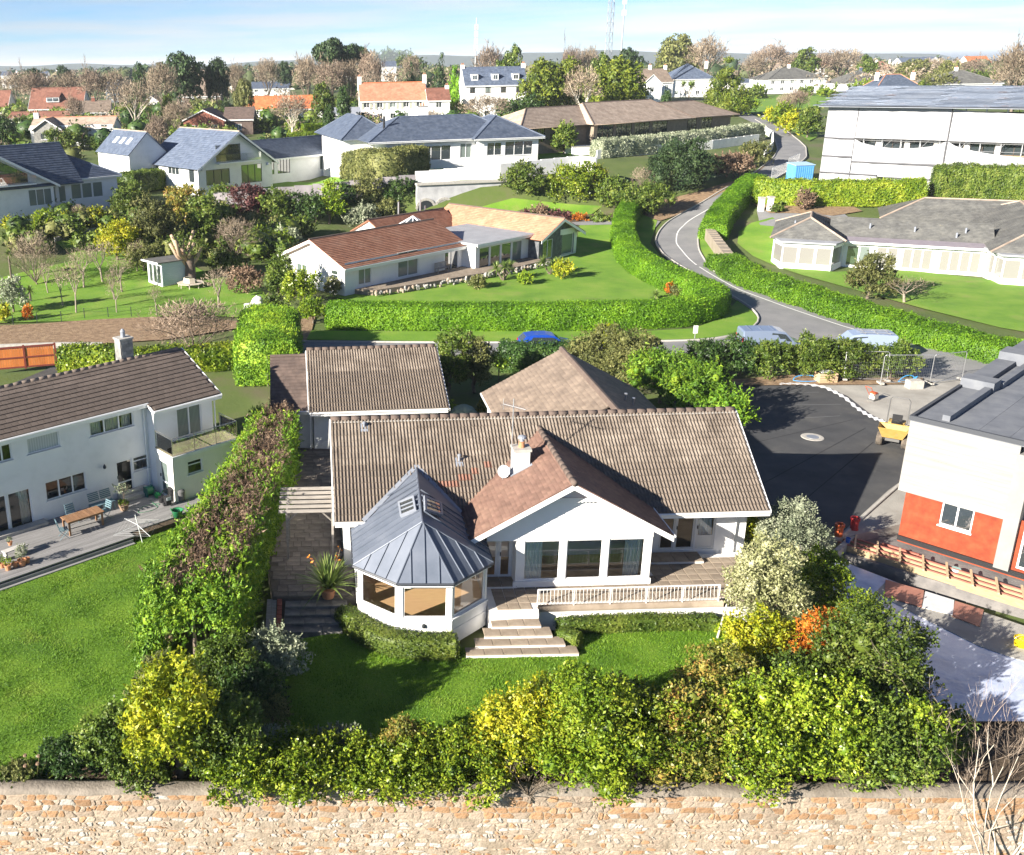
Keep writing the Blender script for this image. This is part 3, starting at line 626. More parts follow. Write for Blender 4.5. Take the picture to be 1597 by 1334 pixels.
M_TILETAN=mat('tan_roof_tile',[(.27,.21,.165),(.345,.27,.215),(.41,.33,.265)],rough=.85,scale=.8,detail=9,rand=.12)
M_TILEDK=mat('dark_brown_tile',[(.075,.055,.048),(.115,.083,.07),(.16,.115,.095)],rough=.75,scale=1.4,rand=.13)
M_BRICK=mat('red_brick',[(.22,.085,.06),(.30,.12,.085)],rough=.9,scale=3,bump=.4,bscale=30)
M_STONE=mat('grey_stone',[(.14,.14,.14),(.24,.235,.22),(.34,.33,.30)],rough=.9,scale=2.5,detail=9,bump=.8,bscale=8,rand=.2)
G_DARK=glassmat('window_glass',opaque=(.035,.045,.05),refl=.14)
G_CLEAR=glassmat('clear_glass',tint=(.97,.98,.98),refl=.05)
G_BLIND=curtain_pane('blind_pane',(.20,.195,.18),(.28,.27,.25),60)
G_CURT=curtain_pane('curtain_pane',(.10,.13,.12),(.24,.28,.26),40)
G_GREEN=glassmat('green_window_glass',opaque=(.05,.075,.05),refl=.14)  # pane with a dull green base colour
def lerp(a,b,t): return tuple(a[i]+(b[i]-a[i])*t for i in range(3))
def tiled_slope(parts,eL,eR,rR,rL,rows,tw,lift=.035,seed=0,deck=.10):
    "slope of overlapping tiles, every tile its own faces, on a deck"
    eL,eR,rR,rL=[np.array(q,float) for q in (eL,eR,rR,rL)]
    n=np.cross(eR-eL,(rL+rR)/2-(eL+eR)/2);n=n/np.linalg.norm(n)
    if n[2] < 0: n=-n
    V=[];F=[];g=np.random.default_rng(seed)
    for i in range(rows):
        v0,v1=i/rows,min(1,(i+1.04)/rows);a0,b0=eL+(rL-eL)*v0,eR+(rR-eR)*v0;a1,b1=eL+(rL-eL)*v1,eR+(rR-eR)*v1
        L0=np.linalg.norm(b0-a0);nt=max(1,int(round(L0/tw)));off=.5/nt if i % 2 else 0
        edges=np.clip(np.arange(0,nt+1)/nt - off,0,1)
        if off: edges=np.append(edges,1.0)
        for s,e in zip(edges[:-1],edges[1:]):
            if e-s < 1e-4: continue
            h=lift*(1+g.uniform(-.25,.25));p0,p1=a0+(b0-a0)*s,a0+(b0-a0)*e;q1,q0=a1+(b1-a1)*e,a1+(b1-a1)*s
            k=len(V);V +=[p0+n*h,p1+n*h,q1+n*.008,q0+n*.008,p0-n*.01,p1-n*.01];F +=[(k,k+1,k+2,k+3),(k+4,k+5,k+1,k)]
    parts.append((np.array(V),np.array(F)))
    vs=np.array([eL,eR,rR,rL]);vs=np.concatenate([vs,vs-n*deck]);parts.append((vs,np.array([(0,1,2,3),(7,6,5,4),(0,4,5,1),(1,5,6,2),(2,6,7,3),(3,7,4,0)])))
    return n
FOOT=[]
class House:
    "local axes: x along the front wall, y away from the front, origin at the front-left base corner"
    def __init__(s,name,label,category,A,B,group=None):
        s.A=np.array(A,float);d=np.array(B,float)-s.A;s.yaw=math.atan2(d[1],d[0]);s.w=math.hypot(d[0],d[1])
        s.ux=np.array([math.cos(s.yaw),math.sin(s.yaw),0]);s.uy=np.array([-math.sin(s.yaw),math.cos(s.yaw),0])
        s.o=thing(name,label,category,tuple(s.A),s.yaw,group)
    def world(s,x,y,z): return s.A+s.ux*x+s.uy*y+np.array([0,0,z])
    def toloc(s,p): d=np.asarray(p,float)-s.A;return np.array([d@s.ux,d@s.uy,d[2]])
    def atY(s,px,py,y=0.): d=ray(px,py);t=((s.A+s.uy*y-CP)@s.uy)/(d@s.uy);return s.toloc(CP+d*t)
    def atX(s,px,py,x=0.): d=ray(px,py);t=((s.A+s.ux*x-CP)@s.ux)/(d@s.ux);return s.toloc(CP+d*t)
    def atZ(s,px,py,z): return s.toloc(P(px,py,s.A[2]+z))
    def face(s,which,x0,x1,y):
        "frame of a wall: origin, direction along, outward normal, length"
        if which =='F': return (np.array([x0,y,0]),np.array([1.,0,0]),np.array([0,-1.,0]),x1-x0)
        if which =='B': return (np.array([x1,y,0]),np.array([-1.,0,0]),np.array([0,1.,0]),x1-x0)
        if which =='L': return (np.array([y,x1,0]),np.array([0,-1.,0]),np.array([-1.,0,0]),x1-x0)
        if which =='R': return (np.array([y,x0,0]),np.array([0,1.,0]),np.array([1.,0,0]),x1-x0)
    def wallface(s,parts,fr,h,ops,rev=.14,z0=0.,gable=None):
        o,u,n,L=fr;us=sorted({0.,L}|{q for a in ops for q in a[:2]});zs=sorted({z0,h}|{q for a in ops for q in a[2:4]})
        V=[];F=[]
        def pt(a,b,dep=0.): return o+u*a+np.array([0,0,b])-n*dep
        def qd(*p): k=len(V);V.extend(p);F.append((k,k+1,k+2,k+3))
        for i in range(len(us)-1):
            for j in range(len(zs)-1):
                cu,cz=(us[i]+us[i+1])/2,(zs[j]+zs[j+1])/2
                if any(a[0] < cu < a[1] and a[2] < cz < a[3] for a in ops): continue
                qd(pt(us[i],zs[j]),pt(us[i+1],zs[j]),pt(us[i+1],zs[j+1]),pt(us[i],zs[j+1]))
        for a in ops:
            u0,u1,b0,b1=a[:4]
            qd(pt(u0,b0),pt(u0,b1),pt(u0,b1,rev),pt(u0,b0,rev));qd(pt(u1,b1),pt(u1,b0),pt(u1,b0,rev),pt(u1,b1,rev))
            qd(pt(u0,b1),pt(u1,b1),pt(u1,b1,rev),pt(u0,b1,rev));qd(pt(u1,b0),pt(u0,b0),pt(u0,b0,rev),pt(u1,b0,rev))
        if gable:   # (position along, height) of the apex (or list of points) above h
            pts=[pt(0,h),pt(L,h)]+[pt(a,b) for a,b in gable]
            if len(pts) ==3: pts.insert(2,(pts[1]+pts[2])/2)
            k=len(V);V.extend(pts)
            for q in range(1,len(pts)-1,1):
                pass
            c=(pts[0]+pts[1])/2;V.append(c);kc=len(V)-1
            for q in range(1,len(pts)): 
                a_,b_=k+q,k+(q+1) % len(pts)
                V.append((V[a_]+V[b_])/2);F.append((kc,a_,len(V)-1,b_))
        parts.append((np.array(V),np.array(F)))
    def window(s,fr,op,frame=M_PVC,glass=G_DARK,nx=1,nz=1,fw=.06,name='window',dep=.07,handle=False,sill=True,zb=None):
        o,u,n,L=fr;u0,u1,z0,z1=op[:4];mb=MB();M=Matrix(((u[0],-n[0],0,0),(u[1],-n[1],0,0),(0,0,1,0),(0,0,0,1)))
        T_=Matrix.Translation(Vector(o)) @ M
        mb.box((u0,dep-.03,z0),(u0+fw,dep+.03,z1),T_);mb.box((u1-fw,dep-.03,z0),(u1,dep+.03,z1),T_)
        mb.box((u0+fw,dep-.03,z0),(u1-fw,dep+.03,z0+fw),T_);mb.box((u0+fw,dep-.03,z1-fw),(u1-fw,dep+.03,z1),T_)
        for i in range(1,nx):
            x=u0+(u1-u0)*i/nx;mb.box((x-fw*.6,dep-.035,z0+fw),(x+fw*.6,dep+.025,z1-fw),T_)
        for i in range(1,nz):
            z=z0+(z1-z0)*i/nz if zb is None else z0+(z1-z0)*zb
            mb.box((u0+fw,dep-.028,z-fw*.4),(u1-fw,dep+.028,z+fw*.4),T_)
        if sill and z0 > .35: mb.box((u0-.05,-.06,z0-.06),(u1+.05,dep,z0),T_)
        w=mb.obj(name,frame,s.o)
        MB().quad(*[T_ @ Vector(q) for q in ((u0+.03,dep+.01,z0+.03),(u1-.03,dep+.01,z0+.03),(u1-.03,dep+.01,z1-.03),(u0+.03,dep+.01,z1-.03))]).obj('pane',glass,w)
        if handle: MB().box((u0+fw*.4,dep-.09,z0+1.0),(u0+fw*.4+.03,dep-.03,z0+1.15),T_).obj('handle',M_DARKFR,w)
        return w
    def shell(s,x0,x1,y0,y1,h,ops=None,m=M_WHITE,gab=None,win=None,name='wall',z0=-1.6):
        "four walls with openings; ops: dict face -> list of (u0,u1,z0,z1,opts)"
        ops=ops or {};gab=gab or {};parts=[];FOOT.append([s.world(*q)[:2] for q in ((x0-1,y0-1.5,0),(x1+1,y0-1.5,0),(x1+1,y1+1,0),(x0-1,y1+1,0))])
        for f in 'FBLR':
            fr=s.face(f,x0,x1,y0 if f =='F' else y1) if f in 'FB' else s.face(f,y0,y1,x0 if f =='L' else x1)
            lst=[q for q in ops.get(f,[])]
            s.wallface(parts,fr,h,[q[:4] for q in lst],gable=gab.get(f),z0=z0)
            for q in lst: s.window(fr,q,**{**(win or {}),**(q[4] if len(q) > 4 else {})})
        v,fc=cat(parts);return npobj(name,v,fc,m,s.o)
    def roof(s,slopes,rows,tw,m,lift=.03,name='roof',caps=None,capm=None,capr=.11):
        parts=[]
        for q in slopes: tiled_slope(parts,*q,rows=rows,tw=tw,lift=lift,seed=len(parts))
        v,f=cat(parts);r=npobj(name,v,f,m,s.o)
        for a,b in (caps or []):
            MB().tube([Vector(a)+Vector((0,0,.02)),Vector(b)+Vector((0,0,.02))],capr,7).obj('ridge_tile',capm or m,r)
        return r
    def gutter(s,a,b,m=M_TRIM,r=.06,drop=.04,fascia=.2,n=None):
        a,b=Vector(a),Vector(b);mb=MB().tube([a-Vector((0,0,drop)),b-Vector((0,0,drop))],r,6)
        d=(b-a).normalized();n=Vector((-d.y,d.x,0)) if n is None else Vector(n)
        mb.slab([a-Vector((0,0,drop))+n*.06,b-Vector((0,0,drop))+n*.06,b-Vector((0,0,drop+fascia))+n*.06,a-Vector((0,0,drop+fascia))+n*.06],.03)
        return mb.obj('gutter',m,s.o)
    def verge(s,pts,m=M_TRIM,h=.2,t=.05):
        mb=MB()
        for a,b in zip(pts[:-1],pts[1:]):
            a,b=Vector(a),Vector(b);mb.slab([a-Vector((0,0,h)),b-Vector((0,0,h)),b,a],t)
        return mb.obj('bargeboard',m,s.o)
    def chimney(s,x,y,w,d,z0,z1,m=M_WHITE,pots=1,potm=None,cap=True):
        c=MB().box((x-w/2,y-d/2,z0),(x+w/2,y+d/2,z1)).obj('chimney',m,s.o)
        if cap: MB().box((x-w/2-.06,y-d/2-.06,z1),(x+w/2+.06,y+d/2+.06,z1+.1)).obj('chimney_cap',M_KERB,c)
        for i in range(pots):
            px=x+(i-(pots-1)/2)*.35;MB().lathe([(.13,0),(.11,.3),(.13,.34),(.09,.36)],9,(px,y,z1+.1)).obj('chimney_pot',potm or M_TILEOR,c)
        return c
def gx_roof(h,x0,x1,y0,y1,ze,zr,ov=.4,vg=.25,yr=None):
    "ridge along x: returns slopes, ridge ends, eave edges"
    yr=(y0+y1)/2 if yr is None else yr;sf=(zr-ze)/(yr-y0);sb=(zr-ze)/(y1-yr)
    eF=ze-ov*sf;eB=ze-ov*sb
    return ([((x0-vg,y0-ov,eF),(x1+vg,y0-ov,eF),(x1+vg,yr,zr),(x0-vg,yr,zr)),((x1+vg,y1+ov,eB),(x0-vg,y1+ov,eB),(x0-vg,yr,zr),(x1+vg,yr,zr))],
            ((x0-vg,yr,zr),(x1+vg,yr,zr)),[((x0-vg,y0-ov,eF),(x1+vg,y0-ov,eF)),((x1+vg,y1+ov,eB),(x0-vg,y1+ov,eB))])
def gy_roof(h,x0,x1,y0,y1,ze,zr,ov=.4,vg=.25,xr=None):
    "ridge along y"
    xr=(x0+x1)/2 if xr is None else xr;sl_=(zr-ze)/(xr-x0);sr=(zr-ze)/(x1-xr);eL=ze-ov*sl_;eR=ze-ov*sr
    return ([((x0-ov,y1+vg,eL),(x0-ov,y0-vg,eL),(xr,y0-vg,zr),(xr,y1+vg,zr)),((x1+ov,y0-vg,eR),(x1+ov,y1+vg,eR),(xr,y1+vg,zr),(xr,y0-vg,zr))],
            ((xr,y0-vg,zr),(xr,y1+vg,zr)),[((x0-ov,y1+vg,eL),(x0-ov,y0-vg,eL)),((x1+ov,y0-vg,eR),(x1+ov,y1+vg,eR))])
def hip_roof(h,x0,x1,y0,y1,ze,zr,ov=.4,hip=None,axis='x'):
    X0,X1,Y0,Y1=x0-ov,x1+ov,y0-ov,y1+ov;cx,cy=(x0+x1)/2,(y0+y1)/2
    e=[(X0,Y0,ze),(X1,Y0,ze),(X1,Y1,ze),(X0,Y1,ze)]
    if axis =='x':
        hp=min((Y1-Y0)/2 if hip is None else hip,(X1-X0)/2);a,b=(X0+hp,cy,zr),(X1-hp,cy,zr)
        sl_=[(e[0],e[1],b,a),(e[1],e[2],b,b),(e[2],e[3],a,b),(e[3],e[0],a,a)]
    else:
        hp=min((X1-X0)/2 if hip is None else hip,(Y1-Y0)/2);a,b=(cx,Y0+hp,zr),(cx,Y1-hp,zr)
        sl_=[(e[0],e[1],a,a),(e[1],e[2],b,a),(e[2],e[3],b,b),(e[3],e[0],a,b)]
    caps=[(a,b)] if a !=b else []
    caps +=[(e[0],a),(e[1],b if axis =='x' else a),(e[2],b),(e[3],a if axis =='x' else b)]
    return sl_,caps,[(e[0],e[1]),(e[1],e[2]),(e[2],e[3]),(e[3],e[0])]
# ---------------------------------------------------------------- the white bungalow in the middle
M_PANT=mat('weathered_pantile',[(.11,.088,.07),(.155,.125,.10),(.20,.165,.133),(.25,.208,.17)],rough=.9,scale=.9,detail=10,rand=.12,bump=.25,bscale=30,extra=spots((.38,.18,.03),2.2,.70),coords='Object')
M_PANTR=mat('replacement_pantile',[(.19,.095,.07),(.23,.125,.09)],rough=.9,scale=2,rand=.1)
M_PLAIN=mat('red_brown_plain_tile',[(.135,.078,.06),(.18,.105,.08),(.225,.138,.102)],rough=.9,scale=1.4,detail=9,rand=.16,extra=spots((.40,.20,.03),1.3,.71))
M_RIDGE=mat('ridge_tile_brown',[(.10,.072,.06),(.145,.11,.09)],rough=.9,scale=2,rand=.1,extra=spots((.42,.22,.03),1.2,.66))
M_LEAD=mat('lead_grey',[(.20,.22,.26),(.27,.29,.33)],rough=.5,scale=3)
M_ZINC=mat('zinc_sheet',[(.105,.125,.16),(.135,.155,.195),(.165,.185,.225)],rough=.5,scale=.8,detail=8,metal=.15,rand=.06)
M_OAK=mat('oak_floor',[(.50,.31,.16),(.60,.39,.21)],rough=.35,scale=2,stretch=(1,8,1))
M_ROOMW=mat('room_wall',[(.72,.69,.62)],rough=.9)
M_CURT=mat('pale_curtain',[(.62,.70,.67),(.74,.80,.77)],rough=.9,scale=4)
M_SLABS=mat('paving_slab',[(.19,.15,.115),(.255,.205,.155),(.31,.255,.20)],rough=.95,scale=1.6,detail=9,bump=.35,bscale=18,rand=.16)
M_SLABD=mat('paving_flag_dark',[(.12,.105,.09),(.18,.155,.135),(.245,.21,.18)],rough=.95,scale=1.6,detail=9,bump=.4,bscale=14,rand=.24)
M_WWALL=mat('terrace_wall_paint',[(.62,.60,.56),(.76,.74,.71),(.80,.79,.77)],rough=.85,scale=.8,detail=9,bump=.2)
M_BOARD=mat('white_shiplap',[(.76,.76,.75),(.82,.82,.81)],rough=.6,scale=2)
M_RUST=mat('white_rusty_iron',[(.78,.78,.77),(.74,.73,.71),(.42,.20,.10)],rough=.6,scale=4,detail=8,pos=[.35,.6,.72])
M_TIMBER=mat('silvered_timber',[(.26,.235,.21),(.38,.35,.315)],rough=.9,scale=3,stretch=(1,6,6),bump=.3)
M_ORPOT=mat('terracotta',[(.42,.18,.09),(.52,.25,.13)],rough=.85,scale=4)
M_METAL=mat('galvanised',[(.45,.46,.47),(.55,.56,.57)],rough=.4,metal=.7,scale=5)
H=House('bungalow','large white bungalow with brown pantiled roof, front gable and zinc-roofed octagonal bay','house',(.25,37.15,0),(.25+18.46*math.cos(.0161),37.15+18.46*math.sin(.0161),0))
B=H.o
GZ0,GX0,GS=5.05,9.38,.575      # gable ridge height, ridge x, slope
GYF=-2.32;GWY=-1.47;ZE,SL=2.5,3.0/4.4
CB_,CF_=H.toloc(P(649.2,728.8,3.96)),H.toloc(P(658.5,815,3.96))
CEZ=2.1
ce={k: H.toloc(np.array(v+(CEZ,))) for k,v in dict(L2=(.93,38.6),L1=(.92,34.17),FL=(2.53,32.72),FR=(4.68,32.63),R1=(6.43,34.2),R2=(6.43,37.4)).items()}
def cons_z(x,y):
    "height of the zinc roof's side slopes above a point"
    if y < CF_[1]: return -9
    if x < CF_[0]: return CEZ+(x-ce['L1'][0])*(3.96-CEZ)/(CF_[0]-ce['L1'][0])
    return CEZ+(ce['R1'][0]-x)*(3.96-CEZ)/(ce['R1'][0]-CF_[0])
# walls of the main block, with the french doors at the right
def opz(bl,tr,y,pad=0): a=H.atY(*bl,y);b=H.atY(*tr,y);return [a[0]-pad,b[0]+pad,a[2],b[2]]
MWY=1.15
d1=opz((1030,853),(1056,801),MWY);d2=opz((1057,852),(1087,800),MWY);d3=opz((1088,857),(1119,799),MWY)
zb0,zt0=.14,2.25
rop=[(d1[0]-.1,d1[1],zb0,zt0),(d1[1]+.02,d2[1],zb0,zt0),(d2[1]+.06,d3[1],zb0,zt0)]
M_DOORP=mat('door_cream_grey',[(.66,.65,.61)],rough=.5)
parts=[]
frF=H.face('F',.4,18.1,MWY);H.wallface(parts,frF,2.95,[(a-.4,b-.4,c,d) for a,b,c,d in rop],z0=-.9)
H.wallface(parts,H.face('B',.4,18.1,8.4),2.7,[],z0=-.3)
for f,x in (('L',.4),('R',18.1)):
    fr=H.face(f,MWY,8.4,x);H.wallface(parts,fr,2.9,[],gable=[((8.4-MWY)/2 if f =='R' else (8.4-MWY)/2,5.2)],z0=-.9)
v,f=cat(parts);npobj('wall',v,f,M_WHITE,B)
for i,(a,b,c,d) in enumerate(rop):
    w=H.window(frF,(a-.4,b-.4,c,d),frame=M_DOORP if i else M_DOORP,glass=G_CLEAR,fw=.09,name='glazed_door',handle=True,nz=1)
MB().box((rop[2][0]+.05,MWY+.06,.2),(rop[2][1]-.05,MWY+.1,.8)).obj('door_panel',M_DOORP,B)
# floors and rooms behind the glass
MB().box((.5,MWY+.05,-.08),(18.0,8.3,.03)).obj('floor',M_OAK,B)
MB().box((6.2,GWY+.1,-.08),(12.9,MWY+.04,.032)).obj('floor',M_OAK,B)
MB().prism([(1.0,1.0),(1.0,-2.55),(2.45,-3.85),(4.4,-3.88),(5.95,-2.5),(5.95,1.0)],-.08,.031).obj('floor',M_OAK,B)
rm=MB();rm.box((6.0,5.6,0),(18,5.7,2.6));rm.box((13.0,1.3,0),(13.1,5.6,2.6));rm.box((.8,3.2,0),(5.9,3.3,2.6));rm.box((5.9,.2,0),(6.0,5.6,2.6))
rm.obj('inner_wall',M_ROOMW,B)
def curtain(x0,x1,y,z0,z1,folds,m=M_CURT,slant=0.):
    n=folds*6+1;V=[];
    for i in range(n):
        t=i/(n-1);x=x0+(x1-x0)*t;yy=y+math.sin(t*folds*2*math.pi)*.05;V +=[(x+slant*t,yy,z0),(x,yy,z1)]
    return npobj('curtain',V,[(2*i,2*i+2,2*i+3,2*i+1) for i in range(n-1)],m,B,smooth=True)
curtain(rop[2][0]+.05,rop[2][1]-.05,MWY+.3,.2,2.2,6)
# front gable wing
pz=[((818,901),(873.5,841.5)),((883.5,899),(940,840)),((948.5,897),(1006,838))]
gop=[]
for bl,tr in pz:
    a=opz(bl,tr,GWY);gop.append([a[0]-.06,a[1]+.05,.32,2.14])
frG=H.face('F',7.4,13.0,GWY);parts=[]
H.wallface(parts,frG,2.2,[(a-7.4,b-7.4,c,d) for a,b,c,d in gop],z0=-.3)
H.wallface(parts,H.face('R',GWY,MWY,13.0),2.85,[],z0=-.3);H.wallface(parts,H.face('L',GWY,-.72,7.4),2.2,[],z0=-.3)
dop=[(6.12,6.78,.1,2.05),(6.86,7.36,.1,2.05)];frD=H.face('F',5.9,7.4,-.72)
H.wallface(parts,frD,2.3,[(a-5.9,b-5.9,c,d) for a,b,c,d in dop],z0=-.3)
v,f=cat(parts);npobj('wall',v,f,M_WHITE,B)
for a,b,c,d in gop: H.window(frG,(a-7.4,b-7.4,c,d),glass=G_CLEAR,fw=.05,sill=True)
for a,b,c,d in dop: H.window(frD,(a-5.9,b-5.9,c,d),glass=G_CLEAR,fw=.08,name='glazed_door',handle=True)
MB().box((7.3,GWY-.08,.06),(13.05,GWY-.002,.30)).obj('plinth',M_WHITE,B)
curtain(gop[0][0]+.02,gop[0][0]+.8,GWY+.22,.1,2.1,6);curtain(gop[2][1]-.75,gop[2][1]-.02,GWY+.3,.1,2.1,6,slant=-.1)
# shiplap gable: boards one above the other, cut to the rake
def gx_at(z): return (GZ0-.16-z)/GS
nb=16;zb=2.2
gpanel=MB();z1=GZ0-.2
gpanel.slab([(6.15,GWY-.03,2.2),(13.0,GWY-.03,2.2),(GX0+min(gx_at(2.2),3.62),GWY-.03,2.5),(GX0,GWY-.03,GZ0-.18),(6.15,GWY-.03,GZ0-.18-(GX0-6.15)*GS)],.05)
gpo=gpanel.obj('gable_panel',M_BOARD,B)
bh=.17;z=2.22
while z < GZ0-.4:
    xa,xb=max(6.16,GX0-gx_at(z+bh)),min(12.99,GX0+gx_at(z+bh));proud=.05 if z < 3.95 else .2
    mb=MB();yv=GWY-.03
    mb.add([(xa,yv-proud,z),(xb,yv-proud,z),(xb,yv-.012,z+bh),(xa,yv-.012,z+bh),(xa,yv-.01,z),(xb,yv-.01,z)],[(0,1,2,3),(4,5,1,0),(0,3,4),(1,5,2)])
    mb.obj('board',M_BOARD,gpo);z +=bh
sc_=MB();zs=4.02;x=GX0-1.35
while x < GX0+1.35:
    sc_.slab([(x+.15*math.cos(t)*.5+.075,GWY-.26,zs-.075*abs(math.sin(t))) for t in [math.pi*i/8 for i in range(8,-1,-1)]]+[(x+.15,GWY-.26,zs+.14),(x,GWY-.26,zs+.14)],.025);x +=.15
sc_.obj('scalloped_trim',M_BOARD,gpo)
# --- gable roof, plain red-brown tiles
ge=4.15
sl_L=((GX0-ge,3.9,GZ0-ge*GS),(GX0-ge,GYF,GZ0-ge*GS),(GX0,GYF,GZ0),(GX0,3.9,GZ0))
sl_R=((GX0+ge,GYF,GZ0-ge*GS),(GX0+ge,3.9,GZ0-ge*GS),(GX0,3.9,GZ0),(GX0,GYF,GZ0))
H.roof([sl_L,sl_R],26,.20,M_PLAIN,lift=.022,name='gable_roof',caps=None)
nr=14
rme=MB().tube([(0,-.23,0),(0,.23,0)],[.12,.127],9).mesh('ridge_tile',M_RIDGE,True)
for i in range(nr): inst('ridge_tile',rme,(GX0,GYF+.2+i*.44,GZ0+.0),B)
H.verge([(GX0-ge,GYF-.02,GZ0-ge*GS-.03),(GX0,GYF-.02,GZ0-.03),(GX0+ge,GYF-.02,GZ0-ge*GS-.03)],h=.24)
H.gutter((GX0+ge+.03,GYF,GZ0-ge*GS),(GX0+ge+.03,.9,GZ0-ge*GS),n=(-1,0,0),fascia=.14)
H.gutter((GX0-ge-.03,GYF,GZ0-ge*GS),(GX0-ge-.03,.6,GZ0-ge*GS),n=(1,0,0),fascia=.14)
# --- main roof: double-roll pantiles, each one its own piece
TW,NR=18.46/61,17;SLN=math.hypot(4.4,3.0);TL=SLN/NR
def tile_me(name,m,wd=TW,ln=TL,rl=.055):
    pr=[];h=wd/2
    for k in range(2): pr +=[(k*h+.0,0),(k*h+h*.14,rl*.7),(k*h+h*.32,rl),(k*h+h*.50,rl*.7),(k*h+h*.62,0)]
    pr.append((wd,0));V=[];F=[]
    for x,z in pr: V +=[(x,0,z+.055),(x,ln*1.07,z+.004)]
    n=len(pr)
    for i in range(n-1): F.append((2*i,2*i+2,2*i+3,2*i+1))
    for x,z in pr: V.append((x,.0,z*.4-.004))
    for i in range(n-1): F.append((2*n+i,2*n+i+1,2*i+2,2*i))
    me=bpy.data.meshes.new(name);me.from_pydata(V,[],F);me.materials.append(m);me.update();return me
tme,tmr=tile_me('roof_tile',M_PANT),tile_me('roof_tile',M_PANTR)
aS=math.atan2(3.0,4.4)
red={(15,5),(16,5),(17,5),(18,6),(19,6),(20,7),(14,4),(13,4),(22,8),(27,8),(27,7),(28,7)}
def tile_grid(nc,nr,wd,ln,ang,y0,z0,x0,skip,limit,parent,order_rows=True):
    n_ind=0;rest=[]
    cv=np.array([q.co[:] for q in tme.vertices]);cf=[tuple(p.vertices) for p in tme.polygons]
    for r in range(nr):
        for c in range(nc):
            x=x0+c*wd;y=y0+r*ln*math.cos(ang);z=z0+r*ln*math.sin(ang)
            if skip(x+wd/2,y+ln*.5*math.cos(ang),z+ln*.5*math.sin(ang)): continue
            j=(random.uniform(-.006,.006),random.uniform(-.012,.012),random.uniform(-.006,.006))
            if n_ind < limit or (parent is B and (c,nr-1-r) in red and n_ind < 330):
                inst('roof_tile',tmr if (parent is B and (c,r) in red) else tme,(x+j[0],y+j[1],z),parent,rot=(ang+j[2],0,j[0]*2));n_ind +=1
            else: rest.append((x+j[0],y+j[1],z))
    if rest:
        R_=np.array(Matrix.Rotation(ang,3,'X'));base=cv @ R_.T;V=(base[None]+np.array(rest)[:,None]).reshape(-1,3)
        F=(np.array(cf)[None]+(np.arange(len(rest))*len(cv))[:,None,None]).reshape(-1,4)
        o=npobj('roof_tiles',V,F,M_PANT,parent);o['kind']='stuff'
def hid(x,y,z): return (GZ0-abs(x-GX0)*GS > z+.12 and abs(x-GX0) < ge-.1) or (cons_z(x,y) > z+.15 and ce['L1'][0]+.1 < x < ce['R1'][0])
tile_grid(61,NR,TW,TL,aS,0,ZE,0,hid,300,B)
dk=MB();dk.slab([(0.02,.03,ZE-.01),(18.44,.03,ZE-.01),(18.44,4.4,5.49),(.02,4.4,5.49)],.1);dk.slab([(18.44,8.8,ZE),(.02,8.8,ZE),(.02,4.4,5.49),(18.44,4.4,5.49)],.1)
dk.obj('roof_deck',M_PANT,B)
rme2=MB().tube([(-.24,0,0),(.24,0,0)],[.125,.13],9).mesh('ridge_tile',M_RIDGE,True)
for i in range(41): inst('ridge_tile',rme2,(.22+i*.45,4.4,5.50),B)
mb=MB().box((0,4.16,5.36),(18.46,4.22,5.44));mb.obj('ridge_mortar',M_KERB,B)
H.gutter((.0,-.04,ZE),(5.3,-.04,ZE));H.gutter((13.55,-.04,ZE),(18.5,-.04,ZE))
H.verge([(-.03,0,ZE-.0),(-.03,4.4,5.5),(-.03,8.8,ZE)],h=.16);H.verge([(18.5,8.8,ZE),(18.5,4.4,5.5),(18.5,0,ZE)],h=.16)
mb=MB().box((.05,.05,ZE-.16),(18.4,MWY,ZE-.12));mb.obj('soffit',M_TRIM,B)
MB().tube([(1.05,.35,2.35),(1.05,1.0,2.0),(1.05,1.02,-.3)],.045,7).obj('downpipe',M_TRIM,B)
MB().tube([(14.0,.05,2.4),(14.0,1.05,2.1),(14.0,1.08,0)],.04,7).obj('downpipe',M_TRIM,B)
MB().tube([(17.6,.05,2.4),(17.6,1.05,2.1),(17.6,1.08,0)],.04,7).obj('downpipe',M_TRIM,B)
# vents through the roof
def vent(x,y,h=.32):
    z=ZE+y*SL;o=MB().lathe([(.055,-.1),(.055,h),(.085,h),(.085,h+.07),(.03,h+.1)],9,(x,y,z)).obj('vent_pipe',M_LEAD,B,smooth=False)
    MB().slab([(x-.16,y-.22,z-.22*SL+.075),(x+.16,y-.22,z-.22*SL+.075),(x+.16,y+.16,z+.16*SL+.075),(x-.16,y+.16,z+.16*SL+.075)],.02).obj('flashing',M_LEAD,o)
def on_main(px,py):
    d=ray(px,py);n=H.uy*3.0-np.array([0,0,4.4]);p0=H.world(0,0,ZE);t=((p0-CP)@n)/(d@n);return H.toloc(CP+d*t)
for sx_ in (ce['L1'][0],ce['R1'][0]):
    k_=(2.5-CEZ)/(3.96-CEZ);a_,b_=Vector((CB_[0],CB_[1],3.96)),Vector((sx_+(CF_[0]-sx_)*k_,0,2.5));e_=(b_-a_).normalized().cross(Vector((0,-3.0,4.4)).normalized())*.09;up_=Vector((0,-.045,.066))
    MB().slab([a_-e_+up_,b_-e_+up_,b_+e_+up_,a_+e_+up_],.05).obj('valley_flashing',M_LEAD,B)
q=on_main(716,722);vent(q[0],q[1]);q=on_main(568,668);vent(q[0],q[1],.22)
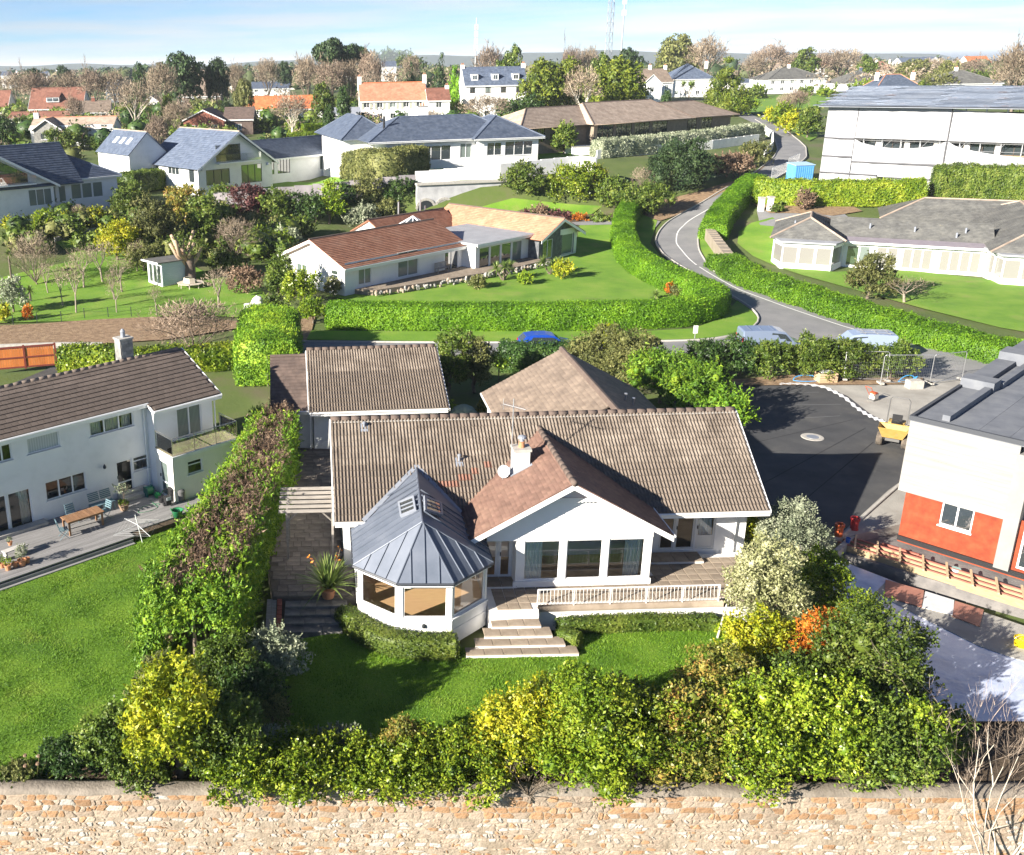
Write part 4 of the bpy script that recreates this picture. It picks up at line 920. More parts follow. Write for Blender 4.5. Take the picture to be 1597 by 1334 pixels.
# white chimney on the gable's left slope, with aerial and dish
cx,cy=8.02,1.25
ch=H.chimney(cx,cy,.66,.6,3.5,5.1,m=M_WHITED,pots=0)
MB().lathe([(.15,0),(.12,.22),(.14,.26),(.1,.27)],10,(cx+.02,cy,5.2)).obj('chimney_pot',M_ORPOT,ch)
MB().lathe([(.1,0),(.1,.1),(.19,.14),(.17,.22),(.05,.27)],10,(cx+.02,cy,5.47)).obj('cowl',M_LEAD,ch)
MB().slab([(cx-.5,cy-.42,4.03),(cx+.42,cy-.42,4.55),(cx+.42,cy+.4,4.56),(cx-.5,cy+.4,4.04)],.03).obj('flashing',M_LEAD,ch)
ae=MB();ax,ay=cx-.38,cy+.1;ae.tube([(ax,ay,4.0),(ax,ay,7.35)],.025,6)
aer=ae.obj('aerial',M_METAL,B)
el=MB();el.tube([(ax-.35,ay+.35,7.0),(ax+.42,ay-.42,7.0)],.014,5)
for k in range(10):
    t=k/9;ex,ey=ax-.35+.77*t,ay+.35-.77*t;el.tube([(ex-.16,ey-.16,7.0),(ex+.16,ey+.16,7.0)],.009,4)
for s_ in (-1,1): el.tube([(ax-.35-.02,ay+.35,7.0-.22*s_*0),(ax-.35,ay+.35,7.0+.25*s_)],.01,4)
el.obj('aerial_rods',M_METAL,aer)
dq=(cx-.78,cy-.35);dz=GZ0-(GX0-dq[0])*GS
dsh=MB();nrm=Vector((-.25,-.94,.25)).normalized();u_=nrm.cross(Vector((0,0,1))).normalized();w_=u_.cross(nrm)
c0=Vector((dq[0],dq[1],dz+.42));V=[c0-nrm*.07];
for rr,dd in ((.13,-.055),(.26,0)): V +=[c0+nrm*dd+(u_*math.cos(2*math.pi*j/16)+w_*math.sin(2*math.pi*j/16)*1.08)*rr for j in range(16)]
dsh.add(V,[(0,1+(j+1) % 16,1+j) for j in range(16)]+[(1+j,1+(j+1) % 16,17+(j+1) % 16,17+j) for j in range(16)])
do=dsh.obj('satellite_dish',mat('dish_grey',[(.50,.53,.54)],rough=.5),B,smooth=True)
MB().tube([c0,c0+nrm*.3-Vector((0,0,.12))],.015,5).tube([(dq[0],dq[1]+.1,dz-.05),(dq[0],dq[1]+.1,dz+.3),c0-nrm*.07],.02,5).obj('dish_arm',M_METAL,do)
# --- octagonal bay: rendered panels, windows, zinc roof with standing seams
wc={k: np.array([v[0]*.0+v[0],v[1],0]) for k,v in {k: H.toloc(np.array(p+(0,))) for k,p in dict(S=(1.12,38.0),L1=(1.12,34.52),FL=(2.62,33.17),FR=(4.70,33.10),R1=(6.28,34.52),E=(6.28,36.5)).items()}.items()}
fr_list=[('S','L1',[.5]),('L1','FL',[.12]),('FL','FR',[.17]),('FR','R1',[.12]),('R1','E',[])]  # window in the left side is added to let sun into the bay
bay=MB();bo=None;wparts=[];wins=[]
for a,b,op in fr_list:
    A_,B_=wc[a],wc[b];u=(B_-A_);L=np.linalg.norm(u);u=u/L;n=np.array([u[1],-u[0],0]);fr=(A_,u,n,L)
    ops=[(op[0],L-op[0],.28,1.66)] if op else []
    H.wallface(wparts,fr,1.95,ops,z0=-.95,rev=.12)
    for q in ops: wins.append((fr,q))
v,f=cat(wparts);bw=npobj('bay_wall',v,f,M_WHITE,B)
for fr,q in wins:
    H.window(fr,q,glass=G_CLEAR,fw=.07,sill=False,name='bay_window')
    o_,u,n,L=fr;M4=Matrix(((u[0],-n[0],0,o_[0]),(u[1],-n[1],0,o_[1]),(0,0,1,0),(0,0,0,1)))
    MB().box((-.03,-.07,.2),(L+.03,-.004,.26),M4).obj('sill',M_TRIM,bw)
    for z in (-.62,-.22): MB().box((0,-.02,z),(L,-.002,z+.37),M4).obj('panel',M_WHITE,bw)
o_,u,n,L=wins[1][0]
lp=H.toloc(PY(661.5,978,33.0));MB().lathe([(.07,-.06),(.085,0),(.07,.08),(.02,.11)],9,(lp[0],wc['FL'][1]-.08,-.05)).obj('wall_lamp',M_DARKFR,bw)
cr_={k: Vector(v) for k,v in ce.items()};RF,RB=Vector((CF_[0],CF_[1],3.96)),Vector((CB_[0]+.06,CB_[1]+.9,3.96))
facets=[[cr_['L2'],cr_['L1'],RF,RB],[cr_['L1'],cr_['FL'],RF],[cr_['FL'],cr_['FR'],RF],[cr_['FR'],cr_['R1'],RF],[cr_['R1'],cr_['R2'],RB,RF]]
zr=MB()
for fc in facets: zr.slab(fc[::1],.06)
zo=zr.obj('zinc_roof',M_ZINC,B)
def up_n(fc):
    n=(fc[1]-fc[0]).cross(fc[2]-fc[0]).normalized();return n if n.z > 0 else -n
for fi,fc in enumerate(facets):
    n=up_n(fc);e0,e1=fc[0],fc[1];ed=(e1-e0).normalized();L=(e1-e0).length;fall=n.cross(ed).normalized()
    if fall.z < 0: fall=-fall
    cnt=int(L/.46) if len(fc) ==4 else 4
    for k in range(0,cnt+1):
        s=e0+ed*(L*(k/cnt)) if 0 < k < cnt else None
        if s is None: continue
        # length up the fall line to the facet's upper edges
        best=None
        for a,b in [(fc[i],fc[(i+1) % len(fc)]) for i in range(1,len(fc))]:
            d=b-a;m3=Matrix((fall,-d,n)).transposed()
            if abs(m3.determinant()) < 1e-6: continue
            t=m3.inverted() @ (a-s)
            if t[0] > .05 and -.01 <=t[1] <=1.01: best=t[0] if best is None else min(best,t[0])
        if best: 
            a,b=s+n*.03,s+fall*best+n*.03
            MB().slab([a-ed*.014+n*.02,a+ed*.014+n*.02,b+ed*.014+n*.02,b-ed*.014+n*.02],.06).obj('seam',M_ZINC,zo)
for k in ('L1','FL','FR','R1'): MB().tube([cr_[k]+Vector((0,0,.02)),RF+Vector((0,0,.03))],.03,5).obj('hip_roll',M_ZINC,zo)
MB().tube([RF+Vector((0,0,.03)),RB+Vector((0,0,.03))],.045,6).obj('ridge_roll',M_ZINC,zo)
gutd=mat('dark_gutter',[(.05,.055,.065)],rough=.4)
gk=['L2','L1','FL','FR','R1','R2']
for a,b in zip(gk[:-1],gk[1:]):
    p,q=cr_[a],cr_[b];MB().tube([p-Vector((0,0,.05)),q-Vector((0,0,.05))],.06,6).obj('gutter',gutd,zo)
    d=(q-p).normalized();nn=Vector((-d.y,d.x,0));MB().slab([p+nn*.07-Vector((0,0,.2)),q+nn*.07-Vector((0,0,.2)),q+nn*.07-Vector((0,0,.04)),p+nn*.07-Vector((0,0,.04))],.03).obj('fascia',M_TRIM,zo)
    MB().slab([p+nn*.08-Vector((0,0,.2)),q+nn*.08-Vector((0,0,.2)),q+nn*.3-Vector((0,0,.19)),p+nn*.3-Vector((0,0,.19))],.02).obj('soffit',M_TRIM,zo)
def on_plane(px,py,fc):
    n=np.array(up_n(fc));p0=H.world(*fc[0]);nw=H.ux*n[0]+H.uy*n[1]+np.array([0,0,n[2]]);d=ray(px,py);t=((p0-CP)@nw)/(d@nw);return Vector(H.toloc(CP+d*t))
for fc,qs in ((facets[0],[(626,808),(651,798),(647,775),(622,785)]),(facets[4],[(661,798),(689,806),(687,786),(660,775)])):
    n=up_n(fc);c_=[on_plane(*q,fc) for q in qs];m_=sum(c_,Vector())/4;fr=MB()
    inn=[m_+(q-m_)*.78 for q in c_]
    for i in range(4): fr.slab([c_[i]+n*.10,c_[(i+1) % 4]+n*.10,inn[(i+1) % 4]+n*.10,inn[i]+n*.10],.1)
    for t in (.33,.66):
        a,b=inn[0].lerp(inn[3],t),inn[1].lerp(inn[2],t);e=(inn[3]-inn[0]).normalized()*.02;fr.slab([a-e+n*.105,b-e+n*.105,b+e+n*.105,a+e+n*.105],.03)
    so2=fr.obj('skylight',M_LEAD,zo);MB().quad(*[q+n*.075 for q in inn]).obj('pane',G_DARK,so2)
# --- rear wing with its own gabled roof behind the main ridge
rwA=H.toloc(np.array([9.75,53.4,0]));rx0,rx1=9.35,17.75;ry0,ry1=7.0,16.0
s_,rg,ev=gy_roof(H,rx0,rx1,ry0,ry1,2.65,5.0,ov=.35,vg=.3,xr=13.55)
s_=[tuple((p[0],max(p[1],5.4),p[2]) for p in q) for q in s_]
H.shell(rx0,rx1,8.45,ry1,2.6,{},M_WHITE,{'B': [(4.2,4.9)]},z0=-.3,name='rear_wall')
H.roof(s_,22,.30,M_TILEBR,lift=.03,name='rear_roof',caps=[((13.55,5.5,5.0),(13.55,ry1+.3,5.0))],capm=M_RIDGE,capr=.16)
H.gutter(*ev[0],n=(1,0,0));H.gutter(*ev[1],n=(-1,0,0))
H.verge([(rx1+.35,ry1+.3,2.42),(13.55,ry1+.3,5.0),(rx0-.35,ry1+.3,2.42)],h=.16)
for (vx,vy) in ((11.3,8.1),(15.4,10.2),(15.75,10.0)):
    z=5.0-abs(vx-13.55)*2.35/4.2;MB().lathe([(.05,-.1),(.05,.3),(.09,.32),(.09,.4)],8,(vx,vy,z)).obj('vent_pipe',M_METAL if vx > 12 else M_TRIM,B)
# ---------------------------------------------------------------- garage behind, with its lower extension
G=House('garage','white garage with weathered pantiled roof behind the bungalow','garage',(-.75,51.75,-.05),(-.75+7.2*math.cos(.035),51.75+7.2*math.sin(.035),-.05))
G.shell(0,7.1,0,9.0,2.35,{'F': [(1.95,2.65,1.35,2.15,dict(frame=M_PVC,nx=2)),(2.85,3.5,1.35,2.15,dict(frame=M_PVC,nx=2))]},M_WHITED,{'R': [(4.6,4.3)],'L': [(4.4,4.3)]})
gsl=math.atan2(2.1,5.2);gln=math.hypot(2.1,5.2)/16
cols=25;gw=7.85/cols
gt=tile_me('roof_tile',M_PANT,gw,gln,.05);old=tme;tme=gt
G.gutter((-.25,-.57,2.36),(7.55,-.57,2.36));
tile_grid(cols,16,gw,gln,gsl,-.55,2.38,-.25,lambda x,y,z: False,250,G.o);tme=old
dk=MB();dk.slab([(-.24,-.5,2.37),(7.58,-.5,2.37),(7.58,4.65,4.47),(-.24,4.65,4.47)],.1);dk.slab([(7.58,9.6,2.4),(-.24,9.6,2.4),(-.24,4.65,4.47),(7.58,4.65,4.47)],.1);dk.obj('roof_deck',M_PANT,G.o)
for i in range(17): inst('ridge_tile',rme2,(.0+i*.455,4.67,4.52),G.o)
G.verge([(-.27,-.55,2.36),(-.27,4.65,4.46),(-.27,9.6,2.36)],h=.14);G.verge([(7.62,9.6,2.36),(7.62,4.65,4.46),(7.62,-.55,2.36)],h=.14)
MB().tube([(-.2,-.2,2.3),(-.2,-.05,0)],.04,6).obj('downpipe',M_TRIM,G.o)
G.shell(-2.3,-.05,.45,9.0,2.2,{},M_WHITED,name='extension_wall')
ext=[((-2.45,.0,2.3),(-.27,.0,2.3),(-.27,4.65,4.12),(-2.45,4.65,4.12)),((-.27,9.3,2.3),(-2.45,9.3,2.3),(-2.45,4.65,4.12),(-.27,4.65,4.12))]
G.roof(ext,16,.2,M_TILEDK,lift=.04,name='extension_roof',caps=[((-2.45,4.65,4.14),(-.27,4.65,4.14))],capm=M_RIDGE)
G.gutter((-2.45,-.03,2.28),(-.3,-.03,2.28))
# ---------------------------------------------------------------- terrace, steps and patio round the bungalow
def wl_(p): return H.world(*p)
TB=[(6.35,33.62),(8.25,33.75),(8.35,34.28),(15.75,34.40),(17.6,34.45),(18.2,38.4),(13.6,38.4),(13.55,36.9),(6.3,36.7)]
terr_o=block('terrace',TB,-1.1,-.03,M_WWALL)
slab_me={}
def slab_mesh(w,d,h,m,key):
    if key not in slab_me:
        mb=MB();b=.012
        mb.add([(-w/2,-d/2,-h),(w/2,-d/2,-h),(w/2,d/2,-h),(-w/2,d/2,-h),(-w/2,-d/2,-b),(w/2,-d/2,-b),(w/2,d/2,-b),(-w/2,d/2,-b),
                (-w/2+b,-d/2+b,0),(w/2-b,-d/2+b,0),(w/2-b,d/2-b,0),(-w/2+b,d/2-b,0)],
               [(0,1,5,4),(1,2,6,5),(2,3,7,6),(3,0,4,7),(4,5,9,8),(5,6,10,9),(6,7,11,10),(7,4,8,11),(8,9,10,11)])
        slab_me[key]=mb.mesh('paving_slab',m)
    return slab_me[key]
tp=smooth_poly(TB,0);s=.47
for i,x in enumerate(np.arange(6.2,18.2,s)):
    for j,y in enumerate(np.arange(33.7,38.5,s)):
        X,Y=x+s/2,y+s/2+(x-9)*.0161
        if all(poly_in(tp,np.array([X+a*s*.5]),np.array([Y+b*s*.5]))[0] for a in (-1,1) for b in (-1,1)):
            inst('paving_slab',slab_mesh(s-.018,s-.018,.04,M_SLABS,'terr'),(X,Y,random.uniform(-.004,.006)),terr_o,rz=.0161+random.uniform(-.01,.01))
ribbon('coping',[(8.3,34.33),(12,34.40),(15.8,34.46)],.32,M_SLABS,z=-.02,h=.05,parent=terr_o)
ribbon('coping',[(15.8,34.46),(17.6,34.5)],.32,M_SLABS,z=-.02,h=.05,parent=terr_o)
# the wide steps down to the lawn: white risers, slab treads
st=thing('garden_steps','broad stone steps with white risers down from terrace to lawn','steps',(7.2,33.0,LAWN_Z))
def steps(n,left,right,zs,ys,backs,tread_m,riser_m,root,sw=.47):
    o3=np.array(root.location)
    for i in range(n):
        lx,rx,z,y,yb=left[i],right[i],zs[i],ys[i],backs[i]
        s_o=MB().prism([(lx-o3[0],y-o3[1]),(rx-o3[0],y-o3[1]),(rx-o3[0],yb-o3[1]),(lx-o3[0]+.2,yb-o3[1])],-.25,z-.045-o3[2]).obj('step',riser_m,root)
        nslab=max(1,int((rx-lx)/.62));w=(rx-lx)/nslab
        for k in range(nslab):
            inst('tread_slab',slab_mesh(w-.02,yb-y+.04,.045,tread_m,'st%d%.2f' % (i,w)),(lx+w*(k+.5)-o3[0],(y+yb)/2-.03-o3[1],z-o3[2]+random.uniform(-.003,.004)),s_o)
zs=[-.68,-.51,-.34,-.17];ys=[32.12,32.48,32.86,33.28];rxs=[9.47,9.03,8.61,8.25];lxs=[5.15,5.55,5.95,6.3]
steps(4,lxs,rxs,zs,ys,[ys[1]+.1,ys[2]+.1,ys[3]+.1,33.72],M_SLABS,M_WWALL,st)
# doorstep slabs in front of the french doors
for nm,(x0,x1,y0,y1) in {'right': (13.75,16.2,37.55,38.35),'left': (6.5,7.75,35.75,36.5)}.items():
    o=thing('door_step','low slab doorstep before the '+('french doors beside the gable' if nm =='right' else 'glazed doors next to the octagonal bay'),'step',(x0,y0,0))
    MB().box((0,0,-.02),(x1-x0,y1-y0,.10)).obj('step',M_WWALL,o)
    k=int((x1-x0)/.5)
    for i in range(k): inst('tread_slab',slab_mesh((x1-x0)/k-.015,y1-y0+.03,.04,M_SLABS,nm),((x1-x0)*(i+.5)/k,(y1-y0)/2-.015,.142),o)
# railing with bellied balusters
RA,RB_=np.array([8.30,34.30,.03]),np.array([15.62,34.41,.03]);rl=thing('railing','white iron railing with bowed balusters along the terrace edge','railing',RA,math.atan2(RB_[1]-RA[1],RB_[0]-RA[0]));RLn=np.linalg.norm(RB_-RA)
MB().box((0,-.025,.72),(RLn,.025,.755)).obj('top_rail',M_RUST,rl);MB().box((0,-.02,.07),(RLn,.02,.10)).obj('bottom_rail',M_RUST,rl)
bme=MB().tube([(0,0,.72),(0,-.005,.5),(0,-.03,.33),(0,-.09,.2),(0,-.05,.11),(0,0,.085)],.009,5).mesh('baluster',M_RUST,True)
nbal=50
for i in range(nbal): inst('baluster',bme,((i+.5)*RLn/nbal,0,0),rl)
pme=MB().box((-.02,-.02,-.02),(.02,.02,.75)).mesh('post',M_RUST)
for i in range(6): inst('post',pme,(i*RLn/5,0,0),rl)
# paved side patio under the pergola
PZ=-.06
patio=block('patio',[(-2.4,35.55),(1.1,35.4),(1.15,37.9),(.55,38.1),(.55,51.6),(-2.9,52.2),(-2.9,40)],-1.1,PZ-.03,mat('patio_joint',[(.09,.08,.065),(.14,.12,.10)],rough=.95,scale=4))
def random_flags(x0,x1,y0,y1,z,parent,m,lim=300,seed=3,inside=None):
    g=random.Random(seed);y=y0;cnt=0
    while y < y1-.1:
        hrow=g.choice([.36,.46,.56]);x=x0-g.uniform(0,.4)
        while x < x1:
            w=g.choice([.36,.46,.62,.74]);a,b=max(x,x0),min(x+w,x1)
            if b-a > .12 and cnt < lim and (inside is None or inside((a+b)/2,y+hrow/2)):
                key='fl%.2f%.2f' % (b-a,hrow) if False else 'fl%d%d' % (int((b-a)*20),int(hrow*20))
                inst('paving_slab',slab_mesh(b-a-.02,hrow-.02,.04,m,key),((a+b)/2,y+hrow/2,z+g.uniform(-.006,.008)),parent,rz=g.uniform(-.012,.012));cnt +=1
            x +=w
        y +=hrow
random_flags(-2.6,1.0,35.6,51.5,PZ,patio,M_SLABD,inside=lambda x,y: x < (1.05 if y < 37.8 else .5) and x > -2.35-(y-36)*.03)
M_DARKSTEP=mat('dark_stone_step',[(.10,.10,.10),(.17,.165,.155),(.24,.23,.21)],rough=.8,scale=2,detail=8,bump=.3,rand=.15)  # dark grey tones for the side steps
st2=thing('side_steps','dark stone steps from side patio down to the shaded lawn','steps',(-.7,34.6,LAWN_Z))
zs=[-.70,-.54,-.38,-.22];ys=[33.95,34.32,34.7,35.08]
steps(4,[-1.95,-1.92,-1.9,-1.88],[.45,.55,.62,.68],zs,ys,[ys[1]+.08,ys[2]+.08,ys[3]+.08,35.5],M_DARKSTEP,M_DARKSTEP,st2)
rp_=thing('garden_ramp','narrow sloping timber ramp edged with red bricks beside the hedge','ramp',(-2.35,34.5,LAWN_Z))
for i in range(2):
    MB().slab([(-.28+i*.2,1.1,.68),(-.28+i*.2+.19,1.1,.68),(-.3+i*.2+.19,-1.05,.03),(-.3+i*.2,-1.05,.03)][::-1],.05).obj('plank',M_TIMBER,rp_)
bk=slab_mesh(.2,.2,.1,mat('brick_edge',[(.30,.09,.06),(.38,.13,.09)],rough=.9,rand=.2,scale=4),'brick')
for i in range(10):
    t=i/9;inst('brick',bk,(.24,-1.0+t*2.05,.08+t*.64),rp_,rot=(.3,0,0))
# pergola
pg=thing('pergola','weathered timber pergola bridging the side patio against the roof edge','pergola',(-1.0,39.8,PZ))
for i in range(6):
    y=-1.15+i*.47;MB().add(*(lambda b: (b.v,b.f))(MB().box((-1.2,y-.025,2.32),(1.35,y+.025,2.46)))).obj('beam',M_TIMBER,pg)
for y in (-1.0,.85):
    MB().box((-.9,y-.05,0),(-.8,y+.05,2.32)).obj('post',M_TIMBER,pg)
    MB().box((1.1,y-.04,0),(1.2,y+.06,2.32)).obj('post',M_TIMBER,pg)
MB().box((-.89,-1.25,2.2),(-.81,1.3,2.318)).obj('bearer',M_TIMBER,pg);MB().box((1.12,-1.25,2.2),(1.18,1.3,2.318)).obj('bearer',M_TIMBER,pg)
for s_,x in ((1,-.85),(-1,1.15)): MB().tube([(x,-1.0,1.8),(x+s_*.5,-1.0,2.3)],.035,4).obj('brace',M_TIMBER,pg)
# ---------------------------------------------------------------- rubble stone wall along the bottom
WA,WB=np.array([-14.,25.18]),np.array([26.,23.9]);WD=unit(WB-WA);WNm=np.array([WD[1],-WD[0]]);WTOP,WBOT=-.62,-3.9
M_MORT=mat('wall_mortar',[(.21,.165,.12),(.29,.235,.175),(.35,.29,.225),(.42,.365,.30)],rough=.95,scale=1.3,detail=12,bump=.9,bscale=9)
M_RUB=mat('rubble_stone',[(.22,.165,.12),(.285,.22,.165),(.34,.275,.21),(.39,.325,.26)],rough=.95,scale=.9,detail=9,bump=.6,bscale=14,rand=.16,coords='Object')
M_RUBO=mat('rubble_stone_ochre',[(.25,.135,.07),(.31,.185,.10),(.35,.23,.14)],rough=.95,scale=3,detail=8,bump=.6,bscale=14,rand=.2)
M_RUBW=mat('rubble_stone_white',[(.35,.325,.285),(.45,.42,.38)],rough=.95,scale=3,detail=8,bump=.6,bscale=14,rand=.1)
M_CAP=mat('wall_cap_concrete',[(.15,.125,.10),(.215,.185,.15),(.29,.25,.205)],rough=.95,scale=1.6,detail=10,bump=.6,bscale=12)
gw_=thing('garden_wall','long rubble stone wall with mortar cap along the foot of the gardens','wall',(WA[0],WA[1],WBOT),math.atan2(WD[1],WD[0]))
WL=np.linalg.norm(WB-WA);WH=WTOP-WBOT
MB().box((0,0,-.5),(WL,.5,WH)).obj('wall_core',M_MORT,gw_)
# cap: slightly rounded and uneven
n=160;V=[];F=[]
for i in range(n+1):
    x=WL*i/n;a=.02*math.sin(i*.7)+.015*math.sin(i*1.9+1);hgt=WH+.02*math.sin(i*.45)
    for (yy,zz) in ((-.05+a,-.06),(-.03+a,.03),(.12,.085),(.38,.085),(.56,.02),(.56,-.06)): V.append((x,yy,hgt+zz))
for i in range(n):
    for j in range(5): F.append((i*6+j,(i+1)*6+j,(i+1)*6+j+1,i*6+j+1))
npobj('wall_cap',V,F,M_CAP,gw_,smooth=True)
def stone_mesh(m,seed):
    g=random.Random(seed);k=8;ring=[]
    for i in range(k):
        a=2*math.pi*(i+g.uniform(-.25,.25))/k;c,s__=math.cos(a),math.sin(a);e=(abs(c)**2.6+abs(s__)**2.6)**(-1/2.6);q_=g.uniform(.74,1.05);ring.append((c*e*q_,s__*e*q_*g.uniform(.85,1.05)))
    V=[(x*.5,.03,z*.5) for x,z in ring]+[(x*.47,-.010,z*.47) for x,z in ring]+[(x*.32,-.022+g.uniform(-.008,.008),z*.32) for x,z in ring]
    F=[(i,(i+1) % k,k+(i+1) % k,k+i) for i in range(k)]+[(k+i,k+(i+1) % k,2*k+(i+1) % k,2*k+i) for i in range(k)]+[tuple(range(2*k,3*k))]
    me=bpy.data.meshes.new('stone');me.from_pydata(V,[],F);me.materials.append(m);me.update();return me
MS=(M_RUB,M_RUBO,M_RUBW)
g=random.Random(5);zb_=[WH-.09];
while zb_[-1] > WH-2.8: zb_.append(zb_[-1]-(g.uniform(.14,.24) if len(zb_) < 5 else g.uniform(.10,.19)))
phs=[(g.uniform(0,6),g.uniform(0,6),g.uniform(2,4),g.uniform(6,10)) for _ in zb_]
def bz(j,x): p=phs[j];return zb_[j]+(.028*math.sin(x*p[2]+p[0])+.018*math.sin(x*p[3]+p[1]) if j else 0)
stones=[]
for j in range(len(zb_)-1):
    x=.6+g.uniform(0,.3);sk0=0.
    while x < WL-.4:
        w=g.choice([.16,.22,.3,.4,.55] if j < 4 else [.1,.15,.2,.28,.38])*g.uniform(.8,1.2);sk1=g.uniform(-.05,.05);q=.010 if j < 4 else g.choice([.008,.012,.02,.035])
        def pt_(xx,t): lo,hi=bz(j+1,xx)+q,bz(j,xx)-q;return (xx,lo+(hi-lo)*t)
        xa,xb,xc,xd=x-sk0+q,x+w-sk1-q,x+w+sk1-q,x+sk0+q;cut=g.uniform(.02,.05)
        ring=[pt_(xa+cut,0),pt_((xa+xb)/2,-.02),pt_(xb-cut,0),pt_(xb,.3+g.uniform(-.1,.1)),pt_(xc,.75),pt_(xc-cut,1),pt_((xc+xd)/2,1.02),pt_(xd+cut,1),pt_(xd,.7),pt_(xa,.3)]
        r_=g.random();c=(0 if r_ < .52 else (1 if r_ < .96 else 2)) if j < 4 else (0 if r_ < .60 else (1 if r_ < .76 else 2))
        if j < 4 or g.random() < .80: stones.append((ring,c,w*(zb_[j]-zb_[j+1])*(1.6 if j < 4 else 1)*(1 if 2.5 < x < 36.6 else 0)))
        x +=w;sk0=sk1
def stone_vf(ring,g):
    k=len(ring);cx_=sum(p[0] for p in ring)/k;cz_=sum(p[1] for p in ring)/k;d=g.uniform(.006,.026)
    V=[(p[0]-cx_,.03,p[1]-cz_) for p in ring]+[((p[0]-cx_)*.97,-d*.6,(p[1]-cz_)*.95) for p in ring]+[((p[0]-cx_)*.72,-d-g.uniform(0,.012),(p[1]-cz_)*.72) for p in ring]
    return V,[(i,(i+1) % k,k+(i+1) % k,k+i) for i in range(k)]+[(k+i,k+(i+1) % k,2*k+(i+1) % k,2*k+i) for i in range(k)]+[tuple(range(2*k,3*k))],(cx_,0,cz_)
order=sorted(range(len(stones)),key=lambda i: -stones[i][2]);ind=set(order[:298]);Vr={0: [],1: [],2: []};Fr={0: [],1: [],2: []}
for i,(ring,c,_) in enumerate(stones):
    V,F,o3=stone_vf(ring,g)
    if i in ind: me=bpy.data.meshes.new('stone');me.from_pydata(V,[],F);me.materials.append(MS[c]);inst('stone',me,o3,gw_)
    else:
        n0=len(Vr[c]);Vr[c] +=[(v[0]+o3[0],v[1],v[2]+o3[2]) for v in V];Fr[c] +=[tuple(n0+q for q in f_) for f_ in F]
for c,m in ((0,M_RUB),(1,M_RUBO),(2,M_RUBW)):
    me=bpy.data.meshes.new('stones');me.from_pydata(Vr[c],[],Fr[c]);me.materials.append(m);o=link(bpy.data.objects.new('stones',me),gw_);o['kind']='stuff'
# ---------------------------------------------------------------- white two-storey house on the left, with its deck
DZ=-.3;ly=R(38.8);lux=np.array([math.cos(ly),math.sin(ly),0]);A0=P(183,777,DZ)-lux*9
LH=House('left_house','white two-storey house with brown tiled roof, balcony and timber deck at left','house',A0,A0+lux*14.5)
LH.o.name='house'
GCL=dict(glass=G_CLEAR)
M_ROOMSHADE=mat('room_shade',[(.05,.05,.05)],rough=.9)  # near-black colour standing in for the shade inside the rooms
lops=[(2.9,3.85,3.6,4.45,dict(nx=2,**GCL)),(4.6,6.25,3.62,4.45,dict(nx=1,glass=curtain_pane('net_pane',(.42,.44,.44),(.55,.57,.57),25))),(7.85,10.3,3.68,4.45,dict(nx=3,**GCL)),
        (5.25,7.4,.98,1.98,dict(nx=3,**GCL)),(9.1,10.0,.03,1.95,dict(name='back_door',handle=True,nz=2,zb=.38,**GCL)),(10.06,11.0,1.15,1.95,dict(nz=2,zb=.7,**GCL)),
        (2.45,3.3,.03,1.95,dict(name='patio_door',handle=True,**GCL)),(3.36,4.5,.03,1.95,dict(name='patio_door',**GCL))]
LH.shell(-2,11.05,0,6.0,4.75,{'F': [(a+2,b+2,c,d,k) for a,b,c,d,k in lops]},M_WHITE,{'L': [(3,6.2)]})
LH.shell(11.05,14.6,-.72,6.0,4.45,{'F': [(1.35,2.85,2.6,4.35,dict(nx=2,glass=G_CURT,name='balcony_door'))]},M_WHITE,{'R': [(3.4,6.1)]})
LH.shell(11.0,14.95,-2.45,-.74,2.3,{'F': [(.85,1.75,1.25,2.0,dict(nz=2,zb=.68,**GCL))],'L': [(.35,1.15,.03,1.95,dict(name='side_door',nz=2,zb=.4,handle=True,glass=G_CURT))]},M_CREAM,name='annex_wall')
MB().box((-1.8,.6,.05),(10.9,.62,4.6)).obj('inner_wall',M_ROOMSHADE,LH.o)  # dark sheet behind the panes, painted room shade
MB().box((11.2,-2.0,.05),(14.8,-1.98,2.2)).obj('inner_wall',M_ROOMSHADE,LH.o)  # same dark sheet for the annex, painted room shade
for x0,x1,z0,z1,f in ((7.95,8.6,3.65,4.45,6),(8.8,9.6,3.65,4.45,6),(9.75,10.25,3.65,4.45,4),(4.0,4.45,.05,1.9,5),(2.5,2.7,.05,1.9,2)):
    n=f*6+1;V=[]
    for i in range(n):
        t=i/(n-1);V +=[(x0+(x1-x0)*t,.3+math.sin(t*f*2*math.pi)*.04,z0),(x0+(x1-x0)*t,.3+math.sin(t*f*2*math.pi)*.04,z1)]
    npobj('curtain',V,[(2*i,2*i+2,2*i+3,2*i+1) for i in range(n-1)],mat('net_curtain',[(.60,.60,.56),(.72,.72,.68)],rough=.9,scale=3),LH.o,smooth=True)
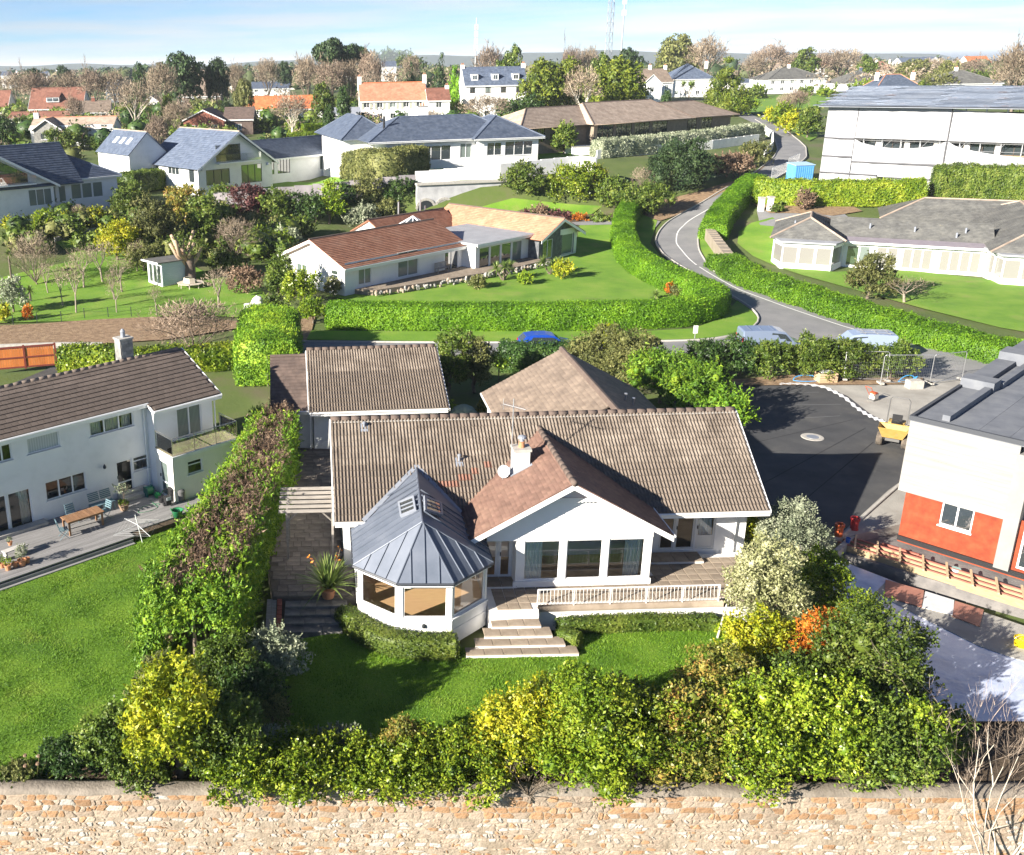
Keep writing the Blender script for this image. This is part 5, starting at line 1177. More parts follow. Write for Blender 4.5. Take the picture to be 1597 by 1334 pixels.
# roof of flat interlocking tiles: pieces nearest the camera one by one
M_LTILE=mat('flat_concrete_tile',[(.09,.07,.058),(.125,.098,.082),(.165,.13,.108)],rough=.9,scale=1.1,detail=9,rand=.10,bump=.25,bscale=24)
lsl=math.atan2(1.43,3.2);ys_,zs_=-.35,4.85;LROWS=11;lcl=math.hypot(1.43,3.2)/LROWS
def flat_tile(w,l):
    V=[(0,0,.05),(w-.012,0,.05),(w-.012,l*1.06,.008),(0,l*1.06,.008),(0,0,-.005),(w-.012,0,-.005)];me=bpy.data.meshes.new('roof_tile');me.from_pydata(V,[],[(0,1,2,3),(4,5,1,0),(4,0,3),(5,2,1)]);me.materials.append(M_LTILE);me.update();return me
ltw=.33;lme=flat_tile(ltw,lcl);nind=0;restv=[];restf=[]
for r in range(-2,LROWS):
    for c in range(-6,46):
        x=c*ltw+(ltw/2 if r % 2 else 0)-.15;
        if x > 14.85 or x < -2.3: continue
        if r < 0 and x < 10.85: continue
        y=ys_+r*lcl*math.cos(lsl);z=zs_+r*lcl*math.sin(lsl)
        if nind < 300 and x > 2.6: inst('roof_tile',lme,(x,y,z),LH.o,rot=(lsl,0,0));nind +=1
        else:
            k=len(restv);M_=Matrix.Translation((x,y,z)) @ Matrix.Rotation(lsl,4,'X');restv +=[tuple(M_ @ q.co) for q in lme.vertices];restf +=[tuple(k+i for i in p.vertices) for p in lme.polygons]
me=bpy.data.meshes.new('roof_tiles');me.from_pydata(restv,[],restf);me.materials.append(M_LTILE);o=link(bpy.data.objects.new('roof_tiles',me),LH.o);o['kind']='stuff'
dk=MB();dk.slab([(-2.3,ys_+.03,zs_-.01),(15.05,ys_+.03,zs_-.01),(15.05,2.85,6.27),(-2.3,2.85,6.27)],.1);dk.slab([(15.05,6.3,4.75),(-2.3,6.3,4.75),(-2.3,2.85,6.27),(15.05,2.85,6.27)],.1)
dk.slab([(10.95,-.98,zs_-.30),(15.05,-.98,zs_-.30),(15.05,ys_+.05,zs_),(10.95,ys_+.05,zs_)],.1);dk.obj('roof_deck',M_LTILE,LH.o)
rm3=MB().tube([(-.24,0,0),(.24,0,0)],[.10,.102],8).mesh('ridge_tile',mat('ridge_dark',[(.15,.115,.095),(.22,.175,.145)],rough=.9,scale=2,extra=spots((.60,.36,.04),.6,.68)),True)
for i in range(38): inst('ridge_tile',rm3,(-2.1+i*.45,2.85,6.29),LH.o)
LH.gutter((-2.3,-.40,4.84),(11.0,-.40,4.84));LH.gutter((10.95,-1.03,4.55),(15.05,-1.03,4.55))
LH.verge([(15.08,-1.0,4.56),(15.08,2.85,6.3),(15.08,6.3,4.78)],h=.16);LH.verge([(10.92,-.35,4.84),(10.92,-1.0,4.55)],h=.16)
for x in (10.85,): MB().tube([(x,-.38,4.75),(x,-.08,4.4),(x,-.07,0)],.04,6).obj('downpipe',M_TRIM,LH.o)
MB().tube([(14.85,-1.0,4.5),(14.7,-.8,4.2),(14.7,-.78,2.6)],.04,6).obj('downpipe',M_TRIM,LH.o)
ch=LH.chimney(11.75,3.25,.75,.65,5.9,7.35,m=M_STONE,pots=0,cap=False)
for r in range(7):
    for c in range(3):
        w=.25;x0=11.375+c*w+(.06 if r % 2 else 0)
        MB().box((x0+.01,2.925-.02,5.95+r*.2+.01),(min(x0+w,12.125)-.005,2.94,5.95+(r+1)*.2-.005)).obj('stone',M_STONE,ch)
MB().box((11.33,2.87,7.35),(12.17,3.63,7.45)).obj('chimney_cap',M_KERB,ch);MB().lathe([(.13,0),(.12,.28),(.15,.3),(.06,.45)],9,(11.75,3.25,7.45)).obj('chimney_pot',M_LEAD,ch)
# balcony: slab, steel posts, glass panels and handrail
bal=MB().box((10.95,-2.55,2.32),(15.05,-.72,2.5)).obj('balcony_slab',M_WHITED,LH.o)
MB().box((11.0,-2.45,2.502),(15.0,-.72,2.52)).obj('balcony_floor',mat('mossy_deck',[(.17,.15,.09),(.27,.24,.16)],rough=.95,scale=3),bal)
M_STEEL=mat('stainless_steel',[(.55,.53,.48)],rough=.25,metal=.9)
for x,y in ((11.05,-2.45),(12.35,-2.45),(13.65,-2.45),(14.95,-2.45),(11.05,-.8),(14.95,-.8)): MB().tube([(x,y,2.5),(x,y,3.42)],.022,6).obj('balcony_post',M_STEEL,bal)
MB().tube([(11.05,-.75,3.44),(11.05,-2.45,3.44),(14.95,-2.45,3.44),(14.95,-.75,3.44)],.022,6).obj('handrail',M_STEEL,bal)
for a,b in (((11.1,-2.45),(12.3,-2.45)),((12.4,-2.45),(13.6,-2.45)),((13.7,-2.45),(14.9,-2.45)),((14.95,-2.4),(14.95,-.85)),((11.05,-2.4),(11.05,-.85))):
    MB().slab([(a[0],a[1],2.6),(b[0],b[1],2.6),(b[0],b[1],3.36),(a[0],a[1],3.36)],.012).obj('glass_panel',G_CLEAR,bal)
MB().lathe([(.06,-.08),(.09,0),(.05,.1),(.02,.16)],7,(8.4,-.14,1.95)).obj('wall_lamp',M_DARKFR,LH.o)
MB().box((9.0,-.75,0),(10.6,-.02,.16)).box((9.0,-.4,.16),(10.6,-.02,.3)).obj('door_step',M_KERB,LH.o)
MB().box((1.5,-.55,0),(5.0,-.02,.16)).obj('door_step',M_KERB,LH.o)
# deck of grey boards
M_DECK=mat('grey_deck_board',[(.17,.165,.165),(.225,.22,.22),(.28,.27,.27)],rough=.9,scale=2,stretch=(.4,8,1),rand=.16)
dkp=thing('deck','weathered grey timber deck along the white two-storey house','deck',tuple(A0),ly)
bwid=.125;y=-.03;i=0
while y > -4.35:
    x1=11.0 if y > -2.47 else 15.0
    if y < -3.85: x1=7.6
    MB().box((-2.5,y-bwid+.008,-.06),(x1,y,0)).obj('deck_board',M_DECK,dkp);y -=bwid
for k,(z0,z1) in enumerate(((-.26,-.13),(-.4,-.27))): MB().box((-2.5,-4.45-.18*k,z0),(7.5,-4.33,z1)).obj('edge_board',M_DECK,dkp)
MB().box((-2.4,-4.3,-.9),(14.9,-.05,-.07)).obj('deck_base',M_BED,dkp)
def dl(px,py,z=0.): return LH.atZ(px,py,z)          # deck-local point from a pixel
def dw(x,y,z=0.): return tuple(LH.world(x,y,z))
M_TEAK=mat('teak',[(.20,.105,.055),(.29,.165,.09)],rough=.7,scale=3,stretch=(8,1,1),rand=.15)
M_BLUEP=mat('blue_grey_paint',[(.10,.17,.20),(.15,.235,.27)],rough=.6,scale=4)
tx,ty_,_=dl(122,838);tbl=thing('garden_table','long teak slatted table on the grey deck','table',dw(6.15,-2.0),ly)
for i in range(11): MB().box((-.95+i*.175,-.42,.70),(-.95+i*.175+.16,.42,.735)).obj('slat',M_TEAK,tbl)
for sx in (-.85,.85):
    for sy in (-.34,.34): MB().box((sx-.04,sy-.04,0),(sx+.04,sy+.04,.70)).obj('leg',M_TEAK,tbl)
MB().box((-.9,-.38,.62),(.9,-.34,.698)).box((-.9,.34,.62),(.9,.38,.698)).obj('apron',M_TEAK,tbl)
def slat_chair(label,x,y,rz,w=.45):
    c=thing('garden_chair',label,'chair',dw(x,y),ly+rz,'blue chairs round the deck table')
    for i in range(5): MB().box((-w/2,-.2+i*.085,.43),(w/2,-.2+i*.085+.07,.45)).obj('seat_slat',M_BLUEP,c)
    for i in range(4): MB().box((-w/2,.2+.03*i,.55+i*.1),(w/2,.225+.03*i,.62+i*.1)).obj('back_slat',M_BLUEP,c)
    for sx in (-w/2,w/2):
        MB().tube([(sx,-.2,0),(sx,.2,.45),(sx,.34,.95)],.015,5).obj('leg',M_BLUEP,c);MB().tube([(sx,.22,0),(sx,-.2,.44)],.015,5).obj('leg',M_BLUEP,c)
    return c
slat_chair('blue slatted chair at the near left end of the teak table',5.0,-2.3,R(75));slat_chair('blue slatted chair at the right end of the teak table',7.4,-1.8,R(-80))
slat_chair('blue slatted chair between the teak table and the wall',6.0,-1.15,R(0));
bn=thing('garden_bench','blue slatted two-seat bench against the white wall','bench',dw(7.75,-.85),ly)
for i in range(5): MB().box((-.62,-.25+i*.09,.43),(.62,-.25+i*.09+.075,.455)).obj('seat_slat',M_BLUEP,bn)
for s_ in (-.32,.32):
    for i in range(5): MB().box((s_-.29,.22+.03*i,.55+i*.085),(s_+.29,.24+.03*i,.615+i*.085)).obj('back_slat',M_BLUEP,bn)
for sx in (-.58,0,.58):
    MB().box((sx-.03,-.24,0),(sx+.03,-.18,.43)).obj('leg',M_BLUEP,bn);MB().box((sx-.03,.2,0),(sx+.03,.26,.43)).obj('leg',M_BLUEP,bn)
def pot(label,wpos,r,h,m=None,plant_=None,name='plant_pot',leaf=.07):
    o=thing(name,label,'plant pot',wpos);MB().lathe([(r*.7,0),(r*.95,h*.8),(r*1.05,h*.82),(r*1.05,h),(r*.9,h),(r*.85,h*.85),(.01,h*.84)],14).obj('pot',m or M_ORPOT,o,smooth=False)
    if plant_:
        st_,ph_,pr_=plant_;c,rr=lobes_round(pr_,pr_,ph_,8,random.randint(0,999));c=c+np.array([0,0,h*.85]);me=crown_mesh('foliage',c,rr,nlv(pr_,pr_,ph_,leaf,1.2),leaf,LM[st_],seed=5,core=0);link(bpy.data.objects.new('foliage',me),o)
        MB().tube([(0,0,h*.8),(0,0,h*.85+ph_*.6)],.02,5).obj('stem',BARK,o)
    return o
olv=pot('half-barrel pot with a small olive tree beside the back bench',dw(8.6,-1.5),.26,.32,m=mat('wood_tub',[(.22,.15,.10),(.30,.21,.14)],rough=.9,scale=4),plant_=('lime',.25,.26))
c,rr=lobes_round(.42,.42,.75,9,4);c=c+np.array([0,0,.75]);me=crown_mesh('crown',c,rr*.8,420,.07,LM['grey'],seed=9,core=0);link(bpy.data.objects.new('crown',me),olv)
MB().tube([(0,0,.3),(.05,0,.8),(-.03,.03,1.3)],.022,5).tube([(.05,0,.8),(.25,.1,1.25)],.015,5).tube([(.05,0,.8),(-.25,-.1,1.2)],.015,5).obj('trunk',BARK,olv)
pots=[((2,893),.17,.26,'mid'),(None,0,0,0),((42,892),.17,.27,'grey'),((72,882),.15,.26,None),((110,874),.19,.30,'grey')]
zc=(3.31,3.336)
for i,(pxy,r,hh,st_,lb) in enumerate([((12,893),.16,.24,'mid','terracotta pot farthest left on the deck edge'),((40,890),.16,.27,'lime','terracotta pot with grassy plant at the deck edge'),((22,889),.13,.22,None,'small terracotta pot tucked behind the grassy one'),((33,882),.20,.30,'grey','largest terracotta pot, holding a tall wispy plant beside the grey bench'),((44,876),.13,.25,None,'slim empty terracotta pot at the right of the pot row')]):
    px=[4,13,24,35,43][i];py=[885,889,884,882,878][i];w=P(px,py,DZ);pot(lb,tuple(w),r,hh,plant_=(st_,.35 if i !=3 else .75,.2 if i !=3 else .3) if st_ else None,leaf=.06)
gb=thing('plant_bench','small pale grey wooden bench with pots at deck edge','bench',tuple(P(24,868,DZ)),ly+.1)
for i in range(3): MB().box((-.55,-.16+i*.11,.40),(.55,-.06+i*.11,.44)).obj('slat',mat('pale_wood',[(.48,.46,.43),(.58,.56,.53)],rough=.9,scale=3),gb)
for sx in (-.45,.45): MB().box((sx-.04,-.14,0),(sx+.04,.16,.40)).obj('leg',MATS['pale_wood'],gb)
pot('small potted plant standing on the pale deck bench',tuple(P(18,864,DZ)+np.array([0,0,.44])),.11,.18,plant_=('grey',.25,.16),leaf=.05)
# clutter by the annex door
M_GREENP=mat('green_plastic',[(.02,.17,.07)],rough=.4);M_BLACKP=mat('black_plastic',[(.02,.02,.022)],rough=.45);M_GREYP=mat('grey_plastic',[(.12,.12,.12)],rough=.5)
tub=thing('garden_tub','green plastic trug standing on the deck by the hedge','tub',tuple(P(277,806,DZ)))
MB().lathe([(.2,0),(.28,.36),(.30,.38),(.27,.37),(.19,.03)],16).obj('bucket',M_GREENP,tub,smooth=True)
for s_ in (-1,1): MB().tube([(s_*.28,-.08,.36),(s_*.33,0,.46),(s_*.28,.08,.36)],.02,5).obj('handle',M_GREENP,tub)
hr=thing('hose_reel','dark green hose reel beside the drainpipe on the deck','hose reel',tuple(P(233,773,DZ)),ly)
MB().tube([(-.16,0,.27),(.16,0,.27)],.22,14).obj('drum',M_GREENP,hr);MB().box((-.22,-.2,0),(-.17,.2,.5)).box((.17,-.2,0),(.22,.2,.5)).box((-.22,-.05,.48),(.22,.05,.54)).obj('frame',mat('teal_plastic',[(.02,.13,.11)],rough=.4),hr)
cn=thing('watering_can','bright green watering can next to the hose reel','watering can',tuple(P(246,776,DZ)),ly)
MB().lathe([(.13,0),(.14,.2),(.10,.27),(.05,.28)],12).tube([(.1,0,.05),(.3,0,.22),(.36,0,.32)],[.03,.02,.03],6).tube([(-.1,0,.1),(-.22,0,.2),(-.05,0,.34)],.015,5).obj('can',mat('bright_green_plastic',[(.03,.30,.08)],rough=.4),cn)
pw=thing('pressure_washer','grey and black pressure washer on the deck','pressure washer',tuple(P(262,789,DZ)),ly)
MB().box((-.15,-.13,.1),(.15,.13,.55)).obj('body',M_BLACKP,pw);MB().box((-.12,-.16,.35),(.12,-.13,.52)).obj('cover',mat('pale_blue_grey',[(.45,.49,.52)],rough=.4),pw)
MB().tube([(-.13,.1,.5),(-.13,.16,.85),(.13,.16,.85),(.13,.1,.5)],.02,5).obj('handle',M_BLACKP,pw)
for s_ in (-.17,.17): MB().tube([(s_-.03,.1,.1),(s_+.03,.1,.1)],.1,10).obj('wheel',M_BLACKP,pw)
for lb,q,r,h,m in (('black dustbin with lid in the corner by the annex',(270,780),.26,.62,M_BLACKP),('small black tub between hose reel and dustbin',(253,783),.2,.28,M_BLACKP),('squat grey bin at the right of the dustbin',(283,781),.2,.5,M_GREYP)):
    o=thing('bin',lb,'bin',tuple(P(*q,DZ)));MB().lathe([(r*.8,0),(r,h),(r*.95,h),(.01,h+.02)],14).obj('body',m,o)
    if h > .4: MB().lathe([(r*1.06,h+.015),(r*1.06,h+.05),(r*.5,h+.12),(.02,h+.13)],14).obj('lid',m,o)
hs=thing('hose','thin green hose looped on the deck boards','hose',tuple(P(232,793,DZ)),ly)
MB().tube([(1.1*math.cos(t)*(.55+.1*math.sin(2*t)),.33*math.sin(t),.012) for t in [i*.3 for i in range(20)]]+[(.5,.8,.012)],.012,4).obj('tube',M_GREENP,hs)
ad_=thing('clothes_airer','pale wire rotary clothes airer folded out at the deck corner','clothes airer',tuple(P(222,846,LLZ)))
MB().tube([(0,0,0),(-.25,.1,1.4)],.022,6).obj('pole',mat('airer_grey',[(.60,.62,.62)],rough=.4),ad_)
ln=MB()
for k in range(4):
    a=ly+k*math.pi/2;ln.tube([(-.2,.08,.9),(-.2+1.25*math.cos(a),.08+1.25*math.sin(a),.75)],.012,4)
ln.obj('arm',MATS['airer_grey'],ad_);wr=MB()
for rr_ in (.5,.75,1.0,1.22):
    q=[(-.2+rr_*math.cos(ly+k*math.pi/2),.08+rr_*math.sin(ly+k*math.pi/2),.9-.15*rr_/1.25) for k in range(5)];wr.tube(q,.004,3,cap=False)
wr.obj('line',MATS['airer_grey'],ad_)
# brown gate and its drive behind the left house
M_GATE=mat('varnished_gate_wood',[(.42,.125,.03),(.52,.18,.05)],rough=.5,scale=3,rand=.12,stretch=(1,1,.3));M_GATEF=mat('gate_frame_red',[(.16,.035,.025)],rough=.6)
gA,gB=P(-8,579,0),P(89,571,0);gt_=thing('gate','orange-brown boarded double gate with dark red frame','gate',tuple(gA),math.atan2(gB[1]-gA[1],gB[0]-gA[0]));gL=float(np.linalg.norm(gB-gA));
for i in range(int(gL/.17)): MB().box((i*.17,0,.1),(i*.17+.16,.04,1.62)).obj('board',M_GATE,gt_)
for x in (0,gL*.48,gL-.08): MB().box((x,-.06,0),(x+.14,-.005,1.8)).obj('post',M_GATEF,gt_)
MB().box((0,-.04,.08),(gL,-.006,.2)).box((0,-.04,.82),(gL,-.006,.93)).box((0,-.05,1.6),(gL,.05,1.72)).obj('rail',M_GATEF,gt_)
# ---------------------------------------------------------------- planting round the lawns
def depth_of(p): return float((np.asarray(p)-CP)@FW)
def shrub(label,px,py,wpx,hpx,style,leaf,zb=None,name='shrub',category='shrub',trunk=0.,dr=.8,Y=None,**k):
    "plant whose foot is seen at (px,py), as wide and tall as it shows"
    p=T(px,py) if (zb is None and Y is None) else (P(px,py,zb) if Y is None else PY(px,py,Y))
    dpt=depth_of(p);rx=wpx/FPX*dpt/2;ry=rx*dr;c=p+np.array([0,ry*.7,0]);h=ZY(px,py-hpx,c[1])-p[2]
    h=max(h,.3)
    k.setdefault('seed',int(px*7+py*13));return plant(name,label,category,tuple(c),rx,ry,h,style,leaf,trunk=trunk*h,**k)
BZ=-.9
near=[
 ('low yellowish tuft of leaves at the far left foot of the lawn',30,1232,62,36,'olive',.07),('rounded dark glossy shrub by the wall, left of its larger twin',105,1228,92,74,'dark',.075),
 ('larger rounded dark glossy shrub with white flecks near the wall',178,1226,120,120,'mid',.075),('tall yellow-green shrub at the foot of the cypress hedge',275,1244,175,215,'yelgreen',.10),
 ('dark olive-leaved bush right of the tall yellow-green shrub',345,1236,120,165,'mid',.08),('small-leaved grey-green bush capping the near end of the cypress hedge',268,1128,130,90,'olive',.07),
 ('glossy mid-green bush leaning on the near end of the cypress hedge',345,1110,120,110,'mid',.075),
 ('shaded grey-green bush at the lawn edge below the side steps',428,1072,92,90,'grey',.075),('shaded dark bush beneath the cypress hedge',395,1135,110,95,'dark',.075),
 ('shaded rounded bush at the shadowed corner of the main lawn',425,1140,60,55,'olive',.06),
 ('low clipped grey-green dome at the left of the pair by the lawn',432,1192,95,44,'grey',.06),('low clipped grey-green dome at the right of the pair by the lawn',522,1192,105,46,'grey',.06),
 ('small pointed russet bush rising behind the laurel row',632,1205,82,78,'russet',.07)]
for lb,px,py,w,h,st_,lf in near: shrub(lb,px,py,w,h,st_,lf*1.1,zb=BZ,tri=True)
lau=[(395,1252,120,72,'laurel','leftmost bright laurel of the row behind the stone wall'),(482,1252,125,82,'laurel','second bright laurel from the left behind the stone wall'),(570,1256,120,70,'laurel','bright laurel spilling over the wall cap below the russet bush'),
 (655,1258,130,88,'laurel','bright laurel overhanging the wall between russet and brown bushes'),(735,1252,120,92,'laurel','bright laurel just left of the brown twiggy bush'),(842,1240,140,150,'yellow','yellow-leaved bush rising behind the brown twiggy bush'),
 (925,1256,150,190,'lime','tall lime-green bush at the middle of the wall'),(1010,1252,150,180,'laurel','tall fresh-green bush right of the lime one'),(1098,1252,150,165,'russet','reddish-tipped bush near the middle of the wall'),
 (1185,1262,160,170,'laurel','bright green laurel hanging over the wall below the holly'),(1280,1256,180,190,'laurel','broad bright laurel right of the overhanging one'),(1385,1256,160,160,'mid','deep green laurel beside the bare tree')]
for px,py,w,h,st_,lb in lau: shrub(lb,px,py,w*1.3,h,st_,.10,zb=BZ,k=18)
back=[(1140,1150,150,130,'russet',.085,'loose red-berried bush at the lawn corner'),(1245,1160,190,118,'mid',.10,'large dark holly in the middle of the right border'),(1375,1150,200,185,'mid',.10,'large holly with red berries at the right edge of the border'),
 (1190,1066,125,108,'yellow',.095,'vivid yellow variegated bush by the lawn corner'),(1288,1082,92,122,'orange',.09,'small orange autumn bush between yellow bush and holly'),(1335,1010,110,80,'laurel',.08,'deep green bush behind the orange one')]
for px,py,w,h,st_,lf,lb in back: shrub(lb,px,py,w,h,st_,lf,zb=BZ)
fill_=[(20,1236,90,30,'mid','low dark creeper at the far left foot of the wall'),(215,1240,110,60,'mid','low dark bush between the glossy shrubs and the yellow-green one'),(360,1244,120,90,'laurel','bright leafy bush under the dark olive one'),(445,1222,120,62,'laurel','bright laurel just behind the leftmost ones'),(545,1225,130,62,'laurel','bright laurel between the clipped domes and the wall'),(612,1240,110,62,'laurel','bright laurel below the russet point'),(700,1228,130,80,'laurel','bright laurel behind the overhanging one'),(785,1236,110,90,'laurel','bright laurel beside the yellow-leaved bush'),
 (880,1205,140,130,'yelgreen','golden-green bush behind the tall lime one'),(965,1200,150,120,'yelgreen','golden-green bush behind the tall fresh-green one'),(1055,1205,150,130,'laurel','fresh green bush left behind the reddish one'),(1150,1200,150,120,'laurel','fresh green bush right behind the reddish one'),(1235,1215,150,130,'laurel','bright bush between the two broad laurels'),(1330,1210,160,130,'laurel','bright bush behind the broad laurel'),(1440,1235,120,130,'laurel','bright bush at the right end of the bank'),(1470,1190,90,90,'mid','deep green bush at the right end by the sheeting'),(1345,1075,120,80,'laurel','green bush above the hollies near the sheeting'),(1215,1105,110,70,'yelgreen','golden bush between the yellow one and the holly')]
for px,py,w,h,st_,lb in fill_: shrub(lb,px,py,w,h,st_,.098,zb=BZ,k=14)
up_=[(1195,998,128,150,'cream',.085,'pale cream-variegated bush right of the terrace'),(1240,895,125,108,'grey',.075,'dense grey-green bush at the corner of the house'),(1165,862,62,66,'yellow',.06,'small yellow bush against the terrace end wall'),(1292,945,84,90,'laurel',.08,'bright green bush between the pale bush and the tarpaulin')]
for px,py,w,h,st_,lf,lb in up_: shrub(lb,px,py,w,h,st_,lf,zb=-.3)
# loose brown twiggy bush over the wall
tw1=bare_proto(301,BARK,LM['twig'],h=1.6,spread=1.5,trunk_r=.03,levels=4,twig_n=6,upright=.1,n_main=9,stem=.08,twig_w=.008)
put_bare(tw1,'brown twiggy bush drooping over the wall between laurels',tuple(P(830,1258,-.75)+np.array([0,.3,0])),1.0,name='bare_shrub',category='shrub')
# tall hedge of cypress, browned along its top
hp=[(-2.9,50.8),(-3.05,47.5),(-3.5,43.5),(-4.1,40),(-4.7,36.5),(-5.2,33.5),(-5.35,31.2)]
wd_,ht_=[2.3,2.7,2.9,3.1,3.5,4.0,3.6],[3.7,3.7,3.7,3.6,3.5,3.3,2.6]
g=np.random.default_rng(42);LC_,LR_,top_=[],[],[]
for t in np.arange(0,len(hp)-1+.01,.055):
    x,y,w,h_=[np.interp(t,range(len(hp)),q) for q in ([p[0] for p in hp],[p[1] for p in hp],wd_,ht_)]
    for _ in range(4):
        r_=g.uniform(.28,.55);ox=g.uniform(-.5,.5)*(w-r_*1.4);zz=h_-r_-.25+g.uniform(-.12,.2) if abs(ox) < w*.36 else g.uniform(.2,h_-r_-.1)
        LC_.append((x+ox,y+g.uniform(-.3,.3),-.6+max(zz,.2)));LR_.append(r_);top_.append(zz > h_-r_-.5 and abs(ox-.1) < w*.33 and g.random() < .85 and t < 5.2)
    for sgn in (-1,1):
        for _ in range(3): r_=g.uniform(.3,.5);LC_.append((x+sgn*(w/2-r_*.7)*g.uniform(.9,1.05),y+g.uniform(-.2,.2),-.6+g.uniform(.15,h_-.5)));LR_.append(r_);top_.append(False)
LC_,LR_,top_=np.array(LC_),np.array(LR_),np.array(top_);org=np.array([hp[3][0],hp[3][1],-.6])
ch_=thing('cypress_hedge','tall overgrown cypress hedge with browned top between the two gardens','hedge',tuple(org))
for nm,st_,k,n,lf,asp_ in (('foliage','cypress',~top_,130000,.135,.34),('dead_top','brown',top_,40000,.13,.26)):
    link(bpy.data.objects.new(nm,crown_mesh(nm,LC_[k]-org,LR_[k],n,lf,LM[st_],asp_,.6,5,along='up',floor=0.,core=.6,tri=True)),ch_)
for i in range(12): MB().tube([(hp[0][0]-org[0]-.2*i,hp[0][1]-org[1]-1.75*i,-.1),(hp[0][0]-org[0]-.2*i,hp[0][1]-org[1]-1.75*i,2.4)],[.12,.05],6).obj('trunk',BARK,ch_)
# box hedge round the bay, low planting at the terrace foot
hedge('box_hedge','low clipped box hedge wrapping the octagonal bay',[(.55,34.75),(1.35,33.4),(2.35,32.55),(3.6,32.42),(4.75,32.4)],.85,.8,'box',.075,z0=LAWN_Z,cover=2.2,bumps=.08)
hedge('border_hedge','low leafy strip at the foot of the terrace wall',[(9.15,33.95),(11.5,33.95),(13.5,34.02),(15.4,33.95)],.62,.5,'box',.08,z0=LAWN_Z,bumps=.2)
hedge('border_hedge','short clipped box block beside the broad steps',[(8.95,33.2),(9.6,32.75)],.6,.55,'mid',.05,z0=LAWN_Z)
hedge('border_hedge','thin leafy edging between lawn corner and pale bush',[(15.4,33.9),(15.9,32.6),(16.1,31.6)],.5,.4,'lime',.055,z0=LAWN_Z,bumps=.2)
# young birch stake by the terrace
bt=bare_proto(77,PALEBARK,LM['twig'],h=3.0,spread=.5,trunk_r=.045,levels=3,twig_n=5,upright=.6,n_main=4,stem=.55,twig_w=.006)
o=put_bare(bt,'slim leaning birch sapling at the right end of the railing',tuple(P(1119,995,LAWN_Z)),1.0);o.rotation_euler=(0,.10,.4)
# phormium in a tub
ph_o=thing('phormium','spiky green phormium in a brick-red tub on the side patio','plant',tuple(P(512,938,PZ-.02)+np.array([0,.35,0])))
MB().lathe([(.24,0),(.32,.38),(.34,.4),(.3,.4),(.02,.36)],14).obj('pot',M_ORPOT,ph_o)
V=[];F=[]
for i in range(170):
    a=random.uniform(0,2*math.pi);L=random.uniform(1.3,2.1);el=random.betavariate(2,1.6)*1.2+.3;w=random.uniform(.03,.05);k=len(V);n_=6
    for j in range(n_):
        t=j/(n_-1);rr_=L*t*math.cos(el)+.05;zz=.38+L*(t*math.sin(el)-.55*t*t*(1.1-el*.5));ww=w*(1-t**2.2)+.002;cx_,sx_=math.cos(a),math.sin(a)
        V +=[(cx_*rr_-sx_*ww,sx_*rr_+cx_*ww,zz+.012),(cx_*rr_+sx_*ww,sx_*rr_-cx_*ww,zz+.012)]
    F +=[(k+2*j,k+2*j+1,k+2*j+3,k+2*j+2) for j in range(n_-1)]
npobj('blades',V,F,LM['phormium'],ph_o)
for dx_ in ((-.7,-.2),(.55,.45)): 
    s_o=MB().tube([(0,0,.5),(dx_[0]*.6,dx_[1]*.6,1.4),(dx_[0],dx_[1],2.0)],.014,5).obj('flower_stalk',BARK,ph_o)
    pts=np.array([(dx_[0]*(.7+.3*t)+random.uniform(-.1,.1),dx_[1]*(.7+.3*t)+random.uniform(-.1,.1),1.55+.5*t) for t in np.linspace(0,1,16)]);v,f=leaves(pts,np.tile([0,0,1.],(16,1)),.12,.4,1.0);npobj('seed_heads',v,f,LM['orange'],s_o)
# bare tree outside the wall at bottom right
b2=bare_proto(902,PALEBARK,mat('pale_twig',[(.34,.26,.20),(.46,.37,.29)],rough=.9,scale=4),h=7.4,spread=.62,trunk_r=.065,levels=5,twig_n=4,upright=.4,n_main=7,stem=.14,twig_w=.005)
put_bare(b2,'bare pale-barked tree with lichened twigs in front of the wall at bottom right',(20.3,22.9,-4.0),1.0,rz=2.2)
tw3=bare_proto(303,BARK,LM['twigred'],h=2.2,spread=.9,trunk_r=.03,levels=4,twig_n=6,upright=.4,n_main=9,stem=.06,twig_w=.008)
put_bare(tw3,'reddish bare bramble thicket behind the wall beside the bare tree',(19.9,26.2,-.9),1.0,name='bare_shrub',category='shrub')
put_bare(tw3,'smaller reddish bare thicket at the right edge behind the wall',(21.8,26.0,-.9),.9,rz=2,name='bare_shrub',category='shrub')
# dried flower stalks at the lawn foot
ds=thing('seed_head_plant','dry brown seed heads on tall stalks at the foot of the left lawn','plant',tuple(P(58,1222,BZ)))
for i in range(5):
    a=i*1.3;top=(.35*math.cos(a),.2*math.sin(a),.75+.1*(i % 3));s_o=MB().tube([(0,0,0),top],.012,5).obj('stalk',LM['olive'],ds);MB().lathe([(.02,0),(.07,.04),(.05,.1)],7,top).obj('seed_head',LM['brown'],s_o)
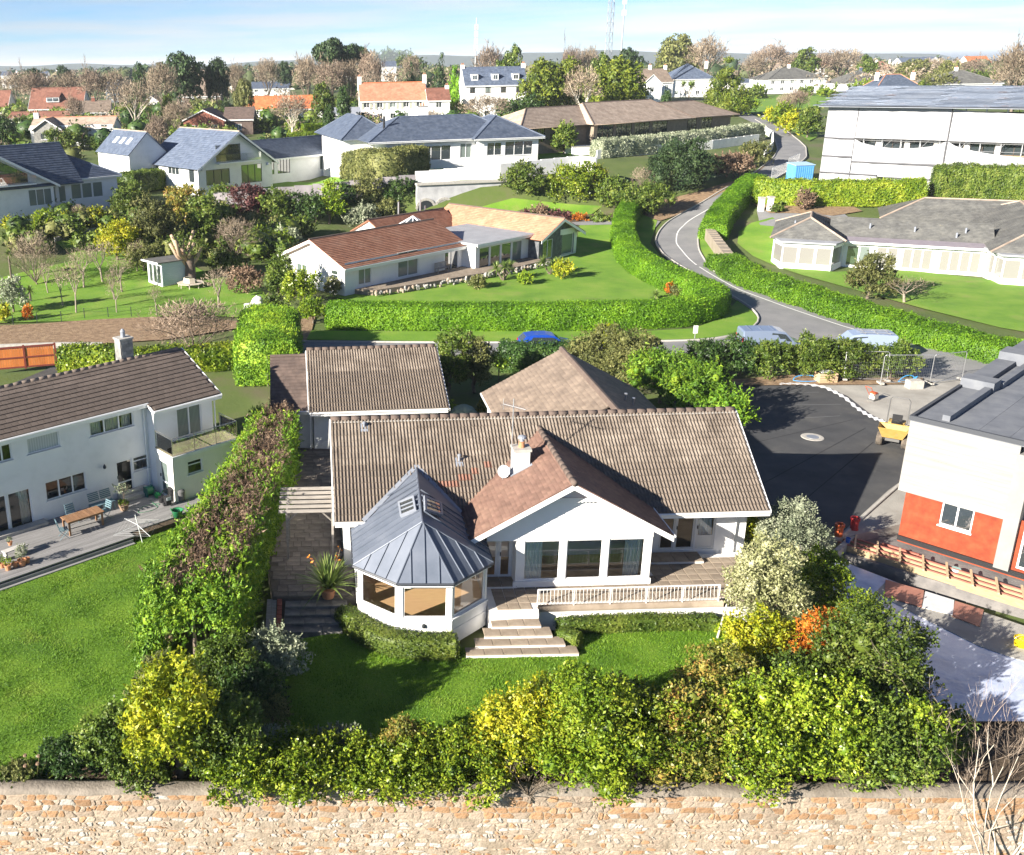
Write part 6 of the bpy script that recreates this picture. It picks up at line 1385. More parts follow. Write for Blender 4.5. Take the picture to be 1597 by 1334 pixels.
# grass blades on the two near lawns (countless)
def grass(poly,z,n,m,h=.05):
    A_=np.array([p[:2] for p in poly]);x0,y0=A_.min(0);x1,y1=A_.max(0);X=RNG.uniform(x0,x1,n*2);Y=RNG.uniform(y0,y1,n*2);k=poly_in([tuple(a) for a in A_],X,Y);X,Y=X[k][:n],Y[k][:n];n=len(X)
    a=RNG.uniform(0,6.283,n);hh=h*RNG.uniform(.6,1.5,n)*(1+.5*np.sin(X*2.1+1)*np.sin(Y*1.7));w=.014;lx,lyy=RNG.normal(0,.035,n),RNG.normal(0,.035,n)
    v=np.empty((n,3,3));v[:,0]=np.stack([X-np.cos(a)*w,Y-np.sin(a)*w,np.full(n,z)],-1);v[:,1]=np.stack([X+np.cos(a)*w,Y+np.sin(a)*w,np.full(n,z)],-1);v[:,2]=np.stack([X+lx,Y+lyy,z+hh],-1)
    return npobj('grass',v.reshape(-1,3),np.arange(n*3).reshape(-1,3),m)
LG=leafmat('grass_blade',[(.045,.12,.005),(.09,.20,.008),(.15,.27,.014),(.23,.33,.035)],rough=.6,trans=.2,scale=.9)
o=grass(lawn_main,LAWN_Z,66000,LG,.05);setp(o,'short green grass of the lawn below the bungalow','grass',kind='stuff')
o=grass(lawn_left,LLZ,55000,LG,.045);setp(o,'short green grass of the lawn below the two-storey house','grass',kind='stuff')
# ---------------------------------------------------------------- building site on the right
SB=House('site_house','unfinished flat-roofed house with pale timber cladding over red wall','house',P(1401,833,-.2),P(1552,880,-.2))
SB.o.name='house'
M_CLAD=mat('pale_cladding',[(.23,.222,.208),(.275,.266,.25),(.31,.30,.282)],rough=.8,scale=1.4,detail=8,stretch=(.25,.25,5),rand=.05)
M_REDW=mat('red_oxide_wall',[(.18,.03,.012),(.245,.048,.018),(.28,.072,.028)],rough=.85,scale=2.2,detail=8)
M_FELT=mat('grey_roof_felt',[(.115,.125,.145),(.15,.16,.18),(.185,.195,.21)],rough=.85,scale=1.2,detail=8,rand=.05)
M_FELTD=mat('dark_roof_edge',[(.06,.065,.075)],rough=.8)
M_GREYR=mat('grey_render',[(.22,.218,.21),(.27,.265,.255)],rough=.9,scale=1.5)
SB.shell(0,9,0,20,2.3,{'F': [(1.5,2.75,1.05,2.15,dict(nx=2,glass=G_DARK)),(4.6,7.6,.1,2.2,dict(nx=2,fw=.08,glass=G_DARK,name='sliding_door'))]},M_REDW)
SB.window
clad=MB().box((-.25,-.18,2.2),(3.9,-.02,5.6)).box((-.25,-.02,2.2),(-.06,20,5.6)).box((3.9,.3,2.2),(9,.5,5.6)).obj('cladding_base',M_CLAD,SB.o)
for i in range(17): MB().box((-.27,-.21,2.2+i*.2),(3.92,-.182,2.2+i*.2+.196)).obj('plank',M_CLAD,clad)
for i in range(17): MB().box((-.285,-.20,2.2+i*.2),(-.252,19.9,2.2+i*.2+.19)).obj('plank',M_CLAD,clad)
MB().box((3.86,-.25,-.05),(4.42,.3,5.2)).obj('pillar',M_GREYR,SB.o)
MB().box((0,-.1,-.25),(9,.02,-.02)).obj('damp_course',M_BLACKP,SB.o)
MB().box((4.42,-.3,4.6),(9,.3,5.35)).obj('canopy',M_GREYR,SB.o)
rf=MB().box((-.3,-.22,5.55),(9,20,5.68)).obj('roof',M_FELT,SB.o)
for i in range(7): MB().box((1.1+i*1.15,.2,5.682),(1.1+i*1.15+1.13,13,5.69)).obj('felt_sheet',M_FELT,rf)
MB().box((-.34,-.26,5.6),(9,-.12,5.80)).box((-.34,-.12,5.6),(-.2,6.0,5.80)).obj('roof_edge',M_FELTD,rf)
MB().box((-.3,6.0,5.69),(1.1,7.0,6.15)).obj('upstand',M_FELT,rf);MB().box((-.3,11.6,5.69),(1.6,12.9,6.3)).obj('upstand',M_FELT,rf)
MB().box((-.34,7.0,5.69),(.5,11.6,5.9)).obj('parapet',M_FELT,rf);MB().box((-.34,12.9,5.69),(.6,20,6.0)).obj('parapet',M_FELT,rf)
MB().box((.75,.4,5.69),(1.05,5.9,5.95)).obj('gutter_kerb',M_FELT,rf);MB().box((.9,7.1,5.69),(1.2,11.4,5.95)).obj('gutter_kerb',M_FELT,rf)
# ground round it: concrete apron, wet tarpaulin, formwork, boards
SZ=-.55
block('site_apron',[P(*q,SZ)[:2] for q in [(1300,850),(1412,745),(1660,760),(1660,960),(1597,945),(1305,862)]],-1.5,SZ,mat('site_concrete',[(.11,.105,.105),(.17,.16,.155),(.24,.225,.21)],rough=.9,scale=1.1,detail=9,bump=.4))
M_TARP=mat('wet_tarp_sheen',[(.30,.36,.52),(.44,.50,.66),(.62,.66,.78),(.74,.77,.85)],rough=.22,scale=.6,detail=8,bump=.35,bscale=3,spec=.6)  # blue-white sky sheen of the wet sheet is put into its colour
tz_=-.72
tpo=drape('tarpaulin',[P(*q,tz_)[:2] for q in [(1290,868),(1320,878),(1597,985),(1680,1000),(1700,1125),(1400,1125),(1370,1000),(1300,920)]],M_TARP,z=tz_,kindset=False)
setp(tpo,'wet bluish plastic sheeting laid over the ground beside the new house','tarpaulin')
con=block('concrete_slab',[P(*q,tz_)[:2] for q in [(1365,925),(1385,905),(1620,985),(1660,1010),(1620,1040),(1530,1010),(1430,960)]],-1.4,tz_+.03,M_YARD)
fwk=thing('formwork','long timber trench formwork with three rails tied by cross battens','formwork',tuple(P(1305,858,-.62)),0)
fa,fb=np.array([0.,0.]),(P(1650,968,-.62)-P(1305,858,-.62))[:2];fd=fb/np.linalg.norm(fb);fn=np.array([-fd[1],fd[0]]);FL_=float(np.linalg.norm(fb))
M_FORM=mat('formwork_timber',[(.30,.215,.12),(.40,.30,.18)],rough=.85,scale=3,stretch=(1,1,4));M_FORMR=mat('red_ply',[(.30,.10,.07),(.38,.15,.11)],rough=.7,scale=2)
for k,(o_,m) in enumerate(((0,M_FORM),(.42,M_FORM),(.85,M_FORM))):
    a=fn*o_;MB().prism([tuple(a),tuple(a+fd*FL_),tuple(a+fd*FL_+fn*.06),tuple(a+fn*.06)],0,.38).obj('rail',m,fwk);MB().prism([tuple(a-fn*.01),tuple(a+fd*FL_-fn*.01),tuple(a+fd*FL_+fn*.07),tuple(a+fn*.07)],.38,.43).obj('rail_top',M_FORMR,fwk)
for i in range(9):
    c=fd*(.5+i*.92);MB().prism([tuple(c-fn*.25+fd*.25),tuple(c-fn*.25+fd*.33),tuple(c+fn*1.15-fd*.1),tuple(c+fn*1.15-fd*.18)],.43,.5).obj('batten',mat('pale_batten',[(.50,.36,.22)],rough=.8),fwk)
M_PLY=mat('red_faced_ply',[(.27,.115,.085),(.36,.17,.125)],rough=.6,scale=1.5)
for lb,q,m in (('red-faced plywood sheet nearest the green bushes',[(1381,905),(1441,922),(1437,948),(1379,930)],M_PLY),('grey insulation board lying between two red plywood sheets',[(1443,923),(1488,937),(1486,960),(1438,948)],mat('grey_board',[(.50,.51,.52),(.60,.61,.62)],rough=.5,scale=2)),('red-faced plywood sheet farther right by the concrete strip',[(1489,938),(1534,952),(1528,978),(1485,962)],M_PLY)):
    z_=tz_+.05;w=[P(*p,z_) for p in q];o=thing('board_sheet',lb,'board',tuple(w[0]));MB().prism([tuple((p-w[0])[:2]) for p in w],0,.03).obj('sheet',m,o)
    MB().prism([tuple((p-w[0])[:2]*.98) for p in w],-.05,-.002).obj('bearer',M_FORM,o)
def bucket(name,label,cat_,p,r,h,m,lid=None,handle=True):
    o=thing(name,label,cat_,tuple(p));MB().lathe([(r*.85,0),(r,h),(r*1.06,h),(r*1.06,h+.02),(r*.95,h+.02),(r*.9,h*.9),(.01,h*.88)],16).obj('body',m,o)
    if lid: MB().lathe([(r*1.08,h+.022),(r*1.08,h+.05),(.01,h+.055)],16).obj('lid',lid,o)
    if handle: MB().tube([(r*math.cos(t),r*.15,h*.9+r*.5*math.sin(t)) for t in [i*math.pi/6 for i in range(7)]],.012,4).obj('handle',M_METAL,o)
    return o
bucket('bucket','white bucket with teal rim among the formwork','bucket',P(1489,898,SZ),.17,.3,mat('white_plastic',[(.65,.66,.64)],rough=.4),mat('teal_lid',[(.25,.45,.42)],rough=.4))
bucket('tub','bright yellow builders tub at the right edge of the slab','tub',P(1592,1008,tz_),.27,.34,mat('yellow_plastic',[(.75,.55,.01)],rough=.35))
for lb,q,m in (('red drainage chamber pipe standing on the block wall',(1331,828),mat('red_clay_pipe',[(.40,.03,.03)],rough=.5)),('orange drainage chamber pipe standing on the block wall',(1307,838),mat('orange_clay_pipe',[(.50,.10,.03)],rough=.5))):
    o=thing('drain_pipe',lb,'pipe',tuple(P(*q,-.2)));MB().lathe([(.17,0),(.17,.55),(.21,.56),(.21,.68),(.15,.68),(.15,.5),(.01,.45)],14).obj('pipe',m,o)
    MB().lathe([(.19,.02),(.2,.08),(.19,.14)],14).obj('collar',m,o)
bw_=thing('block_wall','short raw concrete block wall beneath the red pipes','wall',tuple(P(1297,872,-.6)),0)
e_=P(1335,838,-.6)-P(1297,872,-.6);
for r_ in range(2):
    for i in range(4):
        a=e_[:2]*(i/4);b=e_[:2]*((i+.97)/4);n_=np.array([-e_[1],e_[0]])/np.linalg.norm(e_[:2])*.22;MB().prism([tuple(a),tuple(b),tuple(b-n_),tuple(a-n_)],r_*.22,r_*.22+.21).obj('block',M_KERB,bw_)
bucket('canister','small blue canister on the block wall between the pipes','canister',P(1322,846,-.16),.1,.2,mat('blue_plastic',[(.02,.10,.42)],rough=.4),handle=False)
pk=thing('timber_pile','reddish timber battens lying loose beside the new house','timber',tuple(P(1372,850,SZ)))
d_=(P(1455,876,SZ)-P(1372,850,SZ))[:2];n_=np.array([-d_[1],d_[0]])/np.linalg.norm(d_)
for i,(o_,s_,z_) in enumerate(((0,0,0),(.14,.05,0),(.06,.1,.05),(-.16,.3,0))):
    a=n_*o_+d_*s_*.3;b=a+d_*(.9-.1*i)+n_*(.05*i-.08);w_=n_*.055;MB().prism([tuple(a-w_),tuple(b-w_),tuple(b+w_),tuple(a+w_)],z_,z_+.05).obj('batten',M_FORMR,pk)
# kerb upstand and trench beside the new tarmac
struct(ribbon('yard_kerb',[P(1312,838,YZ),P(1365,790,YZ),P(1420,742,YZ)],.14,M_KERB,z=YZ,h=.06));struct(ribbon('yard_kerb',[P(1330,838,-.3),P(1380,795,-.3),P(1420,760,-.3)],.18,M_KERB,z=-.34,h=.06))
wst=thing('plastic_strip','crumpled white plastic sheet along the edge of the new tarmac','plastic sheet',tuple(P(1235,600,YZ)))
pp=[P(*q,YZ)-P(1235,600,YZ) for q in [(1216,600),(1240,600),(1262,601),(1285,605),(1302,613),(1318,622),(1335,637),(1350,647),(1366,655),(1380,660)]];V=[];F=[]
for i in range(60):
    t=i/59*(len(pp)-1);k=min(int(t),len(pp)-2);p=pp[k]+(pp[k+1]-pp[k])*(t-k);w_=.28+.12*math.sin(i*1.7);
    for j in range(5): V.append((p[0]+(j-2)/2*w_*.5,p[1]+(j-2)/2*w_*.55,.03+.05*abs(math.sin(i*2.3+j*1.9))))
for i in range(59):
    for j in range(4): F.append((i*5+j,(i+1)*5+j,(i+1)*5+j+1,i*5+j+1))
npobj('sheet',V,F,mat('white_poly',[(.70,.70,.72),(.80,.80,.82)],rough=.35),wst)
mh=thing('manhole_cover','round grey manhole surround in the new black tarmac','manhole',tuple(P(1267,682,YZ+.008)));MB().lathe([(.62,0),(.6,.02),(.4,.025),(.38,.02),(.02,.02)],24).obj('surround',M_KERB,mh);MB().lathe([(.34,.022),(.33,.035),(.01,.035)],20).obj('lid',M_METAL,mh)
for i,(a,b) in enumerate((((1186,614),(1277,612)),((1228,632),(1312,631)),((1240,653),(1310,649)))):
    struct(ribbon('tarmac_seam',[P(*a,YZ),P(*b,YZ)],.05,mat('seam_pale',[(.16,.16,.165)],rough=.8),z=YZ+.011))
for a,b in (((1180,760),(1350,668)),((1255,780),(1362,690)),((1180,690),(1330,655))): struct(ribbon('tarmac_seam',[P(*a,YZ),P(*b,YZ)],.05,mat('seam_dark',[(.018,.018,.02)],rough=.8),z=YZ+.0105))
# small yellow dumper
M_YEL=mat('dumper_yellow',[(.38,.245,.06),(.46,.31,.10)],rough=.55,scale=5,extra=spots((.30,.24,.15),3,.6));M_TYRE=mat('muddy_tyre',[(.05,.045,.04),(.16,.13,.10)],rough=.95,scale=5)
dm=thing('dumper','small yellow site dumper with open skip and roll bar','dumper',tuple(P(1392,690,YZ)),R(205));dm.rotation_euler[2]=R(-125)
def wheel(parent,x,y,r,w,z=None,rim=M_YEL):
    t=MB().lathe([(r*.55,-w/2),(r*.92,-w/2),(r,-w*.3),(r,w*.3),(r*.92,w/2),(r*.55,w/2)],18);M_=Matrix.Translation((x,y,r if z is None else z)) @ Matrix.Rotation(math.pi/2,4,'X')
    t.v=[tuple(M_ @ Vector(q)) for q in t.v];o=t.obj('wheel',M_TYRE,parent);c=MB().lathe([(r*.56,-w*.42),(r*.3,-w*.46),(r*.3,w*.46),(r*.56,w*.42)],14);c.v=[tuple(M_ @ Vector(q)) for q in c.v];c.obj('rim',rim,o)
for x in (.75,-.75):
    for y in (-.62,.62): wheel(dm,x,y,.38,.3)
MB().box((-1.1,-.35,.35),(.9,.35,.6)).obj('chassis',M_GREYP,dm)
sk=MB();sk.add([(1.45,-.75,1.25),(1.45,.75,1.25),(1.1,.5,.6),(1.1,-.5,.6),(.15,-.8,1.15),(.15,.8,1.15),(.3,.5,.6),(.3,-.5,.6),(1.38,-.7,1.22),(1.38,.7,1.22),(1.05,.46,.68),(1.05,-.46,.68),(.2,-.74,1.12),(.2,.74,1.12),(.34,.46,.68),(.34,-.46,.68)],
   [(0,3,2,1),(4,5,6,7),(0,4,7,3),(1,2,6,5),(3,7,6,2),(8,9,10,11),(13,12,15,14),(12,8,11,15),(9,13,14,10),(11,10,14,15),(0,1,9,8),(4,12,13,5),(0,8,12,4),(1,5,13,9)]);sk.obj('skip',M_YEL,dm)
MB().box((-1.25,-.42,.6),(-.55,.42,1.0)).obj('engine_cover',M_YEL,dm);MB().box((-.6,-.25,.98),(-.15,.25,1.06)).box((-.68,-.25,1.06),(-.58,.25,1.45)).obj('seat',M_BLACKP,dm)
MB().tube([(-.05,0,.6),(.05,0,1.25)],.03,6).tube([(.05+.0*math.cos(t),.18*math.cos(t),1.27+.18*math.sin(t)*.5) for t in [i*math.pi/5 for i in range(11)]],.018,5).obj('steering_wheel',M_BLACKP,dm)
MB().tube([(-.75,-.5,.9),(-.75,-.5,2.3),(-.75,-.4,2.42),(-.75,.4,2.42),(-.75,.5,2.3),(-.75,.5,.9)],.035,7).obj('roll_bar',M_GREYP,dm)
pc=thing('plate_compactor','small red and white plate compactor on the grey yard','compactor',tuple(P(1362,624,YZ)),.5)
MB().box((-.32,-.22,0),(.32,.22,.08)).obj('plate',M_GREYP,pc);MB().box((-.22,-.18,.1),(.2,.18,.45)).obj('engine',mat('white_engine',[(.55,.50,.45)],rough=.5),pc);MB().box((-.2,-.19,.45),(.05,.19,.55)).obj('tank',mat('orange_red_paint',[(.52,.09,.03)],rough=.5),pc)
MB().tube([(-.2,-.15,.3),(-.75,-.2,1.0),(-.75,.2,1.0),(-.2,.15,.3)],.02,5).obj('handle',MATS['orange_red_paint'],pc)
# mesh fence panels, crate, block, blue hose
def fence_panel(label,a,b,h=1.95,tilt=0.):
    a,b=np.array(a),np.array(b);d=b-a;L=float(np.linalg.norm(d[:2]));o=thing('fence_panel',label,'fence panel',tuple(a),math.atan2(d[1],d[0]),'temporary mesh fence panels');o.rotation_euler[0]=tilt
    MB().tube([(0,0,.08),(0,0,h-.1),(.1,0,h),(L-.1,0,h),(L,0,h-.1),(L,0,.08),(0,0,.08)],.025,6).obj('frame',M_METAL,o)
    w=MB()
    for i in range(1,int(L/.12)): w.box((i*.12-.002,-.002,.1),(i*.12+.002,.002,h-.03))
    for i in range(1,int(h/.2)): w.box((.02,-.0025,i*.2-.002),(L-.02,.0025,i*.2+.002))
    m_=w.obj('mesh',M_METAL,o);m_['kind']='stuff'
    for x in (0,L): MB().box((x-.12,-.3,-.02),(x+.12,.3,.1)).obj('foot',M_KERB,o)
fence_panel('mesh fence panel leaning against the roadside hedge',P(1316,592),P(1383,594),tilt=-.12);fence_panel('mesh fence panel in front of the leaning one',P(1373,598),P(1450,598));fence_panel('mesh fence panel at the yard entrance, nearest the new house',P(1450,598),P(1500,592))
cr=thing('crate','wooden crate with papers on the soil by the hedge','crate',tuple(P(1287,595,-.1)))
for i in range(4): MB().box((-.6,-.4,i*.17),(.6,-.36,i*.17+.14)).obj('slat',MATS['pale_batten'],cr);MB().box((-.6,.36,i*.17),(.6,.4,i*.17+.14)).obj('slat',MATS['pale_batten'],cr)
MB().box((-.6,-.36,0),(-.56,.36,.65)).obj('side',MATS['pale_batten'],cr);MB().box((.56,-.36,0),(.6,.36,.65)).obj('side',MATS['pale_batten'],cr);MB().box((-.45,-.25,.66),(.35,.2,.74)).obj('paper_stack',mat('paper',[(.6,.6,.6)],rough=.8),cr)
kb=thing('concrete_block','pale concrete block on the grey yard by the fence','block',tuple(P(1425,605,YZ)));MB().box((-.45,-.3,0),(.45,.3,.5)).box((-.42,-.27,.5),(.42,.27,.54)).obj('block',M_KERB,kb)
hb=thing('hose','blue water pipe looped on the soil beside the crate','hose',tuple(P(1258,594,-.1)));MB().tube([(.9*math.cos(t),.3*math.sin(t),.05+.25*max(0,math.sin(t))) for t in [i*.35 for i in range(19)]],.03,5).obj('tube',mat('blue_pipe',[(.04,.28,.60)],rough=.4),hb)
hb=thing('hose','coil of blue water pipe near the pale concrete block','hose',tuple(P(1415,596,-.1)));MB().tube([(.6*math.cos(t),.25*math.sin(t),.05+.35*max(0,math.sin(t*1.3))) for t in [i*.4 for i in range(22)]],.03,5).obj('tube',MATS['blue_pipe'],hb)
drape('soil_strip',[P(*q,0)[:2] for q in [(1130,592),(1245,582),(1330,588),(1440,588),(1440,598),(1130,600)]],M_SOIL,z=-.06)
# ---------------------------------------------------------------- vehicles
def car_body(L,W,prof,m,o,wheels,glassp,name='body'):
    "lofted shell: prof = list of (x, z_bottom, z_belt, z_roof, half width at belt, half width at roof)"
    V=[];F=[];k=8
    for x,zb_,zw,zr_,hw,hr in prof: V +=[(x,-hw*.9,zb_),(x,-hw,zb_+.12),(x,-hw,zw),(x,-hr,zr_),(x,hr,zr_),(x,hw,zw),(x,hw,zb_+.12),(x,hw*.9,zb_)]
    for i in range(len(prof)-1):
        for j in range(k-1): F.append((i*k+j,(i+1)*k+j,(i+1)*k+j+1,i*k+j+1))
    F +=[tuple(range(k)),tuple(range(len(V)-1,len(V)-k-1,-1))]
    return MB().add(V,F).obj(name,m,o,smooth=False)
def carpaint(n,c): return mat(n,[c],rough=.3,spec=.5,coat=.6,metal=.2)
M_TY2=mat('tyre',[(.02,.02,.02)],rough=.8)
def side_glass(o,pts,y):
    for s_ in (-1,1): MB().slab([(x,s_*(y+.0-(z-.9)*.13),z) for x,z in (pts if s_ < 0 else pts[::-1])],.03).obj('window',G_DARK,o)
def hatch(label,loc,rz,paint):
    o=thing('car',label,'car',loc,rz);pr=[(-2.0,.35,.75,.78,.78,.70),(-1.9,.22,.9,1.0,.86,.74),(-1.55,.2,.92,1.38,.88,.62),(-.9,.2,.92,1.47,.88,.62),(0,.2,.92,1.47,.88,.62),(.55,.2,.92,1.36,.88,.64),(1.15,.2,.9,.96,.87,.74),(1.8,.22,.78,.82,.82,.70),(2.0,.35,.6,.64,.74,.66)]
    car_body(4,1.76,pr,paint,o,None,None)
    side_glass(o,[(-1.35,.98),(.85,.98),(.35,1.32),(-1.1,1.36)],.87)
    MB().slab([(-1.93,-.62,1.0),(-1.93,.62,1.0),(-1.6,.52,1.36),(-1.6,-.52,1.36)][::-1],.03).obj('rear_window',G_DARK,o);MB().slab([(1.12,-.66,.98),(.58,-.56,1.35),(.58,.56,1.35),(1.12,.66,.98)][::-1],.03).obj('windscreen',G_DARK,o)
    for x in (-1.25,1.28):
        for y in (-.8,.8): wheel(o,x,y,.31,.2,rim=M_METAL)
    for y in (-.68,.68): MB().box((-2.0,y-.14,.78),(-1.9,y+.14,.92)).obj('tail_light',mat('tail_red',[(.4,.01,.01)],rough=.3),o);MB().box((1.86,y-.14,.6),(1.96,y+.14,.72)).obj('headlight',M_PVC,o)
    return o
hatch('blue hatchback parked on the lane behind the pyramid-like rear roof',tuple(P(850,549)),R(0),carpaint('car_blue',(.01,.06,.38)))
def van(label,loc,rz,paint,L=4.4,rack=False,plate=True):
    o=thing('van',label,'van',loc,rz);a=-L/2;pr=[(a,.35,.95,1.7,.84,.74),(a+.08,.28,1.05,1.82,.9,.76),(a+1.2,.25,1.05,1.86,.9,.76),(a+2.4,.25,1.05,1.85,.9,.75),(a+2.95,.25,1.05,1.74,.9,.72),(a+3.55,.25,1.03,1.12,.88,.76),(a+4.2,.28,.85,.9,.84,.72),(L/2,.4,.62,.66,.76,.66)]
    car_body(L,1.8,pr,paint,o,None,None);side_glass(o,[(a+2.0,1.12),(a+3.35,1.12),(a+2.9,1.62),(a+2.0,1.7)],.89)
    MB().slab([(a-.01,-.6,1.2),(a-.01,.6,1.2),(a+.02,.56,1.62),(a+.02,-.56,1.62)][::-1],.03).obj('rear_window',G_DARK,o);MB().slab([(a+3.5,-.68,1.14),(a+2.98,-.6,1.7),(a+2.98,.6,1.7),(a+3.5,.68,1.14)][::-1],.03).obj('windscreen',G_DARK,o)
    if plate: MB().box((a-.03,-.27,.8),(a+.06,.27,.95)).obj('number_plate',mat('plate_yellow',[(.75,.58,.02)],rough=.4),o)
    for x in (a+.85,a+3.45):
        for y in (-.82,.82): wheel(o,x,y,.32,.2,rim=M_METAL)
    for y in (-.78,.78): MB().box((a-.02,y-.08,.9),(a+.06,y+.08,1.3)).obj('tail_light',MATS['tail_red'],o)
    for i in range(3): MB().box((a+.5+i*.8,-.62,1.87),(a+.58+i*.8,.62,1.90)).obj('roof_bar',M_METAL if rack else paint,o)
    if rack:
        for y in (-.5,-.2,.5): MB().box((a+.3,y-.02,1.9),(a+2.5,y+.02,1.94)).obj('ladder_rail',M_METAL,o)
    return o
van('silver-blue van with roof ribs parked by the roadside hedge',tuple(P(1203,552)+np.array([0,.3,0])),R(-6),carpaint('van_silver',(.19,.24,.34)),4.5)
van('pale grey van with roof rack facing left on the road',tuple(P(1345,560)+np.array([0,.6,0])),R(168),carpaint('van_white',(.30,.37,.50)),4.4,rack=True)
sg=thing('road_sign','small white sign on a post at the lane mouth','sign',tuple(P(1082,541)));MB().tube([(0,0,0),(0,0,1.6)],.03,6).obj('post',M_METAL,sg);MB().box((-.17,-.03,1.05),(.17,-.01,1.65)).obj('plate',M_PVC,sg)
# ---------------------------------------------------------------- houses of the middle distance
def wpx(h,tl,br,y=0.,x0=0.,**k):
    "opening in a front wall (plane y) from the pixels of its top-left and bottom-right corners"
    a,b=h.atY(*tl,y),h.atY(*br,y);return (a[0]-x0,b[0]-x0,b[2],a[2],k)
DK=dict(frame=M_DARKFR,glass=G_DARK)
# --- orange-roofed bungalow inside the curved hedge
A_=P(538,461,0);yw=R(40);ax_=np.array([math.cos(yw),math.sin(yw),0])
OB=House('bungalow','white bungalow with orange tiled roofs inside the curved hedge','house',A_,A_+ax_*17)
oe=OB.atY(537,411,-.4)
OW=OB.atY(706,405)[0]
ops=[wpx(OB,(559,409),(579,441),glass=G_CURT,nx=2),wpx(OB,(621,395),(652,427),glass=G_CURT,nx=2)]
OWX=16.2
OB.shell(0,OWX,0,9.2,2.75,{'F': ops+[(OWX-2.6,OWX-.6,.1,2.2,dict(glass=G_DARK,nx=2,name='patio_door'))],'L': [(2.0,3.6,1.1,2.1,dict(glass=G_CURT,nx=2)),(7.2,8.2,1.3,2.2,dict(nz=2))]},M_WHITE,{'L': [(4.6,4.55)],'R': [(4.6,4.55)]})
s_,rg,ev=gx_roof(OB,0,OWX,0,9.2,2.85,4.75,ov=.55,vg=.45)
OB.roof(s_,20,.30,M_TILEOR,lift=.045,caps=[rg],capm=M_RIDGE)
OB.gutter(*ev[0],fascia=.3);OB.verge([(-.48,9.75,2.6),(-.48,4.6,4.72),(-.48,-.55,2.6)],h=.28)
# flat-roofed link with tall windows
lk=MB();OB.shell(OWX+.02,OWX+8.5,-1.8,7,2.75,{'F': [(.6+i*1.75,2.2+i*1.75,.35,2.45,dict(glass=G_DARK if i < 3 else G_CURT,fw=.07)) for i in range(4)],'L': []},M_WHITE,name='link_wall')
fr_=MB().box((OWX-.3,-2.3,2.76),(OWX+8.9,7.2,3.02)).obj('flat_roof',mat('lead_flat_roof',[(.27,.28,.30),(.36,.37,.39)],rough=.7,scale=.8,detail=8),OB.o)
MB().box((OWX-.34,-2.36,2.70),(OWX+8.94,-2.302,3.0)).obj('fascia',M_TRIM,fr_)
# right-hand gabled wing, stone faced
bx0=OWX+8.52;OB.shell(bx0,bx0+6.5,-3.2,12,2.8,{'F': [(.7,2.4,.25,2.3,dict(nx=2)),(4.0,6.0,.3,2.9-.4,dict(nx=1,glass=G_CURT))]},mat('dark_slate_stone',[(.07,.075,.085),(.12,.125,.135),(.19,.195,.20)],rough=.9,scale=2.5,detail=8,bump=.6),{'F': [(3.25,4.3)],'B': [(3.25,4.3)]},name='stone_wall')
MB().box((bx0+3.7,-3.25,.05),(bx0+6.55,-3.204,.28)).box((bx0+6.1,-3.26,.28),(bx0+6.55,-3.204,2.9)).box((bx0+3.6,-3.26,2.52),(bx0+6.55,-3.204,3.1)).obj('white_panel',M_TRIM,OB.o)
s_,rg,ev=gy_roof(OB,bx0,bx0+6.5,-3.2,12,2.85,4.45,ov=.6,vg=.8);OB.roof(s_,14,.30,M_TILEOR,lift=.045,name='wing_roof',caps=[rg],capm=M_RIDGE)
OB.verge([(bx0-.62,-4.02,2.5),(bx0+3.25,-4.02,4.4),(bx0+7.12,-4.02,2.5)],h=.3)
s_,rg,ev=gx_roof(OB,OWX-2,bx0+1,9.3,14.5,2.85,4.2,ov=.4,vg=.3);OB.shell(OWX-2,bx0+1,9.32,14.5,2.8,{},M_WHITE,name='rear_wall',gab={'L': [(2.6,4.0)]});OB.roof(s_,16,.30,M_TILEOR,lift=.045,name='rear_roof',caps=[rg],capm=M_RIDGE)
pt=MB();cx_,cy_=OWX+1.2,8.4;apex=Vector((cx_,cy_,4.6))
for i in range(8):
    a=i*math.pi/4;b=(i+1)*math.pi/4;p,q=Vector((cx_+2.6*math.cos(a),cy_+2.6*math.sin(a),3.1)),Vector((cx_+2.6*math.cos(b),cy_+2.6*math.sin(b),3.1));pt.add([p,q,apex],[(0,1,2)])
lan=pt.obj('glass_lantern',G_DARK,OB.o)
for i in range(8):
    a=i*math.pi/4;MB().tube([(cx_+2.6*math.cos(a),cy_+2.6*math.sin(a),3.12),apex],.07,5).obj('lantern_bar',M_TRIM,lan)
for x,y,z,h_ in ((OWX+3,12.5,4.4,1.2),(OWX+6,12,4.3,1.3),(OWX+6.8,12,4.3,.5)): MB().tube([(x,y,z-.4),(x,y,z+h_)],.09,7).obj('flue',M_METAL,OB.o)
pav=thing('stone_terrace','raised flagged terrace with rubble edge before the orange-roofed bungalow','terrace',tuple(A_),yw)
MB().prism([(1.2,-.05),(OWX,-.05),(OWX+8.3,-1.85),(OWX+9.5,-4.2),(OWX+2,-4.2),(8,-2.8),(2.0,-1.7)],-.1,.42).obj('paving',M_SLABS,pav)
RB2=[stone_mesh(m,60+i) for i,m in enumerate((M_STONE,M_RUBW,M_STONE,M_RUB))]
edge=[(1.6,-1.7),(8,-2.9),(OWX+2,-4.3),(OWX+9.4,-4.35)]
for i in range(110):
    t=random.uniform(0,2.99);k=int(t);a,b=edge[k],edge[k+1];x,y=a[0]+(b[0]-a[0])*(t-k),a[1]+(b[1]-a[1])*(t-k);s2=random.uniform(.25,.6)
    inst('stone',random.choice(RB2),(x,y+random.uniform(-.7,.05),random.uniform(.0,.35)),pav,rot=(random.uniform(-.6,.2),random.uniform(0,3),random.uniform(-.5,.5)),sc=(s2,3.0,s2))
